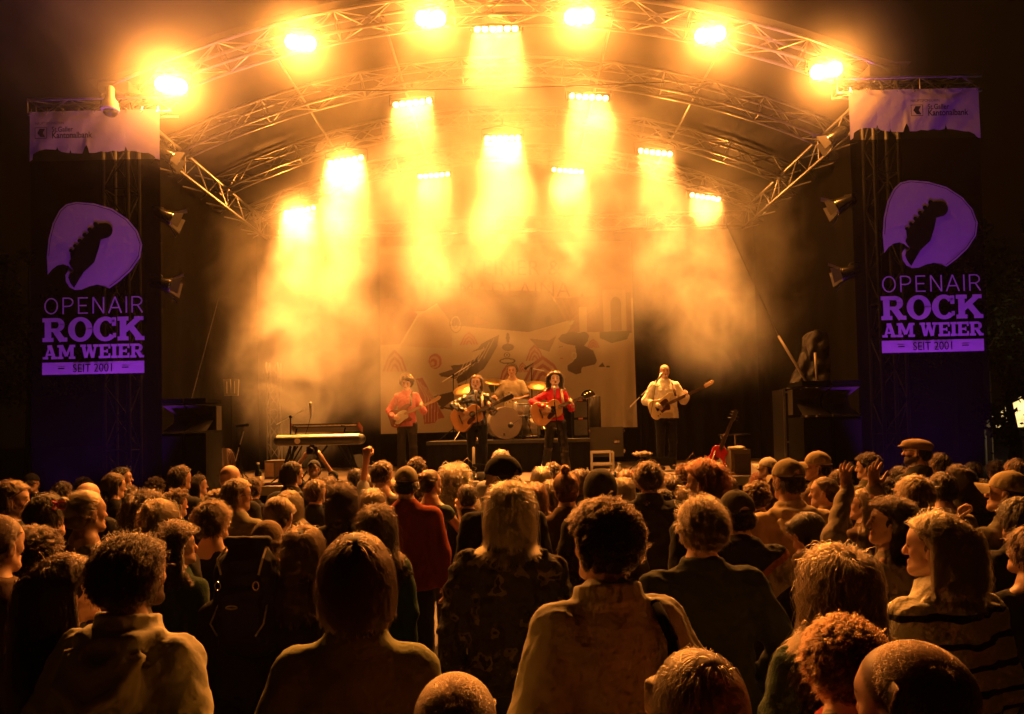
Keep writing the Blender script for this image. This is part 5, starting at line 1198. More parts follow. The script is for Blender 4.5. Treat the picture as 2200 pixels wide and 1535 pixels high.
    # cliffs, columns and arch
    poly([(1350, 420), (1700, 400), (1940, 370), (1940, 700), (1620, 690), (1440, 700), (1500, 600), (1420, 600)], (.26, .13, .06))
    for k in range(8): line([(1360 + k * 45, 430), (1400 + k * 42, 520), (1440 + k * 38, 600)], 4, ORG)
    for k in range(4): line([(1460, 690 - k * 40), (1600, 590 - k * 45), (1720, 450 - k * 20)], 5, ORG)
    poly(rect(1535, 490, 1595, 700), (.50, .36, .2)); poly(rect(1720, 350, 1900, 690), (.50, .38, .24)); poly([(1780, 680), (1780, 450), (1800, 415), (1825, 405), (1850, 420), (1862, 450), (1862, 680)], (.22, .12, .05))
    poly([(1690, 690), (1930, 680), (1900, 750), (1780, 780), (1690, 740)], GRN)
    # woman's head in profile
    poly([(1370, 760), (1372, 830), (1360, 870), (1378, 880), (1376, 910), (1390, 950), (1440, 950), (1500, 900), (1500, 780), (1440, 745)], (.60, .44, .28))
    poly([(1370, 745), (1400, 710), (1480, 690), (1540, 700), (1590, 700), (1600, 760), (1570, 800), (1640, 840), (1665, 920), (1650, 950), (1545, 975), (1540, 1020), (1500, 1030), (1440, 1000), (1435, 960), (1480, 930), (1510, 880), (1500, 800), (1440, 790), (1390, 770)], (.10, .05, .028)); ell(1570, 725, 38, 36, (.10, .05, .028))
    ell(1490, 880, 20, 28, PALE, .45); line([(1375, 812), (1405, 805)], 5, DKO); line([(1385, 900), (1402, 902)], 8, RED)
    poly([(1150, 740), (1300, 760), (1360, 720), (1300, 850), (1220, 820)], (.25, .14, .06)); poly([(1690, 950), (1705, 935), (1725, 970), (1675, 970)], DKO); ell(1748, 968, 15, 8, DKO)
    # lettering
    for txt, x, y in (('STEINER &', 1010, 232), ('MADLAINA', 1045, 408)):
        V, F_ = text_polys(txt, 178, 'CENTER', -1, sx=.93, spacing=1.05)
        for f in F_: poly([(x + V[i][0], y - V[i][1]) for i in f], (.13, .055, .02))
    return nx, nz, C_
nx, nz, C_ = cloth_print()
p00 = at(815, 530, 16.9); Wc = 5.26; zt_, zb_ = p00.z, at(815, 933, 16.9).z
A_, B_ = np.meshgrid(np.linspace(0, 1, nx + 1), np.linspace(0, 1, nz + 1)); wv = np.clip((A_ - .82) / .18, 0, 1)
YY = 16.9 + .045 * wv * np.sin(A_ * 75 + B_ * 3) * np.clip(B_ * 1.6 - .3, 0, 1) + .02 * np.sin(A_ * 13 + B_ * 4) + .008 * np.sin(A_ * 47 - B_ * 11)
V = np.stack([p00.x + Wc * A_ + .03 * B_ * (A_ - .5) * 2, YY, zt_ + (zb_ - zt_) * B_ + .03 * A_ * B_], -1).reshape(-1, 3)
ii = np.arange(nz)[:, None] * (nx + 1) + np.arange(nx)[None]; Q = np.stack([ii, ii + 1, ii + nx + 2, ii + nx + 1], -1).reshape(-1, 4)
cm = mat('printed_cloth', (.5, .5, .5), .85, bump=.15, bscale=30); N, L = nt(cm); a = N.new('ShaderNodeVertexColor'); a.layer_name = 'Col'; L.new(a.outputs[0], N['Principled BSDF'].inputs['Base Color'])
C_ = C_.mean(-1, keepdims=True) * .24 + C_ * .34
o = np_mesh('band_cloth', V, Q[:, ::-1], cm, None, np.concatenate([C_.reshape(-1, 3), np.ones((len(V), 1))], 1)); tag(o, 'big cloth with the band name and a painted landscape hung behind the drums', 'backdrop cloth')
# ================================================================== instruments and gear
def frame(x, z, pos):
    """matrix with local x along x, local z along z"""
    x = Vector(x).normalized(); z = Vector(z); z = (z - x * z.dot(x)).normalized(); y = z.cross(x)
    m = Matrix((x, y, z)).transposed().to_4x4(); m.translation = pos; return m
def smooth_outline(P_, n=6):
    out = []; N_ = len(P_)
    for i in range(N_):
        p0, p1, p2, p3 = [np.array(P_[(i + k) % N_], float) for k in (-1, 0, 1, 2)]
        for t in np.arange(n) / n: out.append(tuple(.5 * ((2 * p1) + (-p0 + p2) * t + (2 * p0 - 5 * p1 + 4 * p2 - p3) * t * t + (-p0 + 3 * p1 - 3 * p2 + p3) * t ** 3)))
    return out
GSH = {
 'acoustic': dict(out=[(-.25, 0), (-.23, .12), (-.13, .195), (-.02, .165), (.06, .125), (.15, .142), (.225, .11), (.25, .0)], d=.10, mirror=True, neck=(.23, .62), nw=.024, head='sym', hm=(.30, .16, .06)),
 'strat': dict(out=[(-.20, 0), (-.19, .12), (-.10, .165), (.0, .125), (.09, .145), (.20, .155), (.245, .115), (.17, .075), (.14, .03), (.14, -.03), (.16, -.085), (.18, -.13), (.12, -.145), (.04, -.115), (-.03, -.125), (-.12, -.165), (-.20, -.11)], d=.045, mirror=False, neck=(.13, .60), nw=.022, head='side', hm=(.50, .33, .16)),
 'bass': dict(out=[(-.23, .03), (-.21, .12), (-.12, .17), (.0, .125), (.10, .14), (.22, .165), (.275, .12), (.19, .075), (.16, .03), (.16, -.03), (.17, -.10), (.15, -.15), (.08, -.15), (.0, -.12), (-.08, -.14), (-.17, -.17), (-.235, -.09)], d=.045, mirror=False, neck=(.15, .82), nw=.024, head='side', hm=(.50, .26, .10)),
 'red': dict(out=[(-.22, 0), (-.20, .13), (-.08, .17), (.02, .11), (.10, .12), (.17, .10), (.20, .03), (.20, -.03), (.14, -.12), (.05, -.11), (-.08, -.17), (-.20, -.14)], d=.05, mirror=False, neck=(.18, .62), nw=.024, head='sym', hm=(.30, .16, .06))}
def make_guitar(kind, M, label, body_m, guard_m, strap_m=None, strap_pts=None):
    g = GSH[kind]; root = empty({'acoustic': 'acoustic_guitar', 'bass': 'bass_guitar'}.get(kind, 'electric_guitar'), (0, 0, 0), 0, label, 'guitar'); root.matrix_world = M
    out = g['out'] + ([(x, -y) for x, y in g['out'][::-1][1:-1]] if g['mirror'] else []); out = smooth_outline(out); d = g['d']; I4 = Matrix.Identity(4)
    b = MB(); b.prism(out, Matrix.Translation((0, 0, -d)), d); bo = b.build('guitar_body', body_m, root)
    bv = bo.modifiers.new('edge', 'BEVEL'); bv.width = .012 if d < .06 else .006; bv.segments = 3; bv.limit_method = 'ANGLE'
    T = lambda z: Matrix.Translation((0, 0, z))
    if kind == 'acoustic':
        b = MB(); b.lathe([(.0005, 0), (.050, 0)], (.10, 0, .001), 20); b.build('sound_hole', BLKM, root)
        b = MB(); b.prism(smooth_outline([(.10, -.05), (.03, -.045), (-.03, -.09), (-.01, -.13), (.06, -.11), (.12, -.075)], 4), T(.0005), .002); b.build('pickguard', guard_m, root)
        b = MB(); b.box((-.10, 0, .006), (.022, .15, .010)); b.build('bridge', mat('rosewood', (.05, .025, .015), .5), root)
        x_end = -.10
    else:
        gp = {'strat': [(.13, .06), (.15, .0), (.13, -.08), (.05, -.09), (-.06, -.12), (-.13, -.08), (-.06, -.03), (-.08, .03), (.02, .08)], 'bass': [(.12, .09), (.13, -.0), (.10, -.10), (.02, -.085), (-.06, -.09), (-.05, .04), (.03, .085)], 'red': [(.02, -.03), (-.12, -.03), (-.06, -.12)]}[kind]
        b = MB(); b.prism(smooth_outline(gp, 4), T(.0005), .003); b.build('pickguard', guard_m, root)
        for x in ((.09, .03, -.04) if kind == 'strat' else (.0,)): b = MB(); b.box((x, 0, .008), (.018, .07, .012)); b.build('pickup', mat('cream_plastic', (.6, .55, .4), .4) if kind == 'strat' else BLKP, root)
        b = MB(); b.box((-.10, 0, .007), (.045, .075, .014)); b.build('bridge', STEEL, root); x_end = -.09
        for k in range(3): b = MB(); b.lathe([(.010, 0), (.010, .014), (.006, .016)], (-.05 - k * .045, -.09 - k * .012, .003), 10); b.build('knob', guard_m, root)
    n0, n1 = g['neck']; w_ = g['nw']; NK = mat('neck_maple', (.38, .22, .10), .4) if kind in ('strat', 'bass') else mat('neck_wood', (.20, .10, .05), .45)
    b = MB(); b.add([(n0, -w_ * 1.2, .0), (n1, -w_ * .9, .0), (n1, w_ * .9, .0), (n0, w_ * 1.2, .0), (n0, -w_ * 1.2, .014), (n1, -w_ * .9, .014), (n1, w_ * .9, .014), (n0, w_ * 1.2, .014), (n0, 0, -.022), (n1, 0, -.02)], [(4, 5, 6, 7), (0, 4, 7, 3, 8), (1, 9, 2, 6, 5), (0, 8, 9, 1), (8, 3, 2, 9), (0, 1, 5, 4), (3, 7, 6, 2)]); nk = b.build('neck', NK, root)
    b = MB(); b.box(((n0 + n1) / 2 - .02, 0, .0165), (n1 - n0 + .04, w_ * 1.9, .004)); b.build('fretboard', mat('rosewood', (.05, .025, .015), .5) if kind != 'strat' else NK, nk)
    hd = [(n1, -w_), (n1 + .03, -w_ * 1.5), (n1 + .17, -w_ * 1.6), (n1 + .19, 0), (n1 + .17, w_ * 1.6), (n1 + .03, w_ * 1.5), (n1, w_)] if g['head'] == 'sym' else [(n1, -w_), (n1 + .03, -w_ * 1.0), (n1 + .15, -w_ * .7), (n1 + .19, w_ * .2), (n1 + .20, w_ * 1.3), (n1 + .17, w_ * 2.3), (n1 + .03, w_ * 1.6), (n1, w_)]
    b = MB(); b.prism(hd, T(-.004), .016); h_ = b.build('headstock', mat('headstock_dark', (.03, .02, .02), .3) if g['head'] == 'sym' else mat('headstock_maple', (.5, .32, .15), .35), root)
    npg = 4 if kind == 'bass' else 6
    for k in range(npg):
        if g['head'] == 'sym': x, y, s_ = n1 + .04 + .05 * (k % 3), (1 if k < 3 else -1) * w_ * 1.5, (1 if k < 3 else -1)
        else: x, y, s_ = n1 + .03 + (.15 / npg) * (k + .5), w_ * 1.75, 1
        b = MB(); b.tube([(x, y - s_ * .012, .02), (x, y + s_ * .012, .006), (x, y + s_ * .030, .006)], .0035, 5); b.box((x, y + s_ * .036, .006), (.014, .018, .010)); b.build('tuning_peg', STEEL, h_)
    b = MB()
    for k in range(npg): y = (k - (npg - 1) / 2) * .0085; b.tube([(x_end, y, .016), (n1 + .01, y * .8, .024)], .0008, 3, False)
    tag(b.build('strings', STEEL, root), kind='stuff') if False else b.build('strings', STEEL, root)
    if strap_pts:
        inv = M.inverted(); b = MB(); pts = [inv @ Vector(p) for p in strap_pts]
        for a, c in zip(pts, pts[1:]): b.tube([a, c], .02, 6)
        sm = b.build('strap', strap_m, root, True)
    return root
WOODT = mat('spruce_top', (.50, .24, .085), .32, noise=.12, nscale=30, coat=.4); TORT = mat('tortoise', (.05, .015, .008), .25)
CREAM = mat('cream_paint', (.70, .60, .38), .3, coat=.4); SUNB = mat('sunburst', (.20, .05, .012), .25, noise=.5, nscale=5, coat=.5); WPG = mat('white_guard', (.62, .58, .48), .35)
REDP = mat('red_paint', (.42, .018, .012), .25, coat=.5)

def band_member(u, v, Y, H, yaw, label, rig, hair, haircol, top_kind, top_col, leg_col, tone='fair', hands=(None, None), z0=DECK, floor=True, **kw):
    R_ = Rig(H, **rig); R_.tuck = True; p = at(u, v, Y); a_ = R(180 - yaw)
    hx, hy = R_.hc[0] * math.cos(a_) - R_.hc[1] * math.sin(a_), R_.hc[0] * math.sin(a_) + R_.hc[1] * math.cos(a_)
    root = empty('person', (p.x - hx, p.y - hy, z0), a_, label, 'person', kw.get('group'))
    V, Q, c = body_mesh(R_, tone, .03, .0075, hands=hands, mouth=kw.get('mouth', 0), stubble=kw.get('stubble', 0), browc=HAIR[haircol]); np_mesh('body', V, Q, skin_mat(tone), root, c)
    K = dict(KINDS[top_kind]); K.update(kw.get('top', {})); V, Q = top_mesh(R_, .012, seed=int(u), **K); kind = kw.get('cloth', 'cotton'); np_mesh(kw.get('tname', 'shirt'), V, Q, fabric(top_col, kind=kind), root)
    add_legs(R_, root, leg_col, key='b%d' % int(u), kind=kw.get('legkind', 'cotton'), flare=kw.get('flare', 0), res=.014, fold=.006)
    add_hair(R_, root, hair, haircol, .55, seed=int(u), L=kw.get('L'), res=.009)
    if kw.get('cap'): add_cap(R_, root, fabric(kw['cap']), 0)
    bpy.context.view_layer.update(); return root, R_
def w_of(root, p): return root.matrix_world @ Vector(p)
def held_guitar(root, R_, kind, c, ang, label, bm_, gm, strap_m, nrm=(0, 1, .12), back=0):
    k = R_.k; a = Vector((-math.cos(ang), back, math.sin(ang))); M = root.matrix_world @ frame(a, nrm, Vector(R_.f(c)))
    P_ = [w_of(root, R_.f(q)) for q in ((c[0] + .18, c[1] - .04, c[2] - .06), (.20, -.13, 1.15), (.05, -.145, 1.32), (-.085, -.10, 1.44), (-.105, .0, 1.47), (-.105, .10, 1.40), (-.12, .165, 1.22))]
    return make_guitar(kind, M, label, bm_, gm, strap_m, P_)
AC_ARMS = (((-.285, -.02, 1.13), (-.27, .20, 1.19)), ((.40, .05, 1.26), (.22, .25, 1.17)))
AC_HANDS = (((.25, .35, .9), (-1, .3, 0), dict(curl=1.0)), ((-.75, .1, -.55), (.1, 1, .2), dict(curl=.6)))
g1, r1 = band_member(1192, 828, 13.1, 1.64, -4, 'singer with dark curls in a red turtleneck playing an acoustic guitar', dict(nod=R(-12), arms=AC_ARMS, female=True, wide=.88, legs=[((-.09, 0, .88), (-.13, .03, .48), (-.16, .0, .08)), ((.09, 0, .88), (.14, .05, .48), (.20, .0, .08))]),
    'curlylong', 'dark', 'sweat', (.52, .012, .03), (.008, .007, .006), 'fair', AC_HANDS, mouth=1.3, L=.25, top=dict(loose=.010, fold=.004, hem=.93, collar=(.035, .062)), tname='turtleneck', legkind='leather', flare=.02)
held_guitar(g1, r1, 'acoustic', (.17, .21, 1.09), R(20), 'honey coloured acoustic guitar on a cream strap, played by the curly singer', WOODT, TORT, mat('cream_strap', (.55, .45, .3), .8))
g2, r2 = band_member(1023, 836, 12.9, 1.60, 4, 'singer with a copper bob in a black leather jacket playing an acoustic guitar', dict(nod=R(-6), arms=AC_ARMS, female=True, wide=.92),
    'bob', 'light', 'jacket', (.016, .014, .013), (.005, .005, .005), 'fair', AC_HANDS, mouth=1.0, L=.20, cloth='leather', tname='leather_jacket', top=dict(loose=.028, fold=.014, hem=.90))
held_guitar(g2, r2, 'acoustic', (.15, .22, 1.05), R(23), 'honey coloured acoustic guitar on a pale strap, played by the singer in leather', WOODT, TORT, mat('pale_strap', (.6, .52, .36), .8))
EL_ARMS = (((-.30, -.02, 1.12), (-.34, .20, 1.16)), ((.33, .0, 1.14), (.20, .22, 1.04)))
g3, r3 = band_member(873, 832, 14.3, 1.72, 8, 'guitarist with a mop of curls in a pink shirt, veiled by smoke', dict(nod=R(18), tilt=R(-8), head_yaw=R(-8), arms=EL_ARMS, wide=.92),
    'curly', 'brown', 'shirt', (.62, .16, .17), (.022, .018, .014), 'fair', (((.1, .35, .9), (-1, .3, 0), dict(curl=1.0)), ((-.8, .1, -.4), (.1, 1, .2), dict(curl=.5))), L=.055, flare=.025)
held_guitar(g3, r3, 'strat', (.08, .18, 1.04), R(22), 'sunburst electric guitar with a white guard, played by the man in the pink shirt', SUNB, WPG, mat('patterned_strap', (.12, .07, .05), .8, noise=.9, nscale=25))
g4, r4 = band_member(1428, 800, 13.9, 1.80, -10, 'bald bassist in a white shirt singing at a boom microphone', dict(nod=R(-2), head_yaw=R(8), arms=(((-.33, -.02, 1.15), (-.30, .20, 1.20)), ((.33, -.02, 1.15), (.20, .20, 1.06))), wide=1.08),
    'bald', 'brown', 'shirt', (.80, .77, .68), (.007, .006, .006), 'fair', (((.1, .35, .9), (-1, .3, 0), dict(curl=1.0)), ((-.8, .1, -.5), (.1, 1, .2), dict(curl=.6))), mouth=.6, stubble=.2, top=dict(loose=.034, hem=.86))
held_guitar(g4, r4, 'bass', (.13, .21, 1.05), R(23), 'cream bass guitar with a dark guard, played by the bald man', CREAM, TORT, mat('patterned_strap', (.12, .07, .05), .8))
RZ = 1.905
g5, r5 = band_member(1100, 796, 15.5, 1.78, 8, 'drummer in a pale printed t-shirt seated behind the drums', dict(nod=R(4), arms=(((-.29, .08, 1.14), (-.12, .30, 1.08)), ((.32, .05, 1.12), (.30, .30, 1.12))), legs=[((-.09, 0, .88), (-.24, .44, .86), (-.26, .48, .43)), ((.09, 0, .88), (.24, .44, .86), (.26, .48, .43))]),
    'short', 'brown', 'tee', (.66, .60, .46), (.03, .03, .04), 'fair', (((.5, .7, .2), (-.3, 0, 1), dict(curl=1.2)), ((.0, .9, .3), (.2, 0, 1), dict(curl=1.2))), z0=RZ - .355, tname='t_shirt')
g6, r6 = band_member(674, 1000, 10.95, 1.72, 0, 'photographer in a black cap facing the crowd and lifting a camera overhead', dict(nod=R(-24), arms=(((-.30, .16, 1.55), (-.17, .27, 1.80)), ((.27, .14, 1.58), (.05, .27, 1.83)))),
    'nape', 'dark', 'sweat', (.016, .016, .018), (.02, .02, .02), 'fair', (((.4, .1, .9), (-.9, .1, .2), dict(curl=.7)), ((-.5, .1, .9), (.9, .1, .2), dict(curl=.7))), z0=0, cap=(.02, .02, .022), tname='jumper', top=dict(sleeves=(.15, .15)), stubble=.25)
g6.location.z = 0
# the photographer's camera
cpos = w_of(g6, r6.f((-.06, .31, 1.90))); root = empty('photo_camera', cpos, R(180), 'black camera with a fat lens held up by the photographer', 'camera')
b = MB(); b.box((0, 0, 0), (.14, .07, .10)); b.box((0, 0, .06), (.06, .06, .03)); b.build('camera_body', BLKP, root)
b = MB(); b.lathe([(.036, 0), (.036, .08), (.042, .09), (.042, .12), (.034, .118), (.0005, .10)], (0, .035, 0), 18, (0, 1, 0)); b.build('lens', BLKP, root, True)

def mic_stand(u0, v0, u1, v1, Y, zb, label, boom=None, base='round', mic_dir=(0, -.5, .8), silver=True):
    """mic at photo pixel (u0, v0); the pole stands under (u1, .)"""
    m = at(u0, v0, Y); foot = at(u1, v1, Y); foot.z = zb; root = empty('microphone_stand', foot, 0, label, 'microphone stand', 'microphone stands on the stage'); r = lambda p: Vector(p) - foot
    b = MB()
    if base == 'round': b.lathe([(.0005, .03), (.05, .028), (.13, .012), (.13, 0)], (0, 0, 0), 20)
    else:
        for k in range(3): a = R(90 + 120 * k); b.tube([(0, 0, .22), (.30 * math.cos(a), .30 * math.sin(a), .01)], .010, 5)
    b.build('base', BLKM, root)
    if boom:
        j = r(at(*boom, Y)); b = MB(); b.tube([(0, 0, .02), j], .011, 6); b.build('pole', BLKM, root); mm = r(m); d = (mm - j).normalized()
        b = MB(); b.tube([j - d * .25, mm - d * .10], .008, 6); b.build('boom', mat('satin_steel', (.5, .5, .5), .35, .9), root)
        b = MB(); b.lathe([(.022, -.02), (.022, .02)], j, 10, (0, 1, 0)); b.build('clutch', BLKM, root)
    else:
        mm = r(m); d = Vector((0, -.25, .9)).normalized(); b = MB(); b.tube([(0, 0, .02), mm - d * .2], .010, 6); b.build('pole', BLKM, root)
    md = Vector(mic_dir).normalized(); b = MB(); b.lathe([(.011, -.16), (.019, -.02), (.020, 0)], mm, 12, md); mi = b.build('microphone', mat('mic_grip', (.3, .29, .28), .35, .8) if silver else BLKM, root, True)
    b = MB(); b.lathe([(.018, 0), (.026, .018), (.027, .035), (.018, .055), (.0005, .062)], mm, 12, md); b.build('mic_head', mat('mic_mesh', (.8, .78, .74), .3, .7, bump=.4, bscale=300) if silver else BLKM, mi, True)
    b = MB(); q = [mm - md * .16]; 
    for k in range(1, 8): t = k / 7; q.append((mm - md * .16) * (1 - t) + Vector((.03 * math.sin(k * 2), -.03, .02)) * t + Vector((0, 0, -.05 * math.sin(t * PI))))
    b.tube(q, .004, 4); b.build('cable', BLKM, root)
    return root
mic_stand(1022, 846, 1036, 1015, 12.62, DECK, 'straight microphone stand before the singer in leather')
mic_stand(1191, 838, 1208, 1015, 12.82, DECK, 'straight microphone stand before the curly singer')
mic_stand(1419, 808, 1378, 1000, 13.62, DECK, 'boom microphone stand reaching up to the bald bassist', boom=(1376, 852), base='tri', mic_dir=(.5, .2, .7))
mic_stand(667, 872, 624, 1000, 12.75, DECK, 'boom microphone stand above the keyboards', boom=(624, 896), base='tri', mic_dir=(.0, -.1, 1))
mic_stand(527, 914, 514, 1000, 12.7, DECK, 'short boom stand with a black microphone beside the keyboards', boom=(515, 958), base='tri', mic_dir=(1, -.2, .05), silver=False)
mic_stand(1132, 790, 1142, 930, 15.6, RZ, 'overhead microphone stand behind the drums', boom=(1142, 792), base='tri', mic_dir=(-.6, -.3, -.4), silver=False)
mic_stand(1022, 776, 974, 940, 15.3, RZ, 'tall boom stand at the keyboards side of the drums', boom=(974, 806), base='tri', mic_dir=(.7, -.2, .5), silver=False)

# ---- drum riser and kit
xa, xb = at(915, 945, 14.2).x, at(1270, 945, 14.2).x
root = empty('drum_riser', ((xa + xb) / 2, 15.4, DECK), 0, 'low black platform under the drum kit', 'platform')
b = MB(); b.box((0, 0, RZ - DECK - .03), (xb - xa, 2.4, .06)); b.build('riser_top', mat('riser_top', (.03, .028, .026), .6), root)
b = MB(); vs, fs = grid_mesh(lambda a, c: (-(xb - xa) / 2 + .02 + (xb - xa - .04) * a, -1.18 + .012 * math.sin(a * 90), (RZ - DECK - .065) * c), 120, 2); b.add(vs, fs); b.build('riser_skirt', BLACK, root)
DR = mat('drum_silver', (.55, .52, .46), .3, .6, noise=.3, nscale=60); HEADM = mat('drum_head', (.72, .68, .58), .55)
def drum(root, name, c, r, h, axis, head=True, lugs=8):
    ax_ = Vector(axis).normalized(); c = Vector(c)
    b = MB(); b.lathe([(r, -h / 2), (r, h / 2)], c, 32, ax_); sh_ = b.build(name, DR, root, True)
    for s_ in (-1, 1):
        b = MB(); b.lathe([(r * 1.0, 0), (r * 1.035, .0), (r * 1.035, .022), (r * .99, .022)], c + ax_ * (s_ * h / 2 - .011), 32, ax_); b.build('hoop', STEEL if r < .25 else mat('hoop_dark', (.25, .2, .15), .4), sh_, True)
        b = MB(); b.lathe([(.0005, 0), (r * .99, 0)], c + ax_ * (s_ * (h / 2 - .002)), 32, ax_); b.build('drum_head', HEADM, sh_, True)
    q = ax_.to_track_quat('Z', 'Y')
    b = MB()
    for k in range(lugs):
        a = 2 * PI * k / lugs; p = q @ Vector((r * 1.03 * math.cos(a), r * 1.03 * math.sin(a), 0)); b.tube([c + p - ax_ * h / 2, c + p + ax_ * h / 2], .006, 4)
    b.build('tension_rods', STEEL, sh_); return sh_
bd = at(1082, 908, 14.75); kit = empty('drum_kit', (bd.x, bd.y, RZ), 0, 'silver drum kit with a big pale bass drum head', 'drum kit'); K_ = lambda p: Vector(p) - Vector((bd.x, bd.y, RZ))
s_ = drum(kit, 'bass_drum', (0, 0, .30), .285, .40, (.22, -1, .0))
b = MB(); b.box((-.015, -.215, .10), (.075, .006, .045)); b.build('head_patch', mat('patch', (.05, .03, .02), .7), s_)
b = MB(); b.box((.11, -.40, .27), (.0, .0, .0)); 
drum(kit, 'rack_tom', K_(at(1120, 876, 14.7)), .15, .22, (.1, -.35, 1)); drum(kit, 'floor_tom', K_(at(1138, 915, 15.0)), .19, .36, (0, -.1, 1)); drum(kit, 'snare_drum', K_(at(1150, 880, 15.2)), .17, .14, (0, -.1, 1))
for u, v, Y, r_, tl, pu in ((1156, 828, 15.2, .22, (.1, -.5, 1), 1156), (1000, 836, 15.0, .24, (-.25, -.5, 1), 975), (1062, 820, 15.6, .20, (.1, -.4, 1), 1050)):
    c = K_(at(u, v, Y)); b = MB(); b.lathe([(.0005, .02), (.03, .016), (r_ * .6, .004), (r_, -.006), (r_, -.009), (r_ * .6, .001)], c, 28, tl); cy_ = b.build('cymbal', mat('brass', (.50, .33, .12), .3, .9), kit, True)
    b = MB(); b.tube([c, (c.x, c.y + .02, .25)], .009, 5)
    for k in range(3): a = R(90 + 120 * k); b.tube([(c.x, c.y + .02, .35), (c.x + .25 * math.cos(a), c.y + .02 + .25 * math.sin(a), .01)], .008, 4)
    b.build('cymbal_stand', STEEL, cy_)
b = MB(); c = K_(at(1098, 914, 14.3)); b.lathe([(.0005, .03), (.04, .02), (.05, -.03), (.03, -.05)], c, 14, (.3, -1, 0)); b.tube([c, c + Vector((.25, .35, .18)), c + Vector((.42, .5, -.28))], .007, 5); tag(b.build('kick_microphone', BLKP, None, True, origin=None), 'dark microphone before the bass drum head', 'microphone').location = kit.location
dp = w_of(g5, (0, 0, 0)); root = empty('drum_stool', (dp.x, dp.y, RZ), 0, 'drummer\'s round stool behind the bass drum', 'stool')
b = MB(); b.lathe([(.14, .38), (.165, .40), (.165, .45), (.13, .465), (.0005, .465)], (0, 0, 0), 18); b.build('seat', BLKM, root, True)
b = MB(); b.tube([(0, 0, .38), (0, 0, .15)], .015, 6)
for k in range(3): a = R(30 + 120 * k); b.tube([(0, 0, .22), (.22 * math.cos(a), .22 * math.sin(a), .01)], .01, 5)
b.build('legs_frame', STEEL, root)
for i_, (e0, e1) in enumerate((((-.14, .34, 1.09), (.02, .58, 1.02)), ((.30, .38, 1.14), (.12, .62, 1.02)))):
    b = MB(); b.tube([w_of(g5, r5.f(e0)), w_of(g5, r5.f(e1))], [.007, .005], 6); tag(b.build('drumstick', mat('stick', (.5, .36, .2), .5)), ['drumstick in the drummer\'s hand nearer the bassist', 'drumstick in the drummer\'s hand nearer the keyboards'][i_], 'drumstick', 'drumsticks')

# ---- box-like gear: helper with parts
def gear(name, u0, u1, v0, v1, Y, depth, zb, label, cat, group=None, rz=0):
    """root at floor centre; returns root, width, height from photo extents"""
    a, c = at(u0, v0, Y), at(u1, v1, Y); w_ = abs(c.x - a.x); top = at((u0 + u1) / 2, v0, Y).z; root = empty(name, ((a.x + c.x) / 2, Y + depth / 2, zb), rz, label, cat, group); return root, w_, top - zb
def pa_stack(u0, u1, v0, zb, Y, flip, side):
    wt = abs(at(u1, v0, Y).x - at(u0, v0, Y).x); h = at((u0 + u1) / 2, v0, Y).z - zb
    for k in range(2):
        x = at(u0, v0, Y).x + wt * (k + .5) / 2; inner = (k == 1) != flip
        root = empty('loudspeaker', (x, Y + .3, zb), 0, ('inner' if inner else 'outer') + ' tall loudspeaker with a flared horn on the %s side' % side, 'loudspeaker', 'tall loudspeakers at the stage corners'); w_ = wt / 2 - .02
        b = MB(); b.box((0, 0, h * .32), (w_, .6, h * .64)); b.box((0, 0, h - .03), (w_, .6, .06)); b.build('cabinet', BLKM, root)
        b = MB(); P_ = [(-w_ / 2, -.28, h - .09), (w_ / 2, -.28, h - .09), (w_ * .36, .1, h * .83), (-w_ * .36, .1, h * .83)]; b.add(P_, [(0, 1, 2, 3)]); P2 = [(-w_ / 2, -.28, h * .66), (w_ / 2, -.28, h * .66), (w_ * .36, .1, h * .78), (-w_ * .36, .1, h * .78)]; b.add(P2, [(3, 2, 1, 0)])
        b.box((0, .2, h * .8), (w_, .2, h * .26)); b.build('horn', mat('horn_grey', (.03, .029, .027), .5, spec=.4), root)
        b = MB(); b.box((0, -.305, h * .33), (w_ * .9, .012, h * .56)); b.build('grille', mat('grille', (.010, .010, .010), .9, spec=.1, bump=1, bscale=400), root)
        b = MB(); b.box((w_ * .05, -.318, h * .17), (.06, .008, .06)); b.build('badge', mat('badge', (.3, .29, .28), .4), root)
    root = empty('subwoofer', ((at(u0, v0, Y).x + at(u1, v0, Y).x) / 2, Y + .3, 0), 0, 'black bass bin under the tall loudspeakers on the %s side' % side, 'loudspeaker', 'bass bins at the stage corners')
    b = MB(); b.box((0, 0, zb / 2 - .01), (wt, .8, zb - .02)); b.build('cabinet', BLKM, root); b = MB(); b.box((0, -.41, zb / 2), (wt * .92, .015, zb * .85)); b.build('grille', mat('grille', (.010, .010, .010), .9, spec=.1), root)
pa_stack(345, 443, 857, 1.30, 10.9, False, 'keyboards'); pa_stack(1722, 1850, 818, 1.30, 10.9, True, 'bassist')

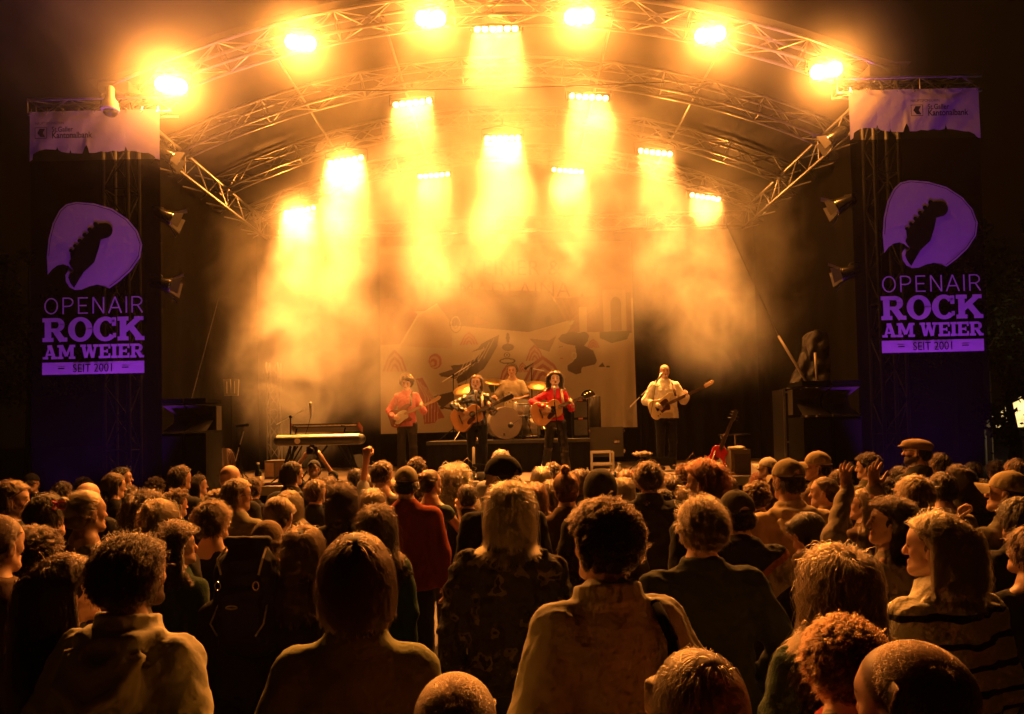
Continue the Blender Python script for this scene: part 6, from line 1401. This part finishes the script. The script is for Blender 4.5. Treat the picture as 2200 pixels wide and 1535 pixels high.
# amplifiers on and beside the riser
root, w_, h_ = gear('amplifier_cabinet', 1229, 1266, 858, 940, 15.0, .35, RZ, 'tall bass amplifier cabinet with lit corner handles behind the curly singer', 'amplifier')
b = MB(); b.box((0, 0, h_ / 2), (w_, .35, h_)); b.build('cabinet', BLKM, root)
for k in range(2):
    b = MB(); b.box((0, -.18, h_ * (.27 + .46 * k)), (w_ * .8, .02, h_ * .40)); b.build('speaker_grille', mat('grille_grey', (.05, .048, .042), .7, bump=.6, bscale=250), root)
for k in range(2): b = MB(); b.box((0, -.185, h_ * (.5 if k == 0 else .97)), (.08, .012, .03)); b.build('handle', mat('handle_orange', (.4, .12, .05), .5), root)
root, w_, h_ = gear('amplifier_cabinet', 1205, 1228, 866, 940, 15.3, .35, RZ, 'dark amplifier cabinet half hidden behind the curly singer', 'amplifier')
b = MB(); b.box((0, 0, h_ / 2), (w_, .35, h_)); b.build('cabinet', BLKM, root); b = MB(); b.box((0, -.18, h_ * .5), (w_ * .8, .02, h_ * .8)); b.build('speaker_grille', BLACK, root)
root, w_, h_ = gear('rolled_case', 1266, 1294, 850, 940, 15.4, .3, RZ, 'upright dark roll standing beside the amplifier cabinets', 'case')
b = MB(); b.lathe([(w_ / 2, 0), (w_ / 2, h_ - .02), (w_ / 2 - .02, h_)], (0, 0, 0), 22); b.build('tube_body', mat('case_brown', (.05, .045, .035), .6), root, True)
b = MB(); b.tube([(-.12 + .12 * math.cos(a), 0, h_ + .10 * math.sin(a)) for a in np.linspace(0, PI, 9)], .02, 6); b.build('carry_handle', BLKM, root, True)
root, w_, h_ = gear('flight_case', 1266, 1340, 912, 972, 15.0, .6, DECK, 'brown flight case on castors right of the drum riser', 'flight case')
b = MB(); b.box((0, 0, .36 + (h_ - .36) / 2 - .1), (w_, .6, h_ - .26)); b.build('case_body', mat('case_brown', (.05, .045, .035), .6), root)
for q in (-1, 1):
    for z in (.3, h_ - .12): b = MB(); b.lathe([(.045, -.015), (.045, .015)], (w_ / 2 + .03, 0, z), 12, (0, 1, 0)) if q > 0 else b.box((-w_ / 2, -.3, z), (.03, .03, .06)); b.build('castor', STEEL, root)
b = MB(); b.box((w_ * .3, -.31, h_ * .6), (.10, .02, .06)); b.build('latch', STEEL, root)
root, w_, h_ = gear('step_frame', 1271, 1318, 972, 1004, 13.9, .4, DECK, 'low pale metal step frame beside the drum riser', 'steps')
b = MB()
for z in (.12, h_):
    for y in (-.2, .2): b.box((0, y, z), (w_, .03, .035))
for x in (-1, 1):
    for y in (-.2, .2): b.box((x * w_ / 2, y, h_ / 2), (.032, .028, h_))
b.build('frame', mat('white_metal', (.6, .58, .5), .5), root); b = MB(); b.box((0, 0, .09), (w_ - .04, .36, .02)); b.build('tread', mat('step_dark', (.06, .06, .06), .7), root)
def wedge(u0, u1, v0, Y, label, rz=0):
    a, c = at(u0, v0, Y), at(u1, v0, Y); w_ = c.x - a.x; h_ = max(.2, a.z - DECK); root = empty('monitor_wedge', ((a.x + c.x) / 2, Y + .2, DECK), rz, label, 'monitor speaker', 'floor monitor speakers')
    b = MB(); b.prism([(-.22, 0), (-.22, h_), (-.10, h_), (.24, .10), (.24, 0)], frame((0, -1, 0), (1, 0, 0), Vector((-w_ / 2, 0, 0))), w_); b.build('cabinet', mat('wedge_black', (.03, .028, .026), .5), root)
    b = MB(); th = math.atan2(h_ - .1, .34); b.box((0, .07 , (h_ + .1) / 2 + .012), (w_ * .88, .30, .01), rot=(th, 0, 0)); b.build('grille', mat('grille', (.010, .010, .010), .9, spec=.1), root); return root
wedge(1385, 1455, 982, 12.5, 'wedge monitor with a lit top edge at the bassist\'s feet', PI); wedge(748, 800, 972, 13.2, 'wedge monitor tilted behind the keyboards', R(60)); wedge(1010, 1060, 998, 12.2, 'small box monitor before the singer in leather', PI)
c = at(1385, 981, 12.5); b = MB(); F = Field(np.arange(-.2, .2, .012), np.arange(-.15, .15, .012), np.arange(-.05, .1, .012)); F.ell((0, 0, .01), (.15, .10, .035), .02); F.folds(.02, 4, 1.2); V, Q = F.mesh(); o = np_mesh('towel', V, Q, fabric((.22, .17, .12))); o.location = c + Vector((0, .2, .02)); tag(o, 'crumpled brown towel lying on the wedge monitor', 'towel')
# keyboards
a, c = at(588, 946, 12.7), at(783, 945, 12.7); L_ = c.x - a.x; cz = (a.z + c.z) / 2
root = empty('stage_piano', ((a.x + c.x) / 2, 12.75, cz), 0, 'long silver topped stage piano with rounded ends', 'keyboard')
b = MB(); P_ = [(.085 * math.cos(t) * (1 if abs(math.cos(t)) < .0 else 1), .085 * math.sin(t)) for t in np.linspace(0, 2 * PI, 25)[:-1]]
F = Field(np.arange(-L_ / 2 - .02, L_ / 2 + .02, .015), np.arange(-.22, .22, .015), np.arange(-.12, .12, .012)); F.cone((-L_ / 2 + .09, -.08, 0), (L_ / 2 - .09, -.08, 0), .085, .085, .01); F.cone((-L_ / 2 + .09, .08, 0), (L_ / 2 - .09, .08, 0), .085, .085, .03); V, Q = F.mesh()
np_mesh('piano_body', V, Q, mat('piano_dark', (.03, .028, .025), .3, spec=.6), root)
b = MB(); vs, fs = grid_mesh(lambda a, c: ((a - .5) * (L_ - .14), -.08 - .088 * math.sin(R(-20 + 110 * c)) * 1 + .0, .088 * math.cos(R(-20 + 110 * c) * .75)), 20, 8); b.add(vs, fs); b.build('top_shell', mat('silver_shell', (.62, .60, .55), .3, .7), root, True)
b = MB(); b.lathe([(.0005, 0), (.045, 0), (.045, .006)], (-L_ / 2 + .40, -.172, -.01), 22, (0, -1, 0)); b.build('round_badge', mat('badge_pale', (.55, .45, .3), .5), root)
root = empty('keyboard_stand', ((a.x + c.x) / 2, 12.75, DECK), 0, 'black keyboard stand with splayed legs under the stage piano', 'stand'); hz = cz - DECK - .09
for s_ in (-1, 1):
    for y in (-.2, .2):
        b = MB(); b.tube([(s_ * L_ * .30, y * .6, hz), (s_ * L_ * .42, y, .0)], .022, 6); b.tube([(s_ * L_ * .22, y * .6, hz), (s_ * L_ * .36, y * .9, hz * .45)], .013, 5); b.build('leg', BLKM, root)
    b = MB(); b.tube([(s_ * .14, -.1, hz), (-s_ * .30, -.1, .02)], .016, 6); b.build('cross_bar', BLKM, root)
    b = MB(); b.tube([(s_ * L_ * .27, -.1, hz + .1), (s_ * L_ * .27, .12, hz + .30), (s_ * L_ * .27, -.18, hz + .30)], .012, 5); b.build('upper_arm', BLKM, root)
a, c = at(632, 921, 12.9), at(771, 919, 12.9); L2 = c.x - a.x; zz = a.z
root = empty('synthesizer', ((a.x + c.x) / 2, 12.95, zz), (R(-14), 0, 0), 'slim black synthesizer with knobs above the stage piano', 'keyboard')
b = MB(); b.box((0, 0, 0), (L2, .30, .06)); b.build('case', BLKP, root)
for s_ in (-1, 1): b = MB(); b.box((s_ * (L2 / 2 + .012), 0, 0), (.022, .31, .085)); b.build('wooden_cheek', mat('cheek_wood', (.20, .05, .02), .4), root)
b = MB(); b.box((0, -.155, -.005), (L2 * .96, .012, .022)); b.build('rear_panel_print', mat('panel_print', (.35, .30, .25), .5, noise=.9, nscale=40), root)
b = MB()
for k in range(26): b.lathe([(.009, 0), (.007, .022)], (-L2 / 2 + .06 + k * (L2 - .12) / 25, .02 + .05 * (k % 3), .03), 8)
b.build('knobs', STEEL, root)
# guitar on its stand and the small table frame, smoking amplifier
gb = at(1540, 985, 12.3); M = frame((.42, .10, .90), (-.35, -1, .1), gb); make_guitar('red', M, 'red electric guitar with a pale triangular guard leaning on a stand', REDP, WPG)
root = empty('guitar_stand', (gb.x, gb.y + .05, DECK), 0, 'chrome guitar stand holding the red guitar', 'stand'); b = MB()
for dx, dy in ((-.18, -.2), (.22, -.15), (.08, .25)): b.tube([(0, 0, .38), (dx, dy, .01)], .010, 5)
b.tube([(0, 0, .3), (.15, .05, .62)], .010, 5); b.build('tube_frame', STEEL, root)
a, c = at(1545, 935, 12.4), at(1610, 934, 12.4); root = empty('table_frame', ((a.x + c.x) / 2, 12.4, DECK), 0, 'small glittering bar table frame above the smoking amplifier', 'table'); hh = a.z - DECK; ww = c.x - a.x
b = MB(); b.box((0, 0, hh), (ww, .10, .025)); b.build('top_bar', STEEL, root)
for q, x in enumerate((-.46, .02)):
    b = MB(); b.tube([(x * ww, 0, hh), (x * ww + (.1 if q == 0 else .0), 0, hh * .5), (x * ww + .13 - q * .12, 0, .02)], .013, 6)
    for k in range(6): b.lathe([(.02, -.015), (.026, 0), (.02, .015)], (x * ww + .02 * q, 0, hh * (.18 + .11 * k)), 8)
    b.build('leg', STEEL, root)
root, w_, h_ = gear('guitar_amplifier', 1570, 1614, 966, 1020, 12.1, .32, DECK, 'worn guitar amplifier with a pale towel on top, smoke curling round it', 'amplifier')
b = MB(); b.box((0, 0, h_ / 2), (w_, .32, h_)); b.build('cabinet', mat('tweed', (.12, .085, .05), .8, noise=.4, nscale=40), root)
b = MB(); b.box((w_ * .05, -.165, h_ * .45), (w_ * .8, .012, h_ * .75)); b.build('grille', mat('amp_grille', (.05, .035, .022), .8, noise=.5, nscale=50), root)
b = MB(); b.tube([(-.06, 0, h_), (0, 0, h_ + .09), (.08, 0, h_ + .05), (.12, 0, h_)], .006, 5); b.build('carry_handle', BLKM, root)
F = Field(np.arange(-.2, .2, .012), np.arange(-.16, .16, .012), np.arange(-.04, .08, .012)); F.ell((0, 0, .01), (.13, .12, .025), .02); F.folds(.012, 9, 1.); V, Q = F.mesh(); o = np_mesh('towel', V, Q, fabric((.6, .55, .42))); o.location = root.location + Vector((-.03, 0, h_ + .01)); tag(o, 'pale folded towel lying on the worn guitar amplifier', 'towel')
# flight case tower with poles and a tarpaulin, far side
root, w_, h_ = gear('flight_case', 1684, 1726, 836, 1000, 13.2, .6, DECK, 'tall flight case with pale edges beside the bassist side loudspeakers', 'flight case')
b = MB(); b.box((0, 0, h_ / 2), (w_, .6, h_)); b.build('case_body', BLKP, root)
for x in (-1, 1): b = MB(); b.box((x * w_ / 2, -.302, h_ / 2), (.035, .02, h_)); b.build('edge_profile', ALU, root)
for z in (.35, .98): b = MB(); b.box((0, -.304, h_ * z * .98), (w_, .02, .03)); b.build('edge_profile', ALU, root)
b = MB(); b.box((0, -.306, h_ * .72), (.16, .012, .12)); b.build('recessed_latch', STEEL, root)
F = Field(np.arange(-.75, .75, .03), np.arange(-.5, .5, .03), np.arange(-1.6, .4, .03)); F.cone((-.55, 0, -1.2), (.05, 0, .05), .10, .16, .08); F.cone((.05, 0, .05), (.42, 0, -.2), .16, .22, .08); F.cone((.42, 0, -.2), (.55, 0, -1.4), .22, .26, .08); F.cone((.0, 0, -.1), (.1, 0, -1.4), .2, .3, .1); F.folds(.04, 21, .35); V, Q = F.mesh()
o = np_mesh('tarpaulin', V, Q, mat('tarp', (.018, .014, .012), .4, spec=.4)); o.location = at(1750, 735, 14.0); tag(o, 'dark shiny tarpaulin thrown over gear beside the bassist side tower', 'tarpaulin')
for (u0, v0, u1, v1, Y, nm) in ((1672, 722, 1733, 822, 12.6, 'slanting pole in front of the tarpaulin'), (1751, 758, 1755, 820, 12.4, 'short upright pole below the tarpaulin peak')):
    b = MB(); b.tube([at(u0, v0, Y), at(u1, v1, Y)], .02, 8); b.tube([at(u1, v1, Y), at(u1, v1 + 130, Y)], .016, 8); tag(b.build('pole', mat('pale_pole', (.5, .47, .42), .4, .4), None, True), nm, 'pole')
for (u0, v0, u1, v1, nm) in ((1560, 480, 1672, 722, 'thin wire running down to the slanting pole'), (470, 640, 412, 856, 'thin wire running down to the keyboards side loudspeakers')):
    b = MB(); b.tube([at(u0, v0, 12.6), at(u1, v1, 12.6)], .006, 4); tag(b.build('guy_wire', ALU), nm, 'wire', 'guy wires')
# rear corner, keyboards side: floodlight on stand, ladder truss, picture case, stool, coils
c = at(497, 833, 15.0); root = empty('twin_floodlight', (c.x, c.y, DECK), 0, 'unlit twin floodlight on a thin stand in the rear corner', 'floodlight'); hz = c.z - DECK
for s_ in (-1, 1):
    b = MB(); b.box((s_ * .07, 0, hz), (.125, .06, .30), rot=(0, s_ * .06, 0)); b.build('lamp_panel', mat('panel_grey', (.20, .19, .16), .4), root)
    b = MB(); b.box((s_ * .07, -.036, hz), (.012, .01, .22)); b.build('lamp_tube', mat('tube_white', (.6, .58, .5), .3), root)
b = MB(); b.tube([(0, 0, hz - .15), (0, 0, .3)], .012, 6)
for k in range(3): a = R(90 + 120 * k); b.tube([(0, 0, .5), (.35 * math.cos(a), .35 * math.sin(a), .01)], .01, 5)
b.build('tripod', BLKM, root)
a, c = at(577, 905, 15.6), at(601, 905, 15.6); b = MB(); w_ = c.x - a.x; hh = at(590, 780, 15.6).z - DECK
truss(b, [(0, 0, 0), (0, 0, hh)], w_, .016, .008, .3); o = b.build('ladder_truss', DALU, None, True); o.location = ((a.x + c.x) / 2, 15.6, DECK); tag(o, 'slim upright truss behind the keyboards', 'truss')
root, w_, h_ = gear('equipment_rack', 568, 612, 990, 1018, 13.8, .5, DECK, 'low metal rack with lit panels under the slim truss', 'rack')
b = MB(); b.box((0, 0, h_ / 2), (w_, .5, h_)); b.build('case_body', mat('rack_grey', (.12, .11, .10), .6), root)
for k in range(2): b = MB(); b.box((w_ * (k - .5) * .5, -.256, h_ / 2), (w_ * .40, .01, h_ * .75)); b.build('panel', mat('rack_panel_%d' % k, ((.4, .25, .14), (.16, .10, .07))[k], .5, noise=.5, nscale=12), root)
root, w_, h_ = gear('draped_stool', 430, 470, 965, 1040, 11.95, .4, DECK, 'draped stool with a dark cloth beside the keyboards side loudspeakers', 'stool')
b = MB(); vs, fs = grid_mesh(lambda a, c: ((.20 + .03 * math.sin(a * 44)) * math.cos(a * 2 * PI) * (.8 + .2 * c), (.20 + .03 * math.sin(a * 44)) * math.sin(a * 2 * PI) * (.8 + .2 * c), h_ * (1 - c)), 60, 6); b.add(vs, fs); b.add([(.17 * math.cos(t), .17 * math.sin(t), h_ + .004) for t in np.linspace(0, 2 * PI, 25)[:-1]], [tuple(range(24))]); b.build('cloth', mat('stool_cloth', (.06, .04, .028), .8), root, True)
def coil(u, v, Y, r, n, z, label, seed, thick=.008):
    rr = random.Random(seed); c = at(u, v, Y); pts = []
    for k in range(n * 14): a = k / 14 * 2 * PI; q = r * (.75 + .25 * math.sin(k * .37 + seed)); pts.append((q * math.cos(a) + rr.uniform(-.01, .01), q * .8 * math.sin(a) + rr.uniform(-.01, .01), thick + .004 * (k // 14) + rr.uniform(0, .012)))
    b = MB(); b.tube(pts, thick, 5); o = b.build('cable_coil', BLKM, None, True); o.location = (c.x, c.y, z); tag(o, label, 'cable', 'cable coils on the stage'); return o
coil(560, 1036, 12.0, .22, 5, DECK, 'tangled black cables on the stage edge by the dark bottle', 1); coil(600, 1030, 12.1, .25, 4, DECK, 'loose cable loops before the stage piano', 2); coil(1290, 1016, 12.2, .22, 5, DECK, 'pedal cables at the stage edge near the water bottles', 3); coil(1240, 1018, 12.2, .2, 4, DECK, 'cable loops by the curly singer\'s shoes', 5)
c = at(492, 990, 12.6); b = MB()
for k in range(5): b.tube([(-.12 + .02 * k + .10 * math.cos(t), .02 * k, .28 + .26 * math.sin(t)) for t in np.linspace(0, 2 * PI, 22)], .012, 5)
o = b.build('hose_coil', mat('hose', (.10, .06, .04), .35), None, True); o.location = (c.x, c.y, DECK); tag(o, 'upright coil of thick ribbed cable beside the short boom stand', 'cable')
def bottle(u, v, Y, r, h, m, label, cap=True):
    c = at(u, v, Y); root = empty('bottle', (c.x, c.y, DECK), 0, label, 'bottle'); b = MB(); b.lathe([(.0005, 0), (r, .0), (r, h * .55), (r * .8, h * .68), (r * .35, h * .8), (r * .33, h * .97), (.0005, h)], (0, 0, 0), 16); bo = b.build('bottle_body', m, root, True)
    b = MB(); b.lathe([(r * 1.01, h * .18), (r * 1.01, h * .42)], (0, 0, 0), 16); b.build('paper_label', mat('paper', (.4, .35, .28), .7), root, True)
    b = MB(); b.lathe([(r * .4, h * .93), (r * .4, h * 1.0), (.0005, h * 1.005)], (0, 0, 0), 12); b.build('bottle_cap', mat('cap_pale', (.5, .5, .48), .5), root, True)
PLAST = mat('clear_plastic', (.75, .70, .58), .25, spec=.6, trans=.35)
bottle(555, 1040, 11.95, .05, .34, mat('dark_glass', (.010, .014, .008), .12, spec=.8), 'dark glass bottle standing on the stage edge'); bottle(1330, 1020, 12.0, .04, .22, PLAST, 'larger clear water bottle near the pedals'); bottle(1309, 1024, 12.0, .022, .12, PLAST, 'small clear bottle left of the larger water bottle'); bottle(1469, 1000, 12.3, .032, .16, PLAST, 'clear bottle beside the wedge monitor')
bottle(1262, 1002, 12.9, .03, .12, PLAST, 'small cup like bottle near the pale step frame')
c = at(1018, 1000, 12.6); root = empty('candle', (c.x, c.y, DECK), 0, 'tall pale candle at the feet of the singer in leather', 'candle'); b = MB(); b.lathe([(.022, 0), (.020, at(1018, 962, 12.6).z - DECK), (.0005, at(1018, 960, 12.6).z - DECK)], (0, 0, 0), 12); b.build('wax', mat('wax', (.75, .68, .5), .5), root, True); b = MB(); b.lathe([(.05, 0), (.05, .02), (.03, .04)], (0, 0, 0), 14); b.build('holder', STEEL, root)
for k, (u, nm) in enumerate(((1215, 'effects pedals board under the curly singer'), (1350, 'blue and black effects pedals beside the water bottles'), (1040, 'effects pedals before the singer in leather'), (900, 'effects pedals before the man in the pink shirt'))):
    c = at(u, 1018, 12.2 if u != 900 else 13.4); root = empty('pedal_board', (c.x, c.y, DECK), 0, nm, 'pedals', 'effects pedal boards')
    b = MB(); b.box((0, 0, .02), (.46, .2, .03)); b.build('board', BLKM, root)
    for j in range(4): b = MB(); b.box((-.17 + j * .115, 0, .06), (.075, .12, .045)); b.lathe([(.012, .083), (.010, .10)], (-.17 + j * .115, -.02, 0), 8); b.build('pedal', mat('pedal_%d' % j, ((.05, .10, .2), (.3, .26, .2), (.25, .05, .04), (.04, .04, .04))[j], .4), root)

# ================================================================== beyond the stage: tent, trees
c = at(2215, 905, 34); root = empty('party_tent', (c.x + .6, c.y, 0), 0, 'lit white party tent far off at the right edge', 'tent'); hz = at(2190, 905, 34).z; tz = at(2190, 845, 34).z; TM = mat('tent_white', (.75, .72, .62), .8); N, L = nt(TM); tr_ = N.new('ShaderNodeBsdfTranslucent'); tr_.inputs[0].default_value = (.7, .66, .5, 1); mx_ = N.new('ShaderNodeMixShader'); mx_.inputs[0].default_value = .5; L.new(N['Principled BSDF'].outputs[0], mx_.inputs[1]); L.new(tr_.outputs[0], mx_.inputs[2]); L.new(mx_.outputs[0], N['Material Output'].inputs[0])
b = MB(); vs = [(-1.6, -1.6, hz), (1.6, -1.6, hz), (1.6, 1.6, hz), (-1.6, 1.6, hz), (0, 0, tz + .5)]; b.add(vs, [(0, 1, 4), (1, 2, 4), (2, 3, 4), (3, 0, 4)]); b.build('tent_roof', TM, root)
b = MB(); 
for x0, y0, x1, y1 in ((-1.6, -1.6, 1.6, -1.6), (1.6, -1.6, 1.6, 1.6), (1.6, 1.6, -1.6, 1.6), (-1.6, 1.6, -1.6, -1.6)): b.add([(x0, y0, hz - .25), (x1, y1, hz - .25), (x1, y1, hz), (x0, y0, hz)], [(0, 1, 2, 3)])
b.build('valance', TM, root)
for x in (-1.6, 1.6):
    for y in (-1.6, 1.6): b = MB(); b.tube([(x, y, 0), (x, y, hz)], .04, 6); b.build('tent_pole', TM, root)
b = MB(); b.lathe([(.0005, .06), (.05, .03), (.06, -.03), (.0005, -.07)], (0, 0, hz - .1), 12); b.build('hanging_bulb', emit('warm_bulb', (1, .75, .4), 8), root, True)
lamp_light('tent_light', 'POINT', Vector(root.location) + Vector((0, -.3, hz - .3)), (0, 0, 0), 420, (1, .72, .36), .15)
def tree(x, y, H, seed, label, spread=2.0, n=2600, lf=.16):
    rr = np.random.default_rng(seed); root = empty('tree', (x, y, 0), 0, label, 'tree', 'dark trees beyond the stage'); b = MB(); tips = []
    b.tube([(0, 0, 0), (.1, .0, H * .35), (.0, .1, H * .7), (.05, 0, H * .95)], [.22, .16, .09, .03], 8)
    for k in range(14):
        z = H * rr.uniform(.25, .9); a = rr.uniform(0, 6.28); l_ = spread * (1.1 - z / H) * rr.uniform(.7, 1.2) + .4; e = np.array((l_ * math.cos(a), l_ * math.sin(a), z + l_ * .35)); b.tube([(0, 0, z), tuple(e * .5 + (0, 0, z * .5 - l_ * .05)), tuple(e)], [.05, .03, .012], 5); tips.append((e, l_))
    b.build('trunk', mat('bark', (.06, .045, .03), .9), root)
    V = []; 
    for e, l_ in tips + [(np.array((0, 0, H)), 1.0)]:
        m_ = n // 15; c = e * .8 + np.array((0, 0, e[2] * .2)) + rr.normal(0, .32 * max(.6, l_ * .6), (m_, 3)); d = rr.normal(size=(m_, 3)); d /= np.linalg.norm(d, axis=1)[:, None]; u_ = np.cross(d, rr.normal(size=(m_, 3))); u_ /= np.linalg.norm(u_, axis=1)[:, None]; w2 = np.cross(d, u_); s_ = lf * rr.uniform(.5, 1.2, (m_, 1)); V.append(np.stack([c - u_ * s_, c + w2 * s_ * .5, c + u_ * s_, c - w2 * s_ * .5], 1))
    V = np.concatenate(V).reshape(-1, 3); Q = np.arange(len(V)).reshape(-1, 4); np_mesh('crown', V, Q, mat('leaves', (.045, .07, .025), .7, noise=.5, nscale=1), root, smooth=False)
for k, (u, Y, H_, sp) in enumerate(((2172, 24, 3.9, .7), (2120, 38, 11, 3.2), (2230, 46, 13, 3.6), (2050, 48, 12, 3.4), (-40, 40, 12, 3.4), (60, 48, 13, 3.6), (-140, 34, 10, 3.0), (2330, 36, 11, 3.0))):
    x = at(u, 900, Y).x; tree(x, Y, H_, 40 + k, ['slim dark sapling in front of the lit tent', 'tall dark tree beside the bassist side banner', 'tall dark tree behind the lit tent', 'dark tree partly behind the bassist side banner', 'dark tree at the left edge of the view', 'dark tree behind the keyboards side banner', 'dark tree outside the left edge', 'dark tree outside the right edge'][k], sp, 2600 if k else 900, .16 if k else .09)
# ------------------------------------------------------------------ haze and smoke
def vol_box(name, lo, hi, m, kind='stuff'):
    b = MB(); b.box(((lo[0] + hi[0]) / 2, (lo[1] + hi[1]) / 2, (lo[2] + hi[2]) / 2), (hi[0] - lo[0], hi[1] - lo[1], hi[2] - lo[2]))
    return tag(b.build(name, m), kind=kind)
HZ = bpy.data.materials.new('haze_air'); HZ.use_nodes = True; N, L = nt(HZ)
N.remove(N['Principled BSDF']); pv = N.new('ShaderNodeVolumePrincipled')
pv.inputs['Color'].default_value = (.9, .9, .9, 1); pv.inputs['Density'].default_value = .00025; pv.inputs['Anisotropy'].default_value = .6
L.new(pv.outputs[0], N['Material Output'].inputs['Volume'])
tag(vol_box('haze', (-160, -70, -1), (160, 270, 15), HZ), kind='stuff')

def smoke_mat(name, blobs, scale, thr, gain, base, aniso=.35, wisp=2.2):
    m = bpy.data.materials.new(name); m.use_nodes = True; N, L = nt(m); N.remove(N['Principled BSDF'])
    pv = N.new('ShaderNodeVolumePrincipled'); pv.inputs['Color'].default_value = (.95, .95, .95, 1); pv.inputs['Anisotropy'].default_value = aniso
    L.new(pv.outputs[0], N['Material Output'].inputs['Volume'])
    tc = N.new('ShaderNodeTexCoord')
    n = N.new('ShaderNodeTexNoise'); n.inputs['Scale'].default_value = scale; n.inputs['Detail'].default_value = 6
    n.inputs['Roughness'].default_value = .64; n.inputs['Distortion'].default_value = .9
    L.new(tc.outputs['Object'], n.inputs['Vector'])
    mr = N.new('ShaderNodeMapRange'); mr.inputs['From Min'].default_value = thr; mr.inputs['From Max'].default_value = thr + .18
    mr.inputs['To Min'].default_value = 0; mr.inputs['To Max'].default_value = 1
    L.new(n.outputs[0], mr.inputs[0])
    acc = None
    for (c, r, g) in blobs:
        vs_ = N.new('ShaderNodeVectorMath'); vs_.operation = 'SUBTRACT'; vs_.inputs[1].default_value = c; L.new(tc.outputs['Object'], vs_.inputs[0])
        ln = N.new('ShaderNodeVectorMath'); ln.operation = 'LENGTH'; L.new(vs_.outputs[0], ln.inputs[0])
        q = N.new('ShaderNodeMapRange'); q.interpolation_type = 'SMOOTHSTEP'
        q.inputs['From Min'].default_value = r; q.inputs['From Max'].default_value = r * .25; q.inputs['To Min'].default_value = 0; q.inputs['To Max'].default_value = g
        L.new(ln.outputs['Value'], q.inputs[0])
        if acc is None: acc = q.outputs[0]
        else:
            a = N.new('ShaderNodeMath'); a.operation = 'MAXIMUM'; L.new(acc, a.inputs[0]); L.new(q.outputs[0], a.inputs[1]); acc = a.outputs[0]
    mu = N.new('ShaderNodeMath'); mu.operation = 'MULTIPLY'; L.new(acc, mu.inputs[0]); L.new(mr.outputs[0], mu.inputs[1])
    m2 = N.new('ShaderNodeMath'); m2.operation = 'MULTIPLY_ADD'; L.new(mu.outputs[0], m2.inputs[0]); m2.inputs[1].default_value = gain
    mb_ = N.new('ShaderNodeMath'); mb_.operation = 'MULTIPLY'; mb_.inputs[1].default_value = base; L.new(acc, mb_.inputs[0])
    L.new(mb_.outputs[0], m2.inputs[2])
    L.new(m2.outputs[0], pv.inputs['Density'])
    return m
def P(u, v, Y): return tuple(at(u, v, Y))
SM = smoke_mat('stage_smoke', [
    (P(640, 620, 15.4), 2.3, 1.0), (P(720, 500, 15.0), 2.0, .9), (P(740, 800, 16.0), 1.3, 1.0), (P(600, 760, 15.0), 1.7, .7), (P(900, 560, 15.2), 1.6, 1.0), (P(840, 650, 15.9), 1.2, .9),
    (P(1060, 560, 15.2), 1.2, .8), (P(1200, 560, 15.6), 1.4, .7), (P(1530, 560, 15.2), 2.7, .5), (P(1400, 500, 15.5), 1.8, .7),
    (P(743, 375, 14.3), .85, 3.2), (P(645, 475, 16.4), .8, 3.2), (P(1080, 318, 14.4), .6, 3.0), (P(1222, 400, 16.0), .6, 2.6), (P(932, 405, 16.0), .5, 2.0), (P(886, 250, 13.2), .5, 2.0), (P(1265, 240, 13.2), .5, 2.0), (P(1408, 355, 15.1), .5, 2.0), (P(1515, 450, 16.7), .5, 1.6), (P(1066, 90, 11.9), .5, 1.6),
    (P(1090, 330, 14.6), 4.4, .7), (P(700, 690, 15.0), 2.4, .9), (P(640, 860, 15.2), 1.4, .6), (P(1300, 560, 15.2), 2.2, .5), (P(1090, 500, 15.2), 2.4, .6), (P(850, 850, 13.8), .8, .3)], .95, .45, .62, .13)
tag(vol_box('smoke', (XC - 5.3, YF + .6, DECK + .05), (XC + 5.3, YB - .15, 7.98), SM), kind='stuff')
SF = smoke_mat('front_smoke', [(P(368, 110, 11.2), 2.6, .7), (P(640, 60, 11.2), 2.2, 1.1), (P(925, 30, 11.2), 2.0, .9), (P(1245, 30, 11.2), 2.0, .9), (P(1530, 70, 11.2), 1.8, .9), (P(1775, 150, 11.2), 1.5, .9), (P(330, 10, 11.2), 2.9, 2.0)], .6, .40, .075, .045, .4)
tag(vol_box('smoke', (-8.0, 9.9, 5.4), (7.0, 11.85, 11.5), SF), kind='stuff')
